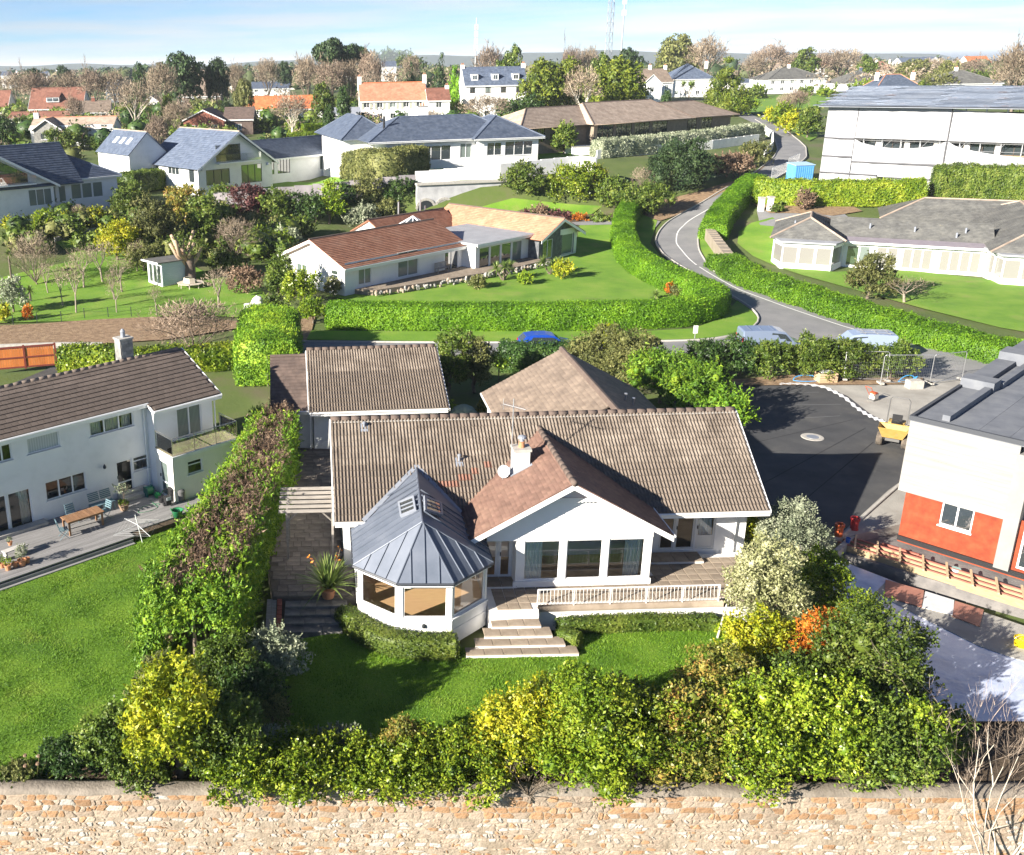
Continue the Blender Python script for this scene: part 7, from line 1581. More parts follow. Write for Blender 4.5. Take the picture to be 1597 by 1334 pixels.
bch=thing('garden_bench','grey timber bench against the orange-roofed bungalow','bench',tuple(OB.world(OWX-3.6,-.6,.42)),yw)
for i in range(4): MB().box((-.8,-.2+i*.11,.42),(.8,-.11+i*.11,.46)).obj('seat_slat',M_TIMBER,bch)
for i in range(9): MB().box((-.78+i*.185,.24,.46),(-.72+i*.185,.28,.95)).obj('back_slat',M_TIMBER,bch)
MB().box((-.82,.23,.93),(.82,.29,1.0)).obj('top_rail',M_TIMBER,bch)
for sx in (-.78,.78): MB().box((sx-.04,-.2,0),(sx+.04,-.12,.62)).obj('leg',M_TIMBER,bch);MB().box((sx-.04,.22,0),(sx+.04,.3,.95)).obj('leg',M_TIMBER,bch)
# --- grey bungalow on the right
RBH=House('bungalow','long white bungalow with grey slate hipped roofs and blinds, right of the road','house',(53.0,98.3,0),(63.1,93.2,0));o_=RBH
bl=dict(glass=G_BLIND,fw=.05)
RBH.shell(0,12.2,0,8,2.6,{'F': [(.3,1.4,.1,2.15,dict(glass=G_GREEN)),(1.45,2.4,.1,2.15,dict(glass=G_CURT))]+[(3.0+i*.95,3.9+i*.95,.15,2.15,bl) for i in range(2)]+[(5.3+i*.85,6.1+i*.85,.15,2.15,bl) for i in range(3)]+[(8.5+i*.85,9.3+i*.85,.15,2.15,bl) for i in range(4)]},M_WHITE)
s_,rg,ev=gx_roof(RBH,-1.5,13,1.6,8,2.75,4.2,ov=.3,vg=0);RBH.roof(s_,14,.28,M_TILEGR,lift=.03,caps=[rg],capm=M_TILEGR)
MB().slab([(-1.0,-.45,2.62),(13.0,-.45,2.62),(13.0,1.7,2.80),(-1.0,1.7,2.80)],.08).obj('lead_roof',mat('purple_lead',[(.23,.20,.23),(.30,.27,.29)],rough=.6,scale=1.5),RBH.o)
MB().box((-1,-.5,2.4),(13,-.42,2.62)).obj('fascia',M_TRIM,RBH.o)
def bay(h,pts,z1,wz0,wz1,roofz,lw=.08,glass=G_BLIND,n=3):
    wp=[];
    for (a,b,nn) in pts:
        A2,B2=np.array([a[0],a[1],0.]),np.array([b[0],b[1],0.]);u=B2-A2;L=np.linalg.norm(u);u /=L;nrm=np.array([u[1],-u[0],0]);fr=(A2,u,nrm,L);w=L/nn
        o2=[(i*w+lw,(i+1)*w-lw,wz0,wz1) for i in range(nn)];h.wallface(wp,fr,z1,o2,z0=-.6)
        for q in o2: h.window(fr,q,glass=glass,fw=.05,sill=False)
    v,f=cat(wp);npobj('bay_wall',v,f,M_WHITE,h.o)
bay(RBH,[((-6.6,-.4),(-5.6,-3.0),1),((-5.6,-3.0),(-1.0,-2.9),3),((-1.0,-2.9),(-.02,-.02),1)],2.6,.45,2.2,2.7)
MB().prism([(-6.9,-.3),(-5.8,-3.35),(-.8,-3.25),(.25,-.3)],2.6,2.78).obj('bay_roof',MATS['lead_flat_roof'],RBH.o)
sl3,caps,ev=hip_roof(RBH,-6.4,-.4,-1.2,9,2.8,4.5,ov=.5,axis='y');RBH.shell(-6.5,-.1,-.35,9,2.65,{},M_WHITE,name='wing_wall');RBH.roof(sl3,14,.28,M_TILEGR,lift=.03,name='wing_roof',caps=caps,capm=M_TILETAN)
bay(RBH,[((12.22,-.02),(13.2,-3.6),2),((13.2,-3.6),(20.5,-3.6),5),((20.5,-3.6),(21.5,-.02),2)],2.6,.45,2.25,2.7)
MB().prism([(11.9,-.3),(12.9,-4.0),(20.8,-4.0),(21.8,-.3)],2.6,2.78).obj('bay_roof',MATS['lead_flat_roof'],RBH.o)
sl3,caps,ev=hip_roof(RBH,12.6,21,-2.6,22,2.8,5.0,ov=.5,axis='y');RBH.shell(12.22,21.5,.0,22,2.65,{},M_WHITE,name='wing_wall');RBH.roof(sl3,18,.3,M_TILEGR,lift=.03,name='wing_roof',caps=caps,capm=M_TILETAN)
sl3,caps,ev=hip_roof(RBH,4,22,16,24,2.8,4.7,ov=.4);RBH.shell(4,12.2,16,24,2.7,{},M_WHITE,name='rear_wall');RBH.roof(sl3,14,.3,M_TILEGR,lift=.03,name='rear_roof',caps=caps[:3],capm=M_TILETAN)
RBH.shell(22.5,34,8,18,2.7,{},M_WHITE,name='far_wall');sl3,caps,ev=gx_roof(RBH,20,36,8,18,2.8,4.8,ov=.4);RBH.roof(sl3,14,.3,M_TILEGR,lift=.03,name='far_roof')
for x,y,z in ((2.2,3.2,3.5),(6.2,3.0,3.4),(10.6,3.2,3.5),(9.8,2.4,3.1),(-4.8,2,3.6)): MB().tube([(x,y,z-.3),(x,y,z+.5)],.09,7).obj('vent_pipe',M_LEAD,RBH.o)
# --- white house behind the orchard at far left
def H1(): pass
LA=House('house','white chalet house with dark slate roof and balcony gable at the left edge','house',PY(12,326,117),PY(184,300,126))
W_=LA.w
w5=[wpx(LA,(28+i*15.6,293.5-i*1.3),(42+i*15.6,320-i*1.2),glass=G_CURT) for i in range(5)]
LA.shell(-7,W_,0,9,2.75,{'F': [(a+7,b+7,.15,2.1,k) for a,b,c,d,k in w5]+[(W_+7-6.3+i*1.45,W_+7-6.3+i*1.45+1.35,.3,2.15,dict(glass=G_CURT)) for i in range(3)]+[(3.2,6.2,.1,2.1,dict(glass=G_CURT,nx=2))]},M_WHITE)
s_,rg,ev=hip_roof(LA,5,W_,0,9,2.8,5.3,ov=.5);LA.roof(s_,14,.3,M_SLATE,lift=.025,caps=rg[:1]+[rg[2],rg[3]],capm=M_SLATE);LA.gutter(*ev[0])
s_,rg,ev=gx_roof(LA,-7,9,-1,10,2.8,6.9,ov=.5,vg=.3);LA.roof(s_,18,.3,M_SLATE,lift=.025,name='main_roof',caps=[rg],capm=M_SLATE)
s_,rg,ev=gy_roof(LA,-9,5.5,-1.2,6,2.8,6.6,ov=.5,vg=.6,xr=-1.4);LA.roof(s_,18,.3,M_SLATE,lift=.025,name='gable_roof',caps=[rg],capm=M_SLATE)
LA.verge([(-9.6,-1.82,2.5),(-1.4,-1.82,6.55),(6.1,-1.82,2.45)],h=.3)
LA.shell(-9,5.5,-1.15,-.02,2.75,{'F': [(11.3,14.2,.15,2.1,dict(glass=G_CURT,nx=3))]},M_WHITE,{'F': [(7.6,6.3)]},name='gable_wall')
gl_=MB().slab([(-4.8,-1.2,3.0),(2.4,-1.2,3.0),(2.4,-1.2,4.0),(-1.4,-1.2,6.0),(-4.8,-1.2,4.5)],.04).obj('gable_window',G_DARK,LA.o)
MB().box((-4.9,-2.3,2.8),(3.0,-1.21,2.95)).obj('balcony',M_TRIM,LA.o);MB().slab([(-4.9,-2.25,2.96),(3.0,-2.25,2.96),(3.0,-2.25,3.9),(-4.9,-2.25,3.9)],.02).obj('balcony_glass',G_CLEAR,LA.o)
# --- white chalet house with skylight annex
LB=House('house','white chalet house with wide slate gable and glass balcony in the middle distance','house',PY(310,289,140),PY(425,281,148.5))
W_=LB.w;ze=LB.atY(307,261)[2];zr_=LB.atY(368,206)[2];xr=LB.atY(368,206)[0]
LB.shell(0,W_,0,14,ze,{'F': [wpx(LB,(321,266),(359,286),nx=3,**DK),wpx(LB,(376,258),(409,283),nx=3,**DK)],'L': [(1.5,3.5,.2,2.1,dict(nx=2,**DK)),(6,9,1.0,2.1,dict(nx=3)),(11.5,13,.2,2.1,{})]},M_WHITE,{'F': [(xr,zr_-.1)],'B': [(W_-xr,zr_-.1)]})
s_,rg,ev=gy_roof(LB,0,W_,0,14,ze+.1,zr_+.1,ov=.6,vg=.9,xr=xr);LB.roof(s_,20,.32,M_SLATE,lift=.025,caps=[rg],capm=M_TILETAN);LB.verge([(-.65,-.92,ze-.35),(xr,-.92,zr_+.05),(W_+.65,-.92,ze-.35)],h=.3)
a,b=LB.atY(337,253),LB.atY(374,224);MB().box((a[0],-.02,a[2]),(b[0],-.06,b[2])).obj('gable_window',G_DARK,LB.o)
MB().box((a[0]-.2,-1.1,a[2]-.3),(b[0]+3.0,-.065,a[2]-.1)).obj('balcony',M_TRIM,LB.o);MB().slab([(a[0]-.15,-1.05,a[2]-.1),(b[0]+2.95,-1.05,a[2]-.1),(b[0]+2.95,-1.05,a[2]+1.0),(a[0]-.15,-1.05,a[2]+1.0)],.02).obj('balcony_glass',G_CLEAR,LB.o)
ww=LB.atY(533,267,2.)[0]
LB.shell(W_+.02,ww,2,10,2.7,{'F': [(.6,1.9,.1,2.2,dict(nx=2,**DK)),(2.6,5.0,.1,2.2,dict(nx=4,**DK)),(ww-W_-4.6,ww-W_-2.2,.1,2.2,dict(nx=4,frame=M_DARKFR,glass=G_CURT))]},M_WHITE,name='wing_wall',gab={'R': [(4,4.6)]})
s_,rg,ev=gx_roof(LB,W_-3,ww,2,10,2.75,4.9,ov=.6,vg=.4);LB.roof(s_,14,.32,M_SLATE,lift=.025,name='wing_roof',caps=[rg],capm=M_SLATE);LB.gutter(*ev[0])
for px,py in ((314,266),(417,257)): q=LB.atY(px,py);MB().lathe([(.2,-.05),(.25,0),(.2,.3)],9,(q[0],-.1,q[2])).obj('wall_lamp',M_METAL,LB.o)
LC=House('garage','small white outbuilding with three skylights in its slate roof','garage',PY(203,268,146),PY(203,268,146)+np.array([4.9,3.9,0]))
LC.shell(0,LC.w,0,10,2.6,{},M_WHITE,{'F': [(LC.w/2,5.4)],'B': [(LC.w/2,5.4)]});s_,rg,ev=gy_roof(LC,0,LC.w,0,10,2.6,5.5,ov=.3,vg=.25);LC.roof(s_,14,.3,M_SLATE,lift=.025,caps=[rg],capm=M_TILETAN)
for i in range(3): MB().slab([(LC.w*.18,2+i*2.1,3.78),(LC.w*.18,3.0+i*2.1,3.78),(LC.w*.32,3.0+i*2.1,4.58),(LC.w*.32,2+i*2.1,4.58)][::-1],.08).obj('skylight',M_PVC,LC.o)
# --- long slate bungalow on the upper terrace
LD=House('bungalow','long low white bungalow with blue-grey slate hipped roof on the upper terrace','house',PY(602,255,139),PY(833,243,144))
W_=LD.w;bxl=LD.atY(741,240)[0]
LD.shell(0,bxl,0,11,2.9,{'F': [wpx(LD,(657,228),(703,249),nx=3),wpx(LD,(718,224),(735,246),nx=2,glass=G_CURT,name='french_door'),(1.0,4.6,.6,2.3,dict(nx=2))]},M_WHITE)
LD.shell(bxl+.02,W_,-1.2,11,2.9,{'F': [wpx(LD,(760,223),(782,242),nx=2,y=-1.2,x0=bxl),wpx(LD,(788,221),(830,241),nx=3,y=-1.2,x0=bxl)]},M_WHITE,name='bay_wall')
s_,caps,ev=hip_roof(LD,-2,W_-2,0,11,2.95,5.9,ov=.7);LD.roof(s_,18,.32,M_SLATE,lift=.022,caps=caps,capm=M_SLATE);LD.gutter(*ev[0])
s_,caps,ev=hip_roof(LD,bxl-.2,W_,-1.2,10.5,2.95,5.75,ov=.7,axis='y');LD.roof(s_,18,.32,M_SLATE,lift=.022,name='bay_roof',caps=caps,capm=M_SLATE);LD.gutter(*ev[0])
LD.shell(-4.5,2,6,20,2.9,{},M_WHITE,name='wing_wall',z0=-4);s_,caps,ev=hip_roof(LD,-4.5,3,6,22,2.95,5.9,ov=.6,axis='y');LD.roof(s_,18,.32,M_SLATE,lift=.022,name='wing_roof',caps=caps,capm=M_SLATE)
LD.chimney(bxl-6,6,1.6,1.0,4.6,7.2,pots=2);MB().tube([(.6,3,3.4),(.6,3,6.2)],.16,8).obj('flue',M_BLACKP,LD.o)
# terrace walls in front: white parapet, arched retaining wall
wp=thing('parapet_wall','long white parapet wall edging the upper terrace lawn','wall',tuple(PY(648,276,129)),0)
q0=PY(648,276,129);pth=[PY(648,268,129.0),PY(780,256,131),PY(905,243,136),PY(930,246,133)]
for i in range(3):
    a,b=pth[i]-q0,pth[i+1]-q0;d=unit((b-a)[:2]);n_=np.array([-d[1],d[0]])*.15;za,zb_=float(pth[i][2]-q0[2]),float(pth[i+1][2]-q0[2])
    for t in range(6):
        p,q=a+(b-a)*t/6,a+(b-a)*(t+1)/6;zt=za+(zb_-za)*(t+.5)/6;MB().prism([tuple(p[:2]-n_),tuple(q[:2]-n_),tuple(q[:2]+n_),tuple(p[:2]+n_)],zt-2.0,zt).obj('wall_panel',M_WHITED,wp)
M_OLDW=mat('old_grey_render',[(.30,.30,.31),(.42,.42,.43),(.52,.52,.52)],rough=.9,scale=.7,detail=9)
ra,rb=PY(650,333,126.8),PY(905,316,131);ra[2]=rb[2]=.3
rw=House('arched_wall','old grey retaining wall with a row of bricked-up arches','wall',ra,rb);RWW=rw.w;rh=ZY(700,288,127.2)-.3
MB().box((0,0,-.5),(RWW,.6,rh)).obj('wall',M_OLDW,rw.o);MB().box((-.1,-.25,rh),(RWW,.7,rh+.25)).obj('coping',M_KERB,rw.o)
for i,px in enumerate((664,693,719,745)):
    q=rw.atY(px,305);r_=1.05;pts=[(q[0]-r_,-.10,.2),(q[0]+r_,-.10,.2)]+[(q[0]+r_*math.cos(t),-.10,2.2+r_*math.sin(t)) for t in [k*math.pi/10 for k in range(11)]]
    a_o=MB().slab(pts,.12).obj('arch',M_STONE if i else M_DARKFR,rw.o)
    ring=MB()
    for k in range(10):
        t0,t1=k*math.pi/10,(k+.92)*math.pi/10;ring.slab([(q[0]+1.05*math.cos(t0),-.13,2.2+1.05*math.sin(t0)),(q[0]+1.35*math.cos(t0),-.13,2.2+1.35*math.sin(t0)),(q[0]+1.35*math.cos(t1),-.13,2.2+1.35*math.sin(t1)),(q[0]+1.05*math.cos(t1),-.13,2.2+1.05*math.sin(t1))],.1)
    ring.obj('arch_ring',M_KERB,a_o)
fenc=thing('fence_wall','weathered grey boundary wall along the garden of the chalet houses','wall',tuple(PY(380,308,128)),0)
q0=PY(380,308,128);pth=[PY(330,302,127.5),PY(430,293,127.5),PY(545,283,128),PY(648,272,129)]
for i in range(3):
    a,b=pth[i]-q0,pth[i+1]-q0;d=unit((b-a)[:2]);n_=np.array([-d[1],d[0]])*.12
    for t in range(4):
        p,q=a+(b-a)*t/4,a+(b-a)*(t+.98)/4;zt=float(p[2]+q[2])/2;MB().prism([tuple(p[:2]-n_),tuple(q[:2]-n_),tuple(q[:2]+n_),tuple(p[:2]+n_)],zt-2.2,zt).obj('panel',mat('grey_fence',[(.23,.21,.22),(.36,.33,.34)],rough=.9,scale=1,detail=8,rand=.15),fenc)
# --- brown bungalow with wide eaves
LE=House('bungalow','low brown bungalow with long tan tiled roof and dark glazing on the hill','house',PY(925,220,161),PY(1070,212,172))
W_=LE.w;M_STW=mat('brown_stone_wall',[(.20,.16,.12),(.30,.25,.19)],rough=.9,scale=2,detail=8)
gw2=dict(frame=M_BROWNFR,glass=G_DARK,nx=3)
LE.shell(0,W_,0,12,2.6,{'F': [(.8+i*4.2,4.4+i*4.2,.2,2.4,gw2) for i in range(int((W_-1)/4.2))]},M_STW)
rx1=LE.atY(1150,207)[0];LE.shell(W_+.02,rx1-.3,1.5,11,2.6,{'F': [(.8,4.2,.2,2.4,gw2),(5.4,8.2,.2,2.4,gw2)]},M_STW,name='wing_wall')
lx0=LE.atY(822,215)[0];LE.shell(lx0+1,-.02,1.5,11,2.6,{'F': [(1.5,4,.2,2.4,gw2),(6.5,8.5,.2,2.4,dict(frame=M_TRIM,glass=G_CURT))]},M_STW,name='wing_wall')
def long_hip(h,x0,x1,y0,y1,ze,zr,ov,hipL,hipR,m,rows,caps=M_RIDGE,name='roof'):
    cy2=(y0+y1)/2;X0,X1,Y0,Y1=x0-ov,x1+ov,y0-ov,y1+ov;a,b=(X0+hipL,cy2,zr),(X1-hipR,cy2,zr)
    return h.roof([((X0,Y0,ze),(X1,Y0,ze),b,a),((X1,Y0,ze),(X1,Y1,ze),b,b),((X1,Y1,ze),(X0,Y1,ze),a,b),((X0,Y1,ze),(X0,Y0,ze),a,a)],rows,.32,m,lift=.03,name=name,caps=[(a,b),((X0,Y0,ze),a),((X1,Y0,ze),b)],capm=caps)
long_hip(LE,0,W_,0,12,2.6,5.6,.9,4,4,M_TILETAN,16);long_hip(LE,W_-6,rx1,1.5,11,2.55,5.0,.9,4,6,M_TILETAN,14,name='wing_roof');long_hip(LE,lx0,7,1.5,11,2.55,5.2,.9,6,4,M_TILETAN,14,name='wing_roof')
gwal=thing('low_wall','white rendered wall by the drive of the brown bungalow','wall',tuple(T(918,242)),R(12));MB().box((-2.8,0,-1.0),(2.0,.3,1.3)).box((-2.8,2.4,-1.0),(2.0,2.7,1.3)).obj('wall',M_WHITED,gwal);MB().box((-2.9,-.05,1.3),(2.1,.35,1.38)).obj('coping',M_KERB,gwal)
# --- big building wrapped in white sheeting
SC=House('sheeted_building','large building wrapped in white scaffold sheeting under a temporary metal roof','building',PY(1276,290,130),PY(1597,306,116))
W_=SC.w;zt=SC.atY(1284,166)[2];M_SHEET=mat('white_sheeting',[(.30,.305,.325),(.40,.405,.42)],rough=.6,scale=.8,detail=9,bump=.8,bscale=1.4)
zg0,zg1=SC.atY(1345,232)[2],SC.atY(1345,219)[2]
SC.shell(1.2,W_+10,1.2,16,zt-1.2,{'F': [(2+i*3.2,4.6+i*3.2,zg0-.6,zg1+.5,dict(frame=M_BROWNFR,glass=G_DARK,nx=2)) for i in range(10)]},M_CREAM,name='inner_wall')
def sheet_panel(x0,x1,z0,z1,sag=0.,sagx=1.0):
    nx_,nz_=max(4,int((x1-x0)/.8)),max(2,int((z1-z0)/.7));V=[];F=[]
    for i in range(nx_+1):
        for j in range(nz_+1):
            t=i/nx_;x=x0+(x1-x0)*t;zt_=z1-sag*math.sin(math.pi*t)**.6;z=z0+(zt_-z0)*j/nz_;V.append((x,-.05+.07*math.sin(x*1.9+z*.7)+.05*math.sin(x*4.1+z*2.3),z))
    for i in range(nx_):
        for j in range(nz_): a=i*(nz_+1)+j;F.append((a,a+nz_+1,a+nz_+2,a+1))
    return npobj('sheet',V,F,M_SHEET,SC.o,smooth=True)
DV,DL=SC.atY(1481,200)[0],SC.atY(1331,225)[0]
z=[0,2.1,4.0,zg0-.05,zg1+.35,zt]
sheet_panel(0,DV,zg1+.25,zt);sheet_panel(DV+.1,W_+10,zg1+.2,zt-.1,.5)
sheet_panel(0,DL,zg0-1.0,zg1+.2);sheet_panel(DL+.1,DV-.1,zg0-1.6,zg1+.15,1.0);sheet_panel(DV+.1,W_+10,zg0-1.8,zg1+.15,1.6)
sheet_panel(0,DL,zg0-3.1,zg0-1.08);sheet_panel(DL+.1,DV-.1,zg0-3.4,zg0-1.7);sheet_panel(DV+.1,W_+10,zg0-3.4,zg0-1.9)
sheet_panel(0,DL+3.2,-.6,zg0-3.2);sheet_panel(DL+4.2,W_+10,-.6,zg0-3.5)
sd=MB();sd.slab([(-.04,.0,-.6),(-.04,16,-.6),(-.04,16,zt),(-.04,0,zt)][::-1],.03);sd.obj('side_sheet',M_SHEET,SC.o)
pole=MB().tube([(0,0,0),(0,0,zt+.6)],.04,5).mesh('scaffold_pole',M_METAL)
for i in range(int((W_+8)/2.1)): inst('scaffold_pole',pole,(.3+i*2.1,.35,-.5),SC.o);inst('scaffold_pole',pole,(.3+i*2.1,1.0,-.5),SC.o)
for k in (zg0-1.0,zg0+.1,zg1,zg1+1.4): MB().tube([(-.1,.3,k),(W_+10,.3,k)],.035,5).obj('scaffold_ledger',M_METAL,SC.o)
for i in range(5): MB().box((.1,.4,zg0-.35),(W_+9,.95,zg0-.3)).obj('scaffold_board',MATS['pale_batten'],SC.o) if i ==0 else None
for i in range(7): MB().tube([(2.5+i*4,.25,zg0-.3),(3.9+i*4,.25,zg1+.4)],.03,5).obj('scaffold_brace',M_METAL,SC.o)
M_CORR=mat('corrugated_sheet',[(.17,.20,.25),(.26,.29,.34),(.26,.15,.10)],rough=.4,metal=.5,scale=.5,detail=9,pos=[.35,.6,.75],rand=.30)
trf=MB().slab([(-1.0,-1.2,zt+.05),(W_+12,-1.2,zt+.05),(W_+12,18,zt+1.9),(-1.0,18,zt+1.9)],.08).obj('temporary_roof',M_LEAD,SC.o)
for r_ in range(18):
    for c_ in range(7):
        x0=-1.0+c_*6.4+(r_ % 3)*.7-.7;y0=-1.25+r_*1.08;zz=zt+.1+(y0+1.2)*1.85/19.2+.02*(c_ % 2);MB().slab([(x0,y0,zz+.09),(x0+6.38,y0,zz+.09),(x0+6.38,y0+1.12,zz+.14),(x0,y0+1.12,zz+.14)],.03).obj('roof_sheet',M_CORR,trf)
M_SHADEGAP=mat('sheet_shadow_gap',[(.10,.10,.11)],rough=.7)  # dark colour painted as the shadow gaps between the sheets
for x0,x1,z_ in ((0,DL,zg0-1.04),(DL+.1,DV-.1,zg0-1.65),(DV+.1,W_+9,zg0-1.85),(0,DL+3.2,zg0-3.15),(0,DL,zg1+.22),(DL+4.2,W_+9,zg0-3.45)): MB().tube([(x0,-.12,z_),(x1,-.12,z_-.1)],.10,5).obj('seam',M_SHADEGAP,SC.o)  # dark tubes drawn in place of shadow at the sheet edges
for x_ in (DV,DL+.05): MB().tube([(x_,-.1,-.3),(x_,-.1,zt)],.07 if x_ > DL+1 else .04,5).obj('seam',M_SHADEGAP,SC.o)  # upright dark tubes, likewise painted shadow gaps
tlt=thing('portable_toilet','blue site cabin beside the sheeted building','cabin',tuple(T(1253,282)),R(8));M_BLU=mat('cabin_blue',[(.08,.28,.58),(.12,.36,.66)],rough=.5,scale=2)
MB().box((-1.35,0,-.2),(1.35,2.0,2.1)).obj('body',M_BLU,tlt)
for i in range(9): MB().box((-1.3+i*.3,-.05,.1),(-1.15+i*.3,-.002,1.9)).obj('rib',M_BLU,tlt)
MB().slab([(-1.45,-.1,2.1),(1.45,-.1,2.1),(1.45,2.1,2.3),(-1.45,2.1,2.3)],.08).obj('roof',mat('cabin_pale',[(.35,.50,.66)],rough=.5),tlt)
# --- summerhouse, ring bench, orchard fence
sh=House('summerhouse','small pale blue summerhouse with flat roof and glazed white doors in orchard','summerhouse',T(232,441),T(254,449));d_=3.6
M_PBL=mat('pale_blue_boards',[(.36,.47,.50),(.43,.54,.57)],rough=.7,scale=2,stretch=(1,1,8))
sh.shell(0,sh.w,0,d_,2.3,{'F': [(.15+i*(sh.w-.3)/3,.15+(i+.92)*(sh.w-.3)/3,.15,2.05,dict(glass=G_DARK,fw=.07,name='glazed_door')) for i in range(3)]},M_PVC)
for i in range(11): MB().box((sh.w+.005,.02,.05+i*.205),(sh.w+.035,d_-.02,.05+i*.205+.195)).obj('board',M_PBL,sh.o)
MB().slab([(-.25,-.5,2.42),(sh.w+.2,-.5,2.42),(sh.w+.2,d_+.2,2.3),(-.25,d_+.2,2.3)],.1).obj('roof',M_TILEGR,sh.o);MB().box((-.27,-.54,2.28),(sh.w+.22,-.502,2.44)).obj('fascia',M_PVC,sh.o)
rbn=thing('tree_bench','round pale timber bench encircling the pollarded tree','bench',tuple(T(298,448)))
M_PBW=mat('pale_bench_wood',[(.44,.38,.30),(.54,.48,.40)],rough=.9,scale=3)
for i in range(8):
    a=i*math.pi/4;b=a+math.pi/4-.03;MB().prism([(.75*math.cos(a),.75*math.sin(a)),(1.35*math.cos(a),1.35*math.sin(a)),(1.35*math.cos(b),1.35*math.sin(b)),(.75*math.cos(b),.75*math.sin(b))],.42,.48).obj('seat',M_PBW,rbn)
    MB().box((1.2*math.cos(a)-.04,1.2*math.sin(a)-.04,-.05),(1.2*math.cos(a)+.04,1.2*math.sin(a)+.04,.42)).obj('leg',M_PBW,rbn)
    MB().slab([(.76*math.cos(a),.76*math.sin(a),.5),(.76*math.cos(b),.76*math.sin(b),.5),(.66*math.cos(b),.66*math.sin(b),1.0),(.66*math.cos(a),.66*math.sin(a),1.0)],.03).obj('back',M_PBW,rbn) if 2 <=i <=6 else None
of=thing('wire_fence','thin wire fence on dark posts along the orchard edge','fence',tuple(T(200,497)))
fp=[T(px,py)-T(200,497) for px,py in ((-10,518),(21,508),(58,504),(96,502),(132,497),(169,496),(205,495),(245,493),(300,492),(381,500))]
for p in fp: MB().tube([tuple(p-np.array([0,0,.1])),tuple(p+np.array([0,0,.95]))],.035,5).obj('post',M_DARKFR,of)
for z_ in (.3,.6,.9): MB().tube([tuple(p+np.array([0,0,z_])) for p in fp],.008,3,cap=False).obj('wire',M_DARKFR,of)
rk=thing('rockery','heap of whitewashed boulders at the orchard corner','rockery',tuple(T(402,484)))
for i in range(9):
    c,r_=(random.uniform(-.9,.9),random.uniform(-.5,.8)),random.uniform(.3,.62);v,f=ballmesh((c[0],c[1],r_*.45+(.5 if i > 6 else 0)),(r_,r_*.85,r_*.8));v=v+RNG.normal(0,.05,v.shape);npobj('boulder',v,f,mat('white_rock',[(.50,.49,.46),(.70,.69,.66)],rough=.9,scale=2,bump=.5),rk,smooth=True)
# ---------------------------------------------------------------- houses farther back: base line, eave and ridge read off the photograph at a plausible distance
def far_house(label,x0,x1,yb,ye,yr,Y,depth=8.,roofm=M_SLATE,wallm=M_WHITE,kind='gx',yaw=0.,chim=(),wins=None,name='house',cap=None,category='house',rows=10,gwin=False,wm=M_PVC,cm=M_WHITE,dormers=0,ov=.35):
    Yt=T((x0+x1)/2,yb)[1];Y=min(max(Y,Yt),650)
    A2=PY(x0,yb,Y);B2=PY(x1,yb,Y);w=(B2-A2)[0];B2=A2+np.array([w*math.cos(yaw),w*math.sin(yaw),0])
    h=House(name,label,category,A2,B2);w=h.w;ze=max(2.2,ZY((x0+x1)/2,ye,Y)-A2[2]);base=A2[2]-tz(A2[0],A2[1])
    ry=depth/2 if kind !='gy' else 0;zr_=max(ze+1.2,ZY((x0+x1)/2,yr,Y+ry*math.cos(yaw))-A2[2]);z0=-max(base,0)-1.0
    ops=[]
    st_=wins if wins is not None else max(1,round(ze/2.7));sh_=ze/st_
    for s_ in range(int(st_)):
        n=max(1,int(w/3.0))
        for i in range(n):
            c=w*(i+.5)/n;ops.append((c-.62,c+.62,s_*sh_+.85,s_*sh_+2.05,dict(nx=2,glass=G_DARK if (i+s_) % 3 else G_CURT,fw=.07,frame=wm)))
    gab={'L': [(depth/2,zr_-.1)],'R': [(depth/2,zr_-.1)]} if kind =='gx' else ({'F': [(w/2,zr_-.1)],'B': [(w/2,zr_-.1)]} if kind =='gy' else {})
    h.shell(0,w,0,depth,ze,{'F': ops,'R': [(depth*.35,depth*.35+1.2,.9,2.0,dict(nx=2))],'L': [(depth*.4,depth*.4+1.2,.9,2.0,dict(nx=2))]},wallm,gab,z0=z0)
    if kind =='gx': sl3,rg,ev=gx_roof(h,0,w,0,depth,ze+.05,zr_,ov=ov,vg=.2);caps=[rg]
    elif kind =='gy': sl3,rg,ev=gy_roof(h,0,w,0,depth,ze+.05,zr_,ov=ov,vg=.3);caps=[rg]
    else: sl3,caps,ev=hip_roof(h,0,w,0,depth,ze+.05,zr_,ov=ov,axis='x' if w >=depth else 'y')
    h.roof(sl3,rows,.4,roofm,lift=.035,caps=caps,capm=cap or roofm,capr=.14);h.gutter(*ev[0])
    if kind =='gx': h.verge([(-.22,depth+ov,ze-.15),(-.22,depth/2,zr_-.02),(-.22,-ov,ze-.15)]);h.verge([(w+.22,-ov,ze-.15),(w+.22,depth/2,zr_-.02),(w+.22,depth+ov,ze-.15)])
    if kind =='gy': h.verge([(-ov,-.32,ze-.15),(w/2,-.32,zr_-.02),(w+ov,-.32,ze-.15)])
    for fx,hh in chim: h.chimney(w*fx,depth/2,.9,.7,zr_-1.6,zr_+hh,pots=2,m=cm)
    for i in range(dormers):
        c=w*(i+.5)/dormers;zd=ze+(zr_-ze)*.25;yd=depth/2*.25-.1
        d_=MB().box((c-.75,yd,zd),(c+.75,depth*.4,zd+1.35)).obj('dormer',wallm,h.o);MB().box((c-.85,yd-.1,zd+1.35),(c+.85,depth*.42,zd+1.45)).obj('dormer_roof',M_LEAD,d_)
        MB().box((c-.55,yd-.04,zd+.15),(c+.55,yd-.002,zd+1.2)).obj('dormer_window',M_PVC,d_);MB().box((c-.47,yd-.06,zd+.22),(c-.04,yd-.042,zd+1.13)).obj('pane',G_DARK,d_);MB().box((c+.04,yd-.06,zd+.22),(c+.47,yd-.042,zd+1.13)).obj('pane',G_DARK,d_)
    return h,ze,zr_
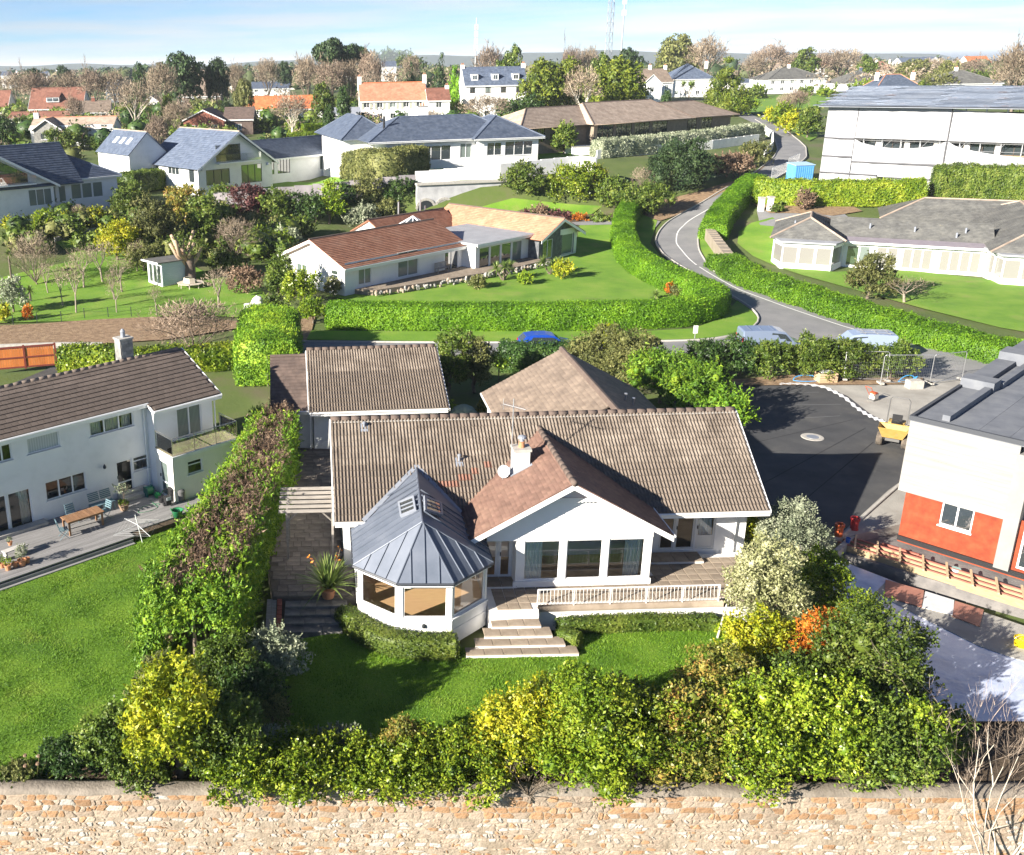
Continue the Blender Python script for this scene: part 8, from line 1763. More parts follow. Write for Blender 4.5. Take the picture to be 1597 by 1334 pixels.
# row on the left
h,ze,zr_=far_house('white cottage with tan tiled roof, stone gable and porch at far left',50,178,228,199,183,160,8,M_TILETAN,M_WHITE,wins=2,chim=((.02,.9),),cap=M_TILEOR)
h.shell(1.0,6.0,-1.6,-.02,ze,{'F': [(1.3,3.6,ze-2.0,ze-.8,dict(nx=3))]},M_STONE,{'F': [(2.5,ze+1.5)]},name='stone_gable');s_,rg,ev=gy_roof(h,1.0,6.0,-1.6,4,ze,ze+1.7,ov=.4,vg=.4);h.roof(s_,8,.4,M_TILETAN,name='gable_roof',caps=[rg]);h.verge([(.6,-2.02,ze-.2),(3.5,-2.02,ze+1.68),(6.4,-2.02,ze-.2)])
s_,rg,ev=gx_roof(h,5.5,10.5,-3,0,2.3,3.1,ov=.3,yr=-.1);h.roof(s_[:1],6,.4,M_TILEBR,name='porch_roof')
for x in (5.8,8,10.3): MB().box((x-.1,-3,-1),(x+.1,-2.8,2.2)).obj('porch_post',M_BRICK,h.o)
far_house('white gabled bungalow with brown roof behind the stone-gabled cottage',112,172,190,183,158,190,12,M_TILEBR,M_WHITE,'gx',yaw=.15,chim=((.55,.8),),cm=M_BRICK)
h,ze,zr_=far_house('brown steep-roofed house with long dormer at the far left',46,130,182,174,137,200,12,M_TILERED,M_CREAM,'gx',rows=16)
d_=MB().box((5,1.2,ze+1.6),(8.6,5,ze+3.0)).obj('dormer',M_PVC,h.o);MB().box((5.2,1.14,ze+1.8),(6.7,1.18,ze+2.7)).obj('pane',G_DARK,d_);MB().box((6.9,1.14,ze+1.8),(8.4,1.18,ze+2.7)).obj('pane',G_DARK,d_);MB().slab([(4.8,1.0,ze+3.0),(8.8,1.0,ze+3.0),(8.8,5.6,ze+4.6),(4.8,5.6,ze+4.6)],.1).obj('dormer_roof',M_TILERED,d_)
far_house('low red-brown roofed annex in front of the steep-roofed house',14,108,200,193,178,185,8,M_TILERED,M_CREAM)
far_house('red-brown roofed house cut by the left picture edge',-40,13,182,174,142,195,10,M_TILERED,M_CREAM,rows=14)
far_house('dark grey modern house with white gable among bare trees',166,186,160,140,127,230,8,M_SLATE,mat('dark_grey_wall',[(.13,.15,.17)],rough=.8),'gx',chim=((.9,.6),))
far_house('white-gabled house peeping out behind the bare birch',222,252,172,164,150,215,8,M_TILETAN,M_WHITE,'gy')
h,ze,zr_=far_house('brown brick house with white-edged gable left of the slate chalet',287,352,212,187,171,168,9,M_TILEDK,M_BRICK,'gy',yaw=-.1)
far_house('dark-boarded wing with small windows beside the brown brick gable',350,395,210,186,168,170,12,M_TILEDK,M_TILEDK,'gx')
far_house('tile-hung brown house with white windows beside the tall pines',276,345,168,149,122,215,9,M_TILEBR,M_TILEBR,'gx',wins=2,chim=((.3,.5),),cm=M_BRICK)
far_house('long bungalow with vivid orange roof',372,505,185,173,150,185,9,M_TILEVIV,M_WHITE,'gx',rows=8)
far_house('white two-storey house with slate roof behind the orange roof',393,452,157,138,128,225,8,M_SLATE,M_WHITE,wins=2)
far_house('old gabled house with tall chimneys behind the bare trees at left',358,402,140,128,114,300,9,M_TILEDK,M_CREAM,'gx',chim=((.05,1.6),))
far_house('cream gabled house with tall chimney among bare trees',424,460,140,126,112,290,9,M_TILEBR,M_CREAM,'gy',chim=((.2,1.8),))
# centre
h,ze,zr_=far_house('white Georgian house with orange pantiles, shutters and end chimneys',562,664,192,156,129,210,9,M_TILEOR,M_WHITE,'gx',wins=2,chim=((.0,1.4),(1.0,1.6)),rows=14,cap=M_TILEVIV)
w=h.w;n=max(1,int(w/3.0))
for i in range(n):
    c=w*(i+.5)/n
    for s_ in (-1,1): MB().box((c+s_*.95-.26,-.06,ze-2.0),(c+s_*.95+.26,-.005,ze-.6)).obj('shutter',mat('green_grey_shutter',[(.36,.38,.31)],rough=.7),h.o)
far_house('small white wing with brown roof right of the shuttered Georgian house',667,701,192,156,138,211,8,M_TILERED,M_WHITE,'gx',wins=2,chim=((.95,.6),))
far_house('low white flat-fronted garage left of the shuttered Georgian house',516,562,196,178,172,200,6,M_LEAD,M_WHITE,'gx')
far_house('tall white three-storey house with slate roof and dormers',724,819,188,132,105,212,10,M_SLATE,M_WHITE,'gx',wins=3,dormers=3,chim=((.0,.6),(1.0,.7)),wm=M_BROWNFR)
far_house('white villa with brown gables and paired chimneys beside the palm',998,1048,160,128,108,250,12,M_TILEBR,M_WHITE,'gx',wins=2,chim=((.5,1.2),(1.0,1.0)),yaw=.1)
far_house('white gable wing of the brown-roofed villa, facing left',1000,1030,163,132,116,243,8,M_TILEBR,M_WHITE,'gy',wins=2)
far_house('white Regency villa with slate hipped roof left of the golden cypress',1046,1112,152,124,100,262,14,M_SLATE,M_WHITE,'hip',wins=1,chim=((.95,.8),))
far_house('small white lodge with blue slate pyramid roof',1137,1180,143,130,120,275,10,M_SLATE,M_WHITE,'hip')
# right
far_house('white bungalow with grey pyramid roof beyond the far lawn, left of two',1196,1286,146,124,106,235,16,M_TILEGR,M_WHITE,'hip',chim=((.5,1.2),))
far_house('white bungalow with grey pyramid roof behind the palms',1318,1386,142,130,110,245,16,M_TILEGR,M_WHITE,'hip',chim=((.55,1.0),),cm=M_SLATE)
far_house('slate-roofed house with two tall white chimneys above the metal roof',1360,1450,160,148,116,170,12,M_SLATE,M_WHITE,'hip',chim=((.22,.6),(.85,.4)),cap=M_TILEOR)
far_house('white bungalow with wide grey pyramid roof at the right',1467,1560,150,131,110,215,16,M_TILEGR,M_WHITE,'hip',chim=((.45,1.0),))
far_house('brown hipped house with white chimney behind the grey pyramid roofs',1332,1372,122,113,98,330,12,M_TILEBR,M_CREAM,'hip',chim=((.05,1.5),))
far_house('house with crimson red roofs and several chimneys',1362,1396,116,110,96,350,12,M_TILERED,M_CREAM,'hip',chim=((.3,1.0),(.9,1.0)))
far_house('gabled cream house among the bare trees at right of the golden cypress',1208,1238,118,108,98,320,10,M_TILEBR,M_CREAM,'gy',chim=((.5,1.2),))
far_house('row of slate-roofed white houses near the sea',1406,1458,106,98,90,420,12,M_SLATE,M_WHITE,'gx')
far_house('white-gabled slate house at the right end of the seaside row',1445,1466,106,98,89,425,14,M_SLATE,M_WHITE,'gy')
far_house('small slate-roofed cottage below the seaside row',1440,1470,114,107,100,360,10,M_SLATE,M_WHITE,'gx')
far_house('red-roofed house at the far right skyline',1510,1545,104,98,88,420,12,M_TILEVIV,M_CREAM,'gx')
for i,(x0,x1,yb,ye,yr,Y,rm,lb) in enumerate([(2,16,124,118,112,420,M_SLATE,'white house with slate roof, far left of the distant row'),(22,34,124,119,113,430,M_TILEBR,'second small white house of the distant row at left'),(60,74,124,118,112,430,M_SLATE,'third small white house of the distant row at left'),(84,100,124,118,112,440,M_SLATE,'fourth small white house of the distant row at left, by the bare tree'),
   (596,618,112,104,96,400,M_SLATE,'white house seen between bare trees left of the slim mast'),(530,548,126,119,112,330,M_TILEBR,'small cream house between the bare trees below the umbrella pine'),(1480,1502,108,102,96,400,M_TILETAN,'white house with tan roof near the right skyline'),(1310,1330,112,106,99,380,M_TILEBR,'small brown-roofed house left of the crimson roofs'),(1270,1296,110,104,98,400,M_TILEOR,'orange-roofed house hidden among trees at the right')]):
    far_house(lb,x0,x1,yb,ye,yr,Y,8,rm,M_WHITE,'gx',rows=6,chim=((.2,.8),) if i % 2 else ())
# masts
def lattice(label,px,ybot,ytop,Y,wb,name='radio_mast',slim=False):
    b=PY(px,ybot,Y);b[2]=tz(b[0],b[1]);ztop=ZY(px,ytop,Y);Hh=ztop-b[2];o=thing(name,label,'mast',tuple(b));m=M_METAL
    if slim:
        MB().tube([(0,0,-.2),(0,0,Hh)],[wb,wb*.5],8).obj('pole',m,o)
        for k,z_ in enumerate((.62,.7,.78,.86)): MB().box((-wb*1.6,-.3,Hh*z_),(-wb*.6,.3,Hh*z_+1.6)).obj('antenna',M_PVC,o);MB().box((wb*.6,-.3,Hh*z_),(wb*1.6,.3,Hh*z_+1.6)).obj('antenna',M_PVC,o)
        return
    n=14;w=lambda t: wb*(1-.45*t)
    for k in range(3):
        a=k*2*math.pi/3+.3;MB().tube([(w(t/n)*math.cos(a),w(t/n)*math.sin(a),Hh*t/n) for t in range(n+1)],.12,5).obj('leg',m,o)
    for t in range(n):
        br=MB()
        for k in range(3):
            a,b2=k*2*math.pi/3+.3,(k+1)*2*math.pi/3+.3;br.tube([(w(t/n)*math.cos(a),w(t/n)*math.sin(a),Hh*t/n),(w((t+1)/n)*math.cos(b2),w((t+1)/n)*math.sin(b2),Hh*(t+1)/n)],.06,4);br.tube([(w(t/n)*math.cos(a),w(t/n)*math.sin(a),Hh*t/n),(w(t/n)*math.cos(b2),w(t/n)*math.sin(b2),Hh*t/n)],.06,4)
        s_o=br.obj('bracing',m,o);s_o['kind']='stuff'
lattice('tall steel lattice mast rising above the frame',946,120,-60,330,1.5);lattice('slender pole mast with antennas beside the lattice mast',966,120,-60,330,.35,slim=True);lattice('slim telephone mast with antennas above the tall white house',741,110,28,330,.3,slim=True)
# no-entry sign by the upper road
sg=thing('road_sign','round red no-entry sign beside the upper road','sign',tuple(T(1214,194)));MB().tube([(0,0,0),(0,0,2.0)],.05,6).obj('post',M_METAL,sg);MB().tube([(0,-.06,2.1),(0,-.03,2.1)],.42,16).obj('disc',mat('sign_red',[(.55,.02,.02)],rough=.5),sg);MB().box((-.3,-.075,2.03),(.3,-.062,2.17)).obj('bar',M_PVC,sg)
def wallrun(label,px,hh,m,name='low_wall',n=6,th=.25):
    p=[T(*q) for q in px];o=thing(name,label,'wall',tuple(p[0]))
    for i in range(len(p)-1):
        a,b=p[i]-p[0],p[i+1]-p[0];d=unit((b-a)[:2]);nn=np.array([-d[1],d[0]])*th/2
        for t in range(n):
            c,e=a+(b-a)*t/n,a+(b-a)*(t+1)/n;z_=max(c[2],e[2]);MB().prism([tuple(c[:2]-nn),tuple(e[:2]-nn),tuple(e[:2]+nn),tuple(c[:2]+nn)],min(c[2],e[2])-.4,z_+hh).obj('wall_section',m,o)
    return o
wallrun('stepped white wall below the grey shrubs of the brown bungalow',[(930,248),(1035,238),(1110,232),(1182,222)],1.3,M_WHITED)
wallrun('low white wall curving beside the upper road',[(1192,245),(1204,232),(1204,215),(1184,202)],1.1,M_WHITED)
for q_,lb in (((1186,330),'left white gatepost at the entrance of the grey bungalow'),((1200,329),'right white gatepost at the entrance of the grey bungalow')):
    gp_=thing('gatepost',lb,'gatepost',tuple(T(*q_)));MB().box((-.28,-.28,-.3),(.28,.28,1.6)).obj('post',M_TRIM,gp_);MB().box((-.36,-.36,1.6),(.36,.36,1.75)).obj('cap',M_KERB,gp_)
wallrun('weathered stone wall end poking from the roadside hedge',[(1104,372),(1118,392),(1142,425)],1.25,mat('pale_old_wall',[(.22,.185,.14),(.31,.265,.21)],rough=.9,scale=1.5,detail=9),th=1.0)
wallrun('low stone terrace wall in the upper orchard',[(86,378),(120,368),(150,362)],.5,M_STONE)
wallrun('low concrete edging between soil strip and laurel hedge',[(-20,545),(90,541),(160,541)],.35,M_KERB)
# mesh site fence by the upper road
fence_panel('mesh fence panel beside the upper road, left of the blue cabin',T(1202,284),T(1226,270));fence_panel('mesh fence panel beside the upper road, near its bend',T(1228,268),T(1246,254))
# ---------------------------------------------------------------- hedges of the middle distance
def hp_(seq,z): return [P(a,b,z) for a,b in seq]
hedge('clipped_hedge','long bright clipped hedge curving round the corner lawn',hp_([(512,471),(600,472),(700,473),(800,473),(900,472),(1000,470),(1062,466),(1100,459),(1119,449),(1104,438),(1068,425),(1030,409),(1002,395),(982,378),(972,360),(974,342),(990,328)],1.95),2.5,1.95,'hedge',.115,cover=2.2,bumps=.05,asp=.6,tilt=.42,tri=True)
hedge('clipped_hedge','tall clipped hedge at the entrance of the grey bungalow',hp_([(1172,318),(1145,331),(1122,345),(1112,358)],1.9),3.0,1.9,'hedge',.12,bumps=.07,asp=.6,tilt=.42,tri=True)
hedge('bank_hedge','broad grassy-green hedge bank along the right side of the road',hp_([(1128,402),(1165,425),(1240,450),(1330,478),(1430,507),(1530,532),(1640,556)],.9),3.4,1.35,'hedge',.13,bumps=.16,asp=.5,tri=True)
hedge('clipped_hedge','bright lime hedge before the sheeted building',[T(*q) for q in [(1176,316),(1240,319),(1320,320),(1435,318)]],2.4,2.9,'lime',.17,bumps=.12,asp=.6,tri=True)
hedge('conifer_hedge','tall dark green conifer hedge before the right end of the sheeted building',[T(*q) for q in [(1452,314),(1520,314),(1620,316)]],3.2,4.2,'mid',.2,bumps=.14,asp=.4,along='up',tri=True)
hedge('clipped_hedge','long dark clipped hedge below the chalet at the left edge',[T(*q) for q in [(-15,346),(50,337),(110,324),(150,316),(192,307)]],1.8,2.0,'mid',.18,bumps=.05,asp=.6,tri=True)
hedge('clipped_hedge','big rounded clipped hedge before the slate bungalow',[T(*q) for q in [(552,279),(600,279),(650,270)]],4.5,3.6,'olive',.2,bumps=.06,asp=.6,tri=True)
hedge('clipped_hedge','clipped hedge block beside the skylight outbuilding',[T(*q) for q in [(196,300),(225,296),(255,290)]],4,2.6,'mid',.2,bumps=.08,asp=.6,tri=True)
hedge('grey_hedge','silvery grey shrub hedge along the front of the brown bungalow',[T(*q) for q in [(930,246),(985,241),(1050,234),(1120,226),(1180,217)]],2.8,2.6,'grey',.22,bumps=.14,asp=.6,tri=True)
hedge('clipped_hedge','dark hedge on the far lawn behind the brown bungalow',[PY(1060,172,225),PY(1104,168,225)],3,3.0,'dark',.3,bumps=.06,tri=True)
for lb,q,w,h_ in (('wavy topiary hedge, left of two, near the orange roof',[(446,213),(466,213)],2.5,2.6),('wavy topiary hedge, right of two, near the orange roof',[(472,214),(508,211)],2.5,2.3),('low topiary hedge in front of the wavy ones',[(450,222),(505,219)],2.2,1.6)):
    hedge('topiary_hedge',lb,[T(*p) for p in q],w,h_,'lime',.22,bumps=.1,asp=.6,tri=True)
hedge('laurel_hedge','clipped laurel hedge behind the stone chimney',[T(*q) for q in [(97,580),(140,580),(185,580)]],1.5,1.9,'laurel',.16,bumps=.08,asp=.6,tri=True)
hedge('laurel_hedge','short laurel hedge right of the stone chimney',[T(*q) for q in [(212,580),(290,577),(372,572)]],1.5,1.7,'laurel',.16,bumps=.12,asp=.6,tri=True)
hedge('conifer_hedge','big dark shaggy conifer block left of the garage',[P(*q,0) for q in [(418,598),(420,560),(422,536)]],4.4,3.2,'cypress',.16,z0=-.1,bumps=.12,asp=.35,along='up',tri=True)
hedge('garden_hedge','dark low hedge along the lane behind the pyramid-like roof',[T(*q) for q in [(780,577),(840,577),(900,578)]],1.6,1.9,'dark',.14,bumps=.15,tri=True)
# ---------------------------------------------------------------- shrubs and small trees, each read off the photograph
def PXL(px,py): return max(.11,2.6/FPX*depth_of(T(px,py)))
mid=[
 # label, px, base y, width px, height px, style, extra
 ('small yellow bush at the left edge below the long dark hedge',14,362,24,24,'yellow'),('round clipped green bush below the long dark hedge',69,366,54,36,'laurel'),('narrow yellow bush right of the clipped round one',102,368,22,38,'yellow'),('bright yellow bush on the upper orchard terrace',150,356,30,32,'yellow'),
 ('golden leafy tree at the top of the orchard',180,412,66,70,'yellow'),('pale grey-green bush at the left foot of the orchard',18,490,44,58,'grey'),('small orange shrub on the orchard edge',43,502,17,24,'orange'),('yellowish bush at the left picture edge by the orchard',5,505,26,30,'yellow'),
 ('broad dark green bush below the skylight outbuilding',200,352,76,60,'mid'),('grey-green loose tree behind the summerhouse',243,402,76,92,'olive'),('yellow-brown autumn tree behind the pollard',288,362,62,78,'russet'),('dark green tree behind the pollard',318,392,60,86,'mid'),('pale leafy bush behind the summerhouse roof',222,428,60,50,'olive'),
 ('dark maroon bush below the grey boundary wall',392,344,62,56,'maroon'),('green bush at the left below the grey boundary wall',350,330,46,44,'mid'),('leafy green bush right of the maroon one',432,350,56,54,'mid'),('deep green bush below the grey boundary wall',468,350,46,50,'dark'),('tall bright column-shaped bush below the grey wall',514,352,40,70,'lime'),
 ('second dark bush beside the column-shaped one',493,352,36,54,'dark'),('round olive-green tree at the end of the grey wall',572,330,56,60,'olive'),('dark bush behind the round olive tree',540,335,44,50,'dark'),('dark ivy mass below the parapet wall',620,322,64,44,'dark'),('drooping grey-green bush beside the bungalow roof',564,358,54,36,'grey'),('grassy olive mound at the bungalow roof end',602,352,44,38,'olive'),
 ('low green mound in the back garden',472,372,44,32,'mid'),('silvery bush in the back garden',446,390,44,34,'grey'),('lime bush in the left back garden',402,392,46,34,'lime'),('bright bush beside the white rockery',432,398,50,36,'laurel'),('dark green bush near the pollarded tree',352,428,54,36,'mid'),('brown dry shrub beside the rockery',382,462,62,44,'brown'),
 ('tall leafy bush at the bungalow gable',436,470,50,70,'mid'),('bushy green shrub against the bungalow gable',470,478,56,58,'laurel'),('round brown-green bush at the gable corner',521,464,30,30,'olive'),('leafy bush at the left end of the long hedge',488,508,40,46,'lime'),('green bush under the bungalow gable window',458,442,44,46,'mid'),('laurel bush at the foot of the white rockery',425,500,40,40,'mid'),
 ('dense mid-green bush, first behind the orange roof',815,318,72,64,'mid'),('large green bush, second behind the orange roof',898,324,92,66,'laurel'),('yellow bush above the green ones behind the orange roof',936,296,32,34,'yellow'),('dark bush, third behind the orange roof',962,330,60,54,'mid'),('dark bush at the end of the curved hedge',1018,342,76,58,'mid'),
 ('spreading dark pine bush on the bank',1072,304,130,80,'pine'),('brown bush on the bank by the road',1150,282,62,46,'brown'),('olive bush on the bank by the road',1180,262,46,40,'olive'),('grey heather mound in the rock bed',846,342,32,20,'brown'),('red-leaved mound in the rock bed, left',822,342,22,13,'maroon'),('red-leaved mound in the rock bed, right',876,345,32,15,'maroon'),
 ('rusty mound at the end of the rock bed',905,346,26,12,'orange'),('leafy bush with yellow streak before the brown bungalow',882,242,46,50,'mid'),('low green bush beside the rock bed',938,348,34,12,'mid'),
 ('golden bush in the bungalow flower bed',880,437,32,34,'yellow'),('low olive bush in the bungalow flower bed',745,452,34,20,'olive'),('small green bush at the edge of the flower bed',820,446,26,20,'lime'),('flowering clump inside the hedge corner',1068,466,50,24,'olive'),('rusty clump inside the hedge corner',1046,462,18,20,'orange'),
 ('conical green conifer on the right lawn',1363,470,70,76,'olive'),('low golden dome behind the grey bungalow',1434,305,34,18,'yellow'),('brown round shrub in the grey bungalow yard',1260,330,30,32,'brown'),('small green bush by the white gateposts',1215,334,22,14,'mid'),
 ('yellow shrub at the bend of the upper road',1205,194,24,26,'yellow'),('lime shrub beside the far lawn',1226,196,40,34,'lime'),('golden-lime shrub below the far lawn',1238,212,44,34,'yellow'),('green shrub left of the sheeted building',1264,216,42,46,'mid'),
 ('clipped green dome on the far lawn',1185,152,24,20,'lime'),('clipped hedge-like bush on the far lawn',1178,155,40,14,'mid'),('golden cone on the far drive, left',1110,155,12,14,'yellow'),('golden cone on the far drive, right',1131,154,12,14,'yellow'),
 ('bright green round tree above the stone-gabled cottage',188,198,32,30,'lime'),('dark green bush in the left middle distance',12,232,30,44,'dark'),('dark hedge bush at the left edge',5,215,30,34,'dark'),('green bush between cottage and skylight outbuilding',158,242,30,20,'mid'),
 ('tall dark green bush behind the garage',700,625,66,110,'mid'),('olive-topped bush right of the tall one behind the garage',742,618,62,92,'olive'),('golden leafy bush at the rear roof apex',946,560,36,56,'yellow'),('yellow-green bush behind the rear roof',925,600,76,86,'olive'),('broad olive bush behind the rear roof',990,615,110,100,'olive'),
 ('shaded bush at the roadside, farthest left',1110,592,79,62,'dark'),('shaded bush at the roadside, second from left',1162,592,76,62,'dark'),('roadside bush before the silver-blue van',1214,594,86,62,'mid'),('roadside bush left of the crate',1272,595,86,67,'mid'),('roadside bush behind the leaning fence panel',1336,596,96,67,'mid'),('roadside bush at the yard entrance',1400,596,79,62,'mid'),
 ('small yellow bush between garage and rear roof',698,648,30,22,'lime'),('small pinkish bush between garage and rear roof',757,650,30,22,'russet'),
]
for lb,px,py,w,h_,st_ in mid:
    lf=PXL(px,py);kw=dict(along='up') if st_ in ('olive',) and px ==1363 else {}
    shrub(lb,px,py,w,h_,st_,lf,k=12,cover=2.0,tri=True,**kw)
for lb,px,py,w,h_ in (('spreading golden-green conifer, left of three behind the house',1040,640,120,96),('spreading golden-green conifer, middle of three behind the house',1092,672,110,104),('spreading golden-green conifer, right of three at the ridge end',1140,690,80,80)):
    shrub(lb,px,py,w,h_,'cypress',.17,name='conifer',category='tree',k=22,asp=.34,along='out',cover=2.2,trunk=.1,tri=True)
sm=thing('small_tree','little round-headed tree on a thin stem behind the garage','tree',tuple(T(777,608)));c,r=lobes_round(.75,.75,1.3,10,3);c=c+np.array([0,0,1.2]);link(bpy.data.objects.new('crown',crown_mesh('crown',c,r,700,.13,LM['lime'],seed=3)),sm);MB().tube([(0,0,-.1),(0,0,1.5)],.04,6).obj('trunk',BARK,sm)
dm_=thing('garden_dome','pale green ribbed dome cover behind the main ridge','cover',tuple(P(723,652,0)));MB().lathe([(.85,0),(.82,.3),(.6,.62),(.3,.8),(.03,.87)],14).obj('cover',mat('pale_green_cloth',[(.20,.27,.23)],rough=.8),dm_)
for i in range(14): a=i*math.pi/7;MB().tube([(.86*math.cos(a),.86*math.sin(a),0),(.83*math.cos(a),.83*math.sin(a),.31),(.61*math.cos(a),.61*math.sin(a),.63),(.05*math.cos(a),.05*math.sin(a),.87)],.015,4).obj('rib',MATS['pale_green_cloth'],dm_)
# spiky plants
def spiky(label,px,py,wpx,hpx,trunk=.3,n=90,name='cordyline'):
    p=T(px,py);dpt=depth_of(p);rad=wpx/FPX*dpt/2;hgt=ZY(px,py-hpx,p[1])-p[2];o=thing(name,label,'plant',tuple(p));V=[];F=[];heads=[(0,0)] if wpx < 40 else [(-.4,0),(.35,.15),(0,-.3)]
    for hx,hy in heads:
        hz=hgt*trunk+random.uniform(0,.1)*hgt
        for i in range(n):
            a=random.uniform(0,6.283);el=random.uniform(-.3,1.45);L=rad*random.uniform(.6,.85)*(1 if len(heads) ==1 else .75);k=len(V);w=max(.04,1.1/FPX*dpt)
            for j in range(4):
                t=j/3;rr=L*t*math.cos(el);z=hz+L*t*math.sin(el)-.3*L*t*t;ww=w*(1-t*.9);V +=[(hx*rad+math.cos(a)*rr-math.sin(a)*ww,hy*rad+math.sin(a)*rr+math.cos(a)*ww,z),(hx*rad+math.cos(a)*rr+math.sin(a)*ww,hy*rad+math.sin(a)*rr-math.cos(a)*ww,z)]
            F +=[(k+2*j,k+2*j+1,k+2*j+3,k+2*j+2) for j in range(3)]
        MB().tube([(0,0,-.1),(hx*rad,hy*rad,hz)],[.12,.09],6).obj('trunk',BARK,o)
    npobj('crown',V,F,LM['phormium'],o);return o
spiky('big spiky yucca clump in the bungalow flower bed',785,438,60,52,.35);spiky('spiky yucca clump at the right of the flower bed',858,428,62,50,.3);spiky('cordyline palm at the left edge of the orchard',18,436,34,62,.6,name='cordyline');spiky('small cordyline at the orchard edge',48,470,30,40,.4)
spiky('small fan plant inside the hedge corner',1022,466,34,22,.2)
spiky('palm in front of the white villas',1072,160,42,42,.55,60,name='palm');
for i,(px,w,lb) in enumerate(((1280,26,'left palm of the row before the grey pyramid roofs'),(1302,30,'second palm of the row before the grey pyramid roofs'),(1322,26,'third palm of the row before the grey pyramid roofs'),(1340,26,'fourth palm of the row before the grey pyramid roofs'))): spiky(lb,px,150,w,28,.45,50,name='palm')
# ---------------------------------------------------------------- bare trees, one build per kind, copied
BP=[bare_proto(500+i,BARK,LM['twig'],fuzz=3000,h=10,spread=.75,trunk_r=.28,levels=5,twig_n=4,upright=.45,n_main=6,stem=.22,twig_w=.06) for i in range(3)]
BR_=[bare_proto(520+i,BARK,LM['twigred'],fuzz=3000,h=10,spread=.65,trunk_r=.26,levels=5,twig_n=4,upright=.5,n_main=6,stem=.22,twig_w=.06) for i in range(2)]
BW=[bare_proto(540+i,PALEBARK,LM['twig'],fuzz=1600,h=10,spread=.85,trunk_r=.26,levels=4,twig_n=4,upright=.35,n_main=6,stem=.28,twig_w=.05) for i in range(2)]
OR_=[bare_proto(560+i,mat('fruit_bark',[(.20,.165,.13),(.32,.27,.21)],rough=.9,scale=6),LM['twig'],fuzz=500,h=4,spread=.75,trunk_r=.10,levels=4,twig_n=4,upright=.5,n_main=5,stem=.35,twig_w=.014) for i in range(3)]
SH_=[bare_proto(580+i,BARK,LM['twig'],fuzz=1200,h=3.5,spread=1.0,trunk_r=.06,levels=4,twig_n=6,upright=.5,n_main=12,stem=.05,twig_w=.016) for i in range(2)]
SHR=bare_proto(590,BARK,LM['twigred'],fuzz=2500,h=3.5,spread=1.1,trunk_r=.06,levels=5,twig_n=5,upright=.35,n_main=12,stem=.06,twig_w=.014)
def bare_px(label,pr,h0,px,py,wpx,hpx,group=None,Y=None,name='bare_tree',w0=None,ytop=None,category='tree'):
    if Y is None: p=T(px,py)
    else:
        p=PY(px,200,Y);p[2]=tz(p[0],p[1])
    dpt=depth_of(p);hgt=ZY(px,ytop if ytop is not None else py-hpx,p[1])-p[2];sz=hgt/h0;wd=wpx/FPX*dpt;sx=wd/(w0 or h0*.85)
    return put_bare(pr,label,tuple(p),(sx,sx,sz),rz=random.uniform(0,6.28),group=group,name=name,category=category)
fruit=[(75,458,34,50,'slim bare fruit tree, farthest left in the orchard'),(98,478,30,66,'bare fruit tree at the front left of the orchard'),(119,488,44,86,'tall bare fruit tree by the wire fence'),(131,450,52,70,'bushy bare fruit tree in the middle of the orchard'),(160,440,54,66,'wide bare fruit tree at the back of the orchard'),(182,488,30,58,'small bare fruit tree by the wire fence'),(190,456,44,60,'bare reddish fruit tree left of the summerhouse'),(178,468,30,50,'thin bare fruit tree beside the reddish one'),(244,486,24,44,'little bare sapling before the summerhouse'),(214,424,36,50,'crooked bare tree left of the summerhouse'),(341,480,60,62,'gnarled bare apple tree right of the ring bench')]
for i,(px,py,w,h_,lb) in enumerate(fruit): bare_px(lb,OR_[i % 3],4,px,py,w,h_,'orchard fruit trees',w0=3.2)
bare_px('wide bare shrub at the left of the orchard',SH_[0],3.5,58,444,86,84,name='bare_shrub',w0=4,category='shrub');bare_px('bare shrub behind the pollarded tree',SH_[1],3.5,366,404,74,66,name='bare_shrub',w0=4,category='shrub');bare_px('pinkish bare shrub behind the two-storey house roof',SHR,3.5,300,560,165,95,name='bare_shrub',w0=4.4,category='shrub')
bare_px('pale bare shrub on the upper orchard terrace',SH_[0],3.5,124,352,32,34,name='bare_shrub',w0=4,category='shrub');bare_px('bare spreading tree on the right lawn',OR_[1],4,1410,472,70,40,w0=3.2);bare_px('brown bare shrub left of the retaining wall end',SH_[1],3.5,1000,300,46,40,name='bare_shrub',w0=4,category='shrub')
# pollarded tree with stubs
pl=thing('pollard_tree','thick pollarded tree with sawn stubs beside the summerhouse','tree',tuple(T(296,440)+np.array([0,.2,0])));M_PB=mat('pollard_bark',[(.10,.075,.06),(.18,.14,.11)],rough=.95,scale=5,bump=.6);M_CUT=mat('fresh_cut_bark',[(.36,.25,.17),(.46,.34,.24)],rough=.9,scale=4)
MB().tube([(0,0,-.2),(0,0,.3),(.1,0,1.5),(-.1,0,3.0)],[.85,.62,.55,.5],10).obj('trunk',M_PB,pl,smooth=True)
tips=[]
for i in range(13):
    a=-2.6+i*.42+random.uniform(-.2,.2);L=random.uniform(1.2,2.8);e=random.uniform(.4,1.2);b0=Vector((-.1+.25*math.cos(a),.25*math.sin(a),random.uniform(1.6,3.0)));m_=b0+Vector((math.cos(a)*L*.45*math.cos(e)-.4,math.sin(a)*L*.45*math.cos(e),L*.4*math.sin(e)));t_=m_+Vector((math.cos(a)*L*.3,math.sin(a)*L*.3,L*.55));MB().tube([b0,m_,t_],[.24,.2,.16],7).obj('limb',M_CUT,pl,smooth=True);tips.append(t_)
cc=np.array([tuple(t) for t in tips])*.8+np.array([.5,.3,.3]);me=crown_mesh('crown',cc,np.full(len(cc),.75),1500,.2,LM['mid'],core=0,seed=8);link(bpy.data.objects.new('crown',me),pl)
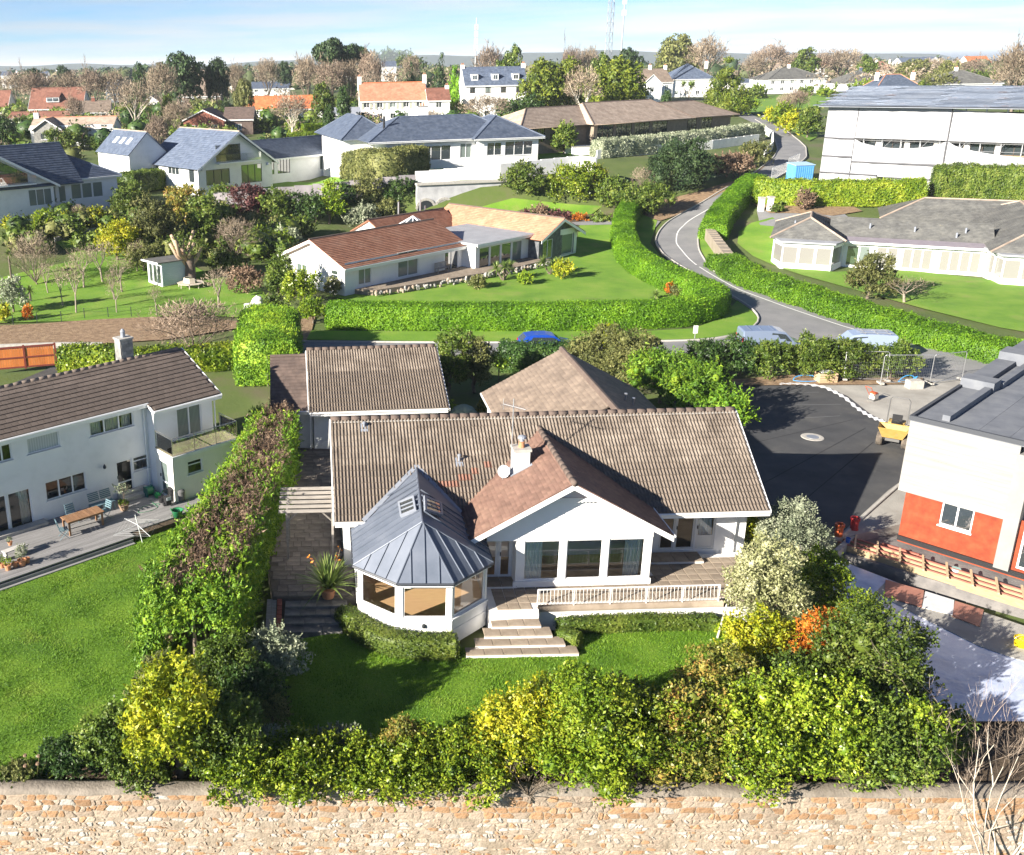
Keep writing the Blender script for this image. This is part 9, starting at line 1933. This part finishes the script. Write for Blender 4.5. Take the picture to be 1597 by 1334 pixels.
# ---------------------------------------------------------------- trees of the skyline
def crown_proto(style,rx,h,leaf,k=16,seed=0,asp=.55,along=None,lobe=None,cover=2.2,flat=1.0,trunk=.12,sprig=False):
    if lobe is None: c,r=lobes_round(rx,rx,h*(1-trunk),k,seed);c=c+np.array([0,0,h*trunk])
    else: c,r=lobe
    me=crown_mesh('crown',c,r,nlv(rx,rx,h,leaf,cover),leaf,LM[style],asp=asp,seed=seed,along=along,flat=flat,sprig=sprig)
    lim=[c[i]*.8 for i in range(0,len(c)-1,max(1,len(c)//5))];tm=trunk_mb(h*max(trunk,.25)+.1*h,.025*h,lim,seed).mesh('trunk',BARK,True);return (me,tm)
def cone_lobes(rx,h,k=6,seed=0):
    g=np.random.default_rng(seed);C=[];Rr=[]
    for i in range(k):
        t=i/k;rr=rx*(1-t)*.95+.15;n=max(1,int(6*(1-t)))
        for j in range(n):
            a=6.283*(j+g.uniform(0,.6))/n;C.append((math.cos(a)*rr*.55,math.sin(a)*rr*.55,h*(.1+.86*t)+g.uniform(-.04,.04)*h));Rr.append(rr*.52+.1*rx)
    return np.array(C),np.array(Rr)
def umbrella_lobes(rx,h,seed=0,k=12):
    g=np.random.default_rng(seed);a=g.uniform(0,6.283,k);q=np.sqrt(g.uniform(0,1,k));C=np.stack([np.cos(a)*q*rx*.78,np.sin(a)*q*rx*.78,h*(.80-.12*q**2)+g.uniform(-.05,.05,k)*h],1);return C,np.full(k,rx*.36)
EV={
 'dark': crown_proto('dark',4,10,.5,seed=1),'mid': crown_proto('mid',4,10,.5,seed=2),'lime': crown_proto('goldolive',4,10,.45,k=20,seed=3,trunk=.05),'olive': crown_proto('olive',4,10,.45,k=20,seed=4),'yellow': crown_proto('yellow',4,10,.45,k=20,seed=5),
 'cone': crown_proto('mid',3,10,.45,seed=6,lobe=cone_lobes(3,10,7,2),along='up',asp=.4),'conedark': crown_proto('pine',3,10,.45,seed=7,lobe=cone_lobes(3,10,7,5),along='up',asp=.4),
 'umbrella': crown_proto('pine',5,10,.45,seed=8,lobe=umbrella_lobes(5,10,3),flat=.55,trunk=.6),'pineround': crown_proto('pine',5,10,.5,seed=9,k=18,flat=.8,trunk=.15),'golden': crown_proto('goldolive',4,10,.42,seed=10,lobe=cone_lobes(4.3,9.6,5,9),flat=.6,along='out',asp=.35,trunk=.2),'hedgegreen': crown_proto('hedge',3.2,10,.45,seed=12,lobe=cone_lobes(3.6,9.5,5,4),along='up',asp=.4)}
def ev_px(label,kind,px,ytop,wpx,Y,group=None,name='evergreen_tree'):
    p=PY(px,150,Y);p[2]=tz(p[0],p[1]);hgt=ZY(px,ytop,Y)-p[2];wd=wpx/FPX*depth_of(p);w0={'umbrella': 9,'pineround': 10,'cone': 6.2,'conedark': 6.2,'hedgegreen': 7}.get(kind,8.4)
    o=thing(name,label,'tree',tuple(p),random.uniform(0,6.28),group);o.scale=(wd/w0,wd/w0,hgt/10)
    for nm,me in zip(('crown','trunk'),EV[kind]): link(bpy.data.objects.new(nm,me),o)
    return o
evs=[('umbrella pine with bare tall trunks on the skyline','umbrella',520,50,62,280,'umbrella_pine'),('smaller umbrella pine leaning right of the tall one','umbrella',552,60,46,285,'umbrella_pine'),('big round dark pine on the left skyline','pineround',280,80,74,270,'pine_tree'),('smaller round dark pine right of the big one','pineround',337,89,42,275,'pine_tree'),
 ('dark conifer, first left of the bright green cypress','conedark',640,84,30,270,'conifer'),('dark conifer, second left of the bright green cypress','conedark',660,86,28,275,'conifer'),('tall dark conifer touching the bright green cypress','conedark',687,68,34,265,'conifer'),('bright green cypress left of the tall white house','hedgegreen',711,85,44,245,'conifer'),('dark green tree behind the roof of the tall white house','mid',795,76,46,260,'evergreen_tree'),
 ('leafy golden-green tree right of the tall white house','lime',848,92,70,225,'evergreen_tree'),('second golden-green tree behind the pale bare tree','lime',885,90,60,228,'evergreen_tree'),('large golden-green tree right of the pale bare tree','lime',962,90,84,215,'evergreen_tree'),('green tree behind the large golden-green one','mid',930,88,50,235,'evergreen_tree'),
 ('dark pine behind the radio masts','pineround',972,74,46,320,'pine_tree'),('layered golden cypress beside the white villas','golden',1131,68,70,235,'golden_cypress'),('olive-brown leafy tree behind the white villas','olive',1052,54,74,400,'evergreen_tree'),('green round shrub-tree at the old gabled house','olive',380,123,36,250,'evergreen_tree'),('dark clipped tree near the orange roof','mid',505,132,40,215,'evergreen_tree'),('round dark tree right of the orange roof','dark',535,138,26,205,'evergreen_tree'),('dark tree below the orange roof end','dark',512,165,24,185,'evergreen_tree'),
 ('green tree at the left of the tile-hung house','mid',262,150,28,210,'evergreen_tree'),('dark pine tree on the far left skyline','pineround',52,106,40,420,'pine_tree'),('dark pine behind the bare trees on the left skyline','pineround',103,101,26,430,'pine_tree'),('dark tree on the skyline before the big round pine','dark',220,100,26,330,'evergreen_tree'),('dark pine group on the skyline right of the tile-hung house','pineround',445,95,30,380,'pine_tree'),
 ('green tree on the skyline right of the golden cypress','mid',1250,78,46,420,'evergreen_tree'),('green tree behind the crimson roofs','mid',1345,88,30,380,'evergreen_tree'),('clipped green block tree at the right edge','mid',1582,130,28,200,'evergreen_tree'),('green tree behind the wide pyramid roof','olive',1470,94,32,330,'evergreen_tree'),('dark shrub-tree behind the brown bungalow','dark',830,148,50,200,'evergreen_tree'),('dark tree at the villa corner','dark',1040,142,20,232,'evergreen_tree'),('dark evergreen by the right pyramid roof','mid',1440,128,30,220,'evergreen_tree'),('olive tree mass at the right skyline','olive',1420,92,50,400,'evergreen_tree')]
for lb,kd,px,yt,w,Y,nm in evs: ev_px(lb,kd,px,yt,w,Y,name=nm)
bares=[(28,112,40,330,BP,'bare tree on the skyline at the far left'),(62,110,56,300,BR_,'wide reddish bare tree above the steep-roofed house'),(112,112,44,300,BP,'bare tree right of the steep-roofed house'),(150,106,46,290,BR_,'reddish bare tree behind the dark grey modern house'),(182,108,36,320,BP,'bare tree behind the modern house roof'),(257,97,52,255,BP,'dense bare tree in front of the big round pine'),(214,122,64,205,BW,'pale bare birch between the left houses'),(246,176,40,165,BR_,'red-brown bare tree by the skylight outbuilding'),(276,158,44,200,BP,'bare tree before the tile-hung house'),
 (372,98,34,340,BP,'bare tree on the skyline right of the round pines'),(420,88,40,330,BP,'tall bare tree above the white slate house'),(480,84,46,275,BP,'broad bare tree left of the umbrella pine'),(515,92,46,270,BR_,'bare tree below the umbrella pine'),(545,90,40,275,BP,'second bare tree below the umbrella pine'),(578,78,44,265,BR_,'reddish bare tree right of the umbrella pine'),(455,140,70,190,BW,'pale bare tree before the orange roof'),(758,145,84,200,BW,'low wide pale bare tree before the tall white house'),(905,100,62,205,BW,'pale bare tree before the golden-green trees'),(760,70,44,330,BR_,'bare tree behind the roof of the tall white house'),(885,70,34,340,BR_,'bare tree on the skyline left of the masts'),(912,72,34,345,BP,'second bare tree on the skyline left of the masts'),
 (1090,56,60,390,BP,'spreading bare tree behind the white villas'),(1190,68,60,430,BR_,'wide reddish bare tree right of the golden cypress'),(1165,86,36,420,BP,'bare tree touching the golden cypress'),(1225,82,44,450,BP,'bare tree behind the far pyramid roof'),(1300,75,60,450,BP,'broad bare tree between the pyramid roofs'),(1268,82,40,450,BR_,'bare tree on the skyline right of the green one'),(1575,62,74,195,BP,'large round bare tree at the right edge'),(1440,90,40,480,BP,'bare tree behind the seaside row'),(1500,92,36,430,BR_,'bare tree behind the wide pyramid roof'),(1220,145,26,215,BP,'small bare tree on the far lawn'),(1238,138,30,218,BR_,'reddish small bare tree on the far lawn'),(668,168,44,196,BW,'pale bare tree before the shuttered house'),(118,148,30,215,BR_,'pinkish bare tree beside the steep roof'),(640,84,30,340,BP,'bare tree behind the dark conifers')]
for i,(px,yt,w,Y,pr,lb) in enumerate(bares): bare_px(lb,pr[i % len(pr)],10,px,0,w,0,'bare winter trees',Y=Y,ytop=yt,w0=8.5)
# garden greenery filling between the far houses: hedges and bushes in their gardens
fills=[(30,206,40,'mid','dark garden bush left of the stone-gabled cottage'),(100,236,60,'mid','garden bush below the cottage porch'),(205,236,40,'dark','dark bush behind the skylight outbuilding'),(232,205,46,'dark','dark bush below the pale birch'),(262,190,36,'mid','green bush between birch and brick gable'),(405,208,40,'mid','bush at the right of the dark-boarded wing'),(425,195,36,'lime','bright bush below the orange roof'),(540,178,50,'mid','hedge bush left of the white garage'),(560,160,60,'dark','dark bush behind the white garage'),(610,118,70,'dark','dark tree mass behind the shuttered house'),(640,124,60,'mid','green tree mass behind the shuttered house'),
 (690,140,50,'mid','green bush at the chimney of the shuttered house wing'),(835,172,50,'olive','olive bush right of the tall white house'),(870,172,60,'russet','brownish bush below the golden-green trees'),(712,190,50,'lime','lime bush below the tall white house'),(800,190,60,'dark','dark bush below the tall white house at right'),(925,172,60,'lime','lime bush behind the brown roof'),(990,165,50,'mid','green bush behind the brown roof at right'),(1150,182,60,'lime','lime hedge bush right of the brown bungalow'),(1128,176,40,'lime','lime hedge bush at the bend of the drive'),(1180,128,30,'mid','green trees behind the blue slate lodge'),(1260,150,26,'mid','clipped bush before the left pyramid roof'),(1290,152,26,'lime','bright clipped bush before the palms'),(1400,140,40,'mid','green bush left of the tall white chimneys'),(1475,150,60,'olive','olive bush before the wide pyramid roof'),(1530,148,60,'mid','green bush below the wide pyramid roof'),(1350,150,40,'lime','green bush below the palms')]
for px,py,w,st_,lb in fills: shrub(lb,px,py,w,w*.55,st_,max(.3,PXL(px,py)),k=9,cover=1.7,tri=True)
# far-off woods and crowded gardens that read as one mass
def clear(X,Y):
    k=np.ones(len(X),bool)
    for f in FOOT: k &=~poly_in(f,X,Y)
    return k
def woodland(label,style,n,xr,yr,hmin,hmax,seed,leafs=60,core=.8,name='woodland',wr=(.4,.7),keep=None,asp=.7):
    g=np.random.default_rng(seed);Y=g.uniform(yr[0]**.5,yr[1]**.5,n)**2;X=Y*g.uniform(xr[0],xr[1],n);k=clear(X,Y)
    if keep is not None: k &=keep(X,Y)
    X,Y=X[k],Y[k];n=len(X);zt_=terr(X,Y);hh=g.uniform(hmin,hmax,n);parts=[]
    for i in range(n):
        w=hh[i]*g.uniform(*wr);c=np.array([X[i],Y[i],zt_[i]+hh[i]*.5]);d=unit(g.normal(0,1,(leafs,3)));p=c+d*np.array([w,w,hh[i]*.48])*(g.uniform(.6,1.1,(leafs,1)) if core else g.uniform(.3,1.05,(leafs,1)));parts.append(leaves(p,d,np.full(leafs,max(.35,Y[i]*.0023)),asp,.6,None,True))
        if core: bq=ballmesh(c,(w*core,w*core,hh[i]*.48*core),3);parts.append((bq[0],totri(bq[1])))
    v,f=cat(parts);o=npobj(name,v,f,LM[style]);setp(o,label,'woodland' if name =='woodland' else 'shrubbery',kind='stuff')
woodland('distant evergreen trees along the horizon','far',520,(-.42,.76),(420,2200),7,12,1,70,.75);woodland('distant bare brown trees along the horizon','twig',620,(-.42,.76),(330,1800),6,11,2,110,0,asp=.45);woodland('distant dark pine belt along the horizon','pine',220,(-.42,.60),(700,2600),9,15,3,70,.75)
gk=lambda X,Y: (X < Y*.20) | (Y > 340)
woodland('green garden shrubs crowding between the far houses','mid',330,(-.40,.74),(158,330),1.6,4.5,4,110,.7,'shrubbery',(.5,.9),gk);woodland('olive-brown garden shrubs crowding between the far houses','olive',200,(-.40,.74),(158,330),1.5,4.0,5,110,.7,'shrubbery',(.5,.9),gk);woodland('twiggy bare garden shrubs between the far houses','twigred',150,(-.40,.74),(160,330),2,5.5,6,130,0,'shrubbery',(.4,.6),gk,.35);woodland('dark evergreen shrubs between the far houses','dark',160,(-.40,.74),(158,330),2,5.5,7,110,.7,'shrubbery',(.4,.8),gk)
lk_=lambda X,Y: (X > -36) & (X < -3)
woodland('dense mixed shrubs filling the bank below the boundary wall','mid',70,(-.32,.02),(104,124),1.2,3.2,8,150,.7,'shrubbery',(.5,.8),lk_);woodland('dull brown shrubs filling the bank below the boundary wall','olive',50,(-.32,.02),(104,126),1.0,2.8,9,150,.7,'shrubbery',(.5,.8),lk_)
# low hills on the horizon left of the sea
hx=np.linspace(-4200,2350,120);hz=26+9*np.sin(hx*.0021)+6*np.sin(hx*.0057+1)+3*np.sin(hx*.017);hz *=np.clip((2350-hx)/500,0,1);V=[];F=[]
for x,z in zip(hx,hz): V +=[(x,3600,-40),(x,3900,z*.7),(x,4300,z),(x,5200,-40)]
for i in range(119): F +=[(i*4+j,(i+1)*4+j,(i+1)*4+j+1,i*4+j+1) for j in range(3)]
struct(npobj('hills',V,F,mat('wooded_hill',[(.035,.055,.05),(.055,.08,.07)],rough=1,scale=.01,detail=8),smooth=True))
# the air: thin even haze over the whole land
hm=bpy.data.materials.new('haze_air');hm.use_nodes=True;hn=hm.node_tree;hn.nodes.clear();ho=hn.nodes.new('ShaderNodeOutputMaterial');hv_=hn.nodes.new('ShaderNodeVolumePrincipled');hv_.inputs['Color'].default_value=(.80,.88,.96,1);hv_.inputs['Density'].default_value=.00012;hv_.inputs['Anisotropy'].default_value=0.0
hn.links.new(hv_.outputs[0],ho.inputs['Volume'])
hz_o=MB().box((-46000,-400,-60),(52000,45000,62)).obj('haze',hm);setp(hz_o,'thin pale haze filling the air over the land','haze',kind='stuff')
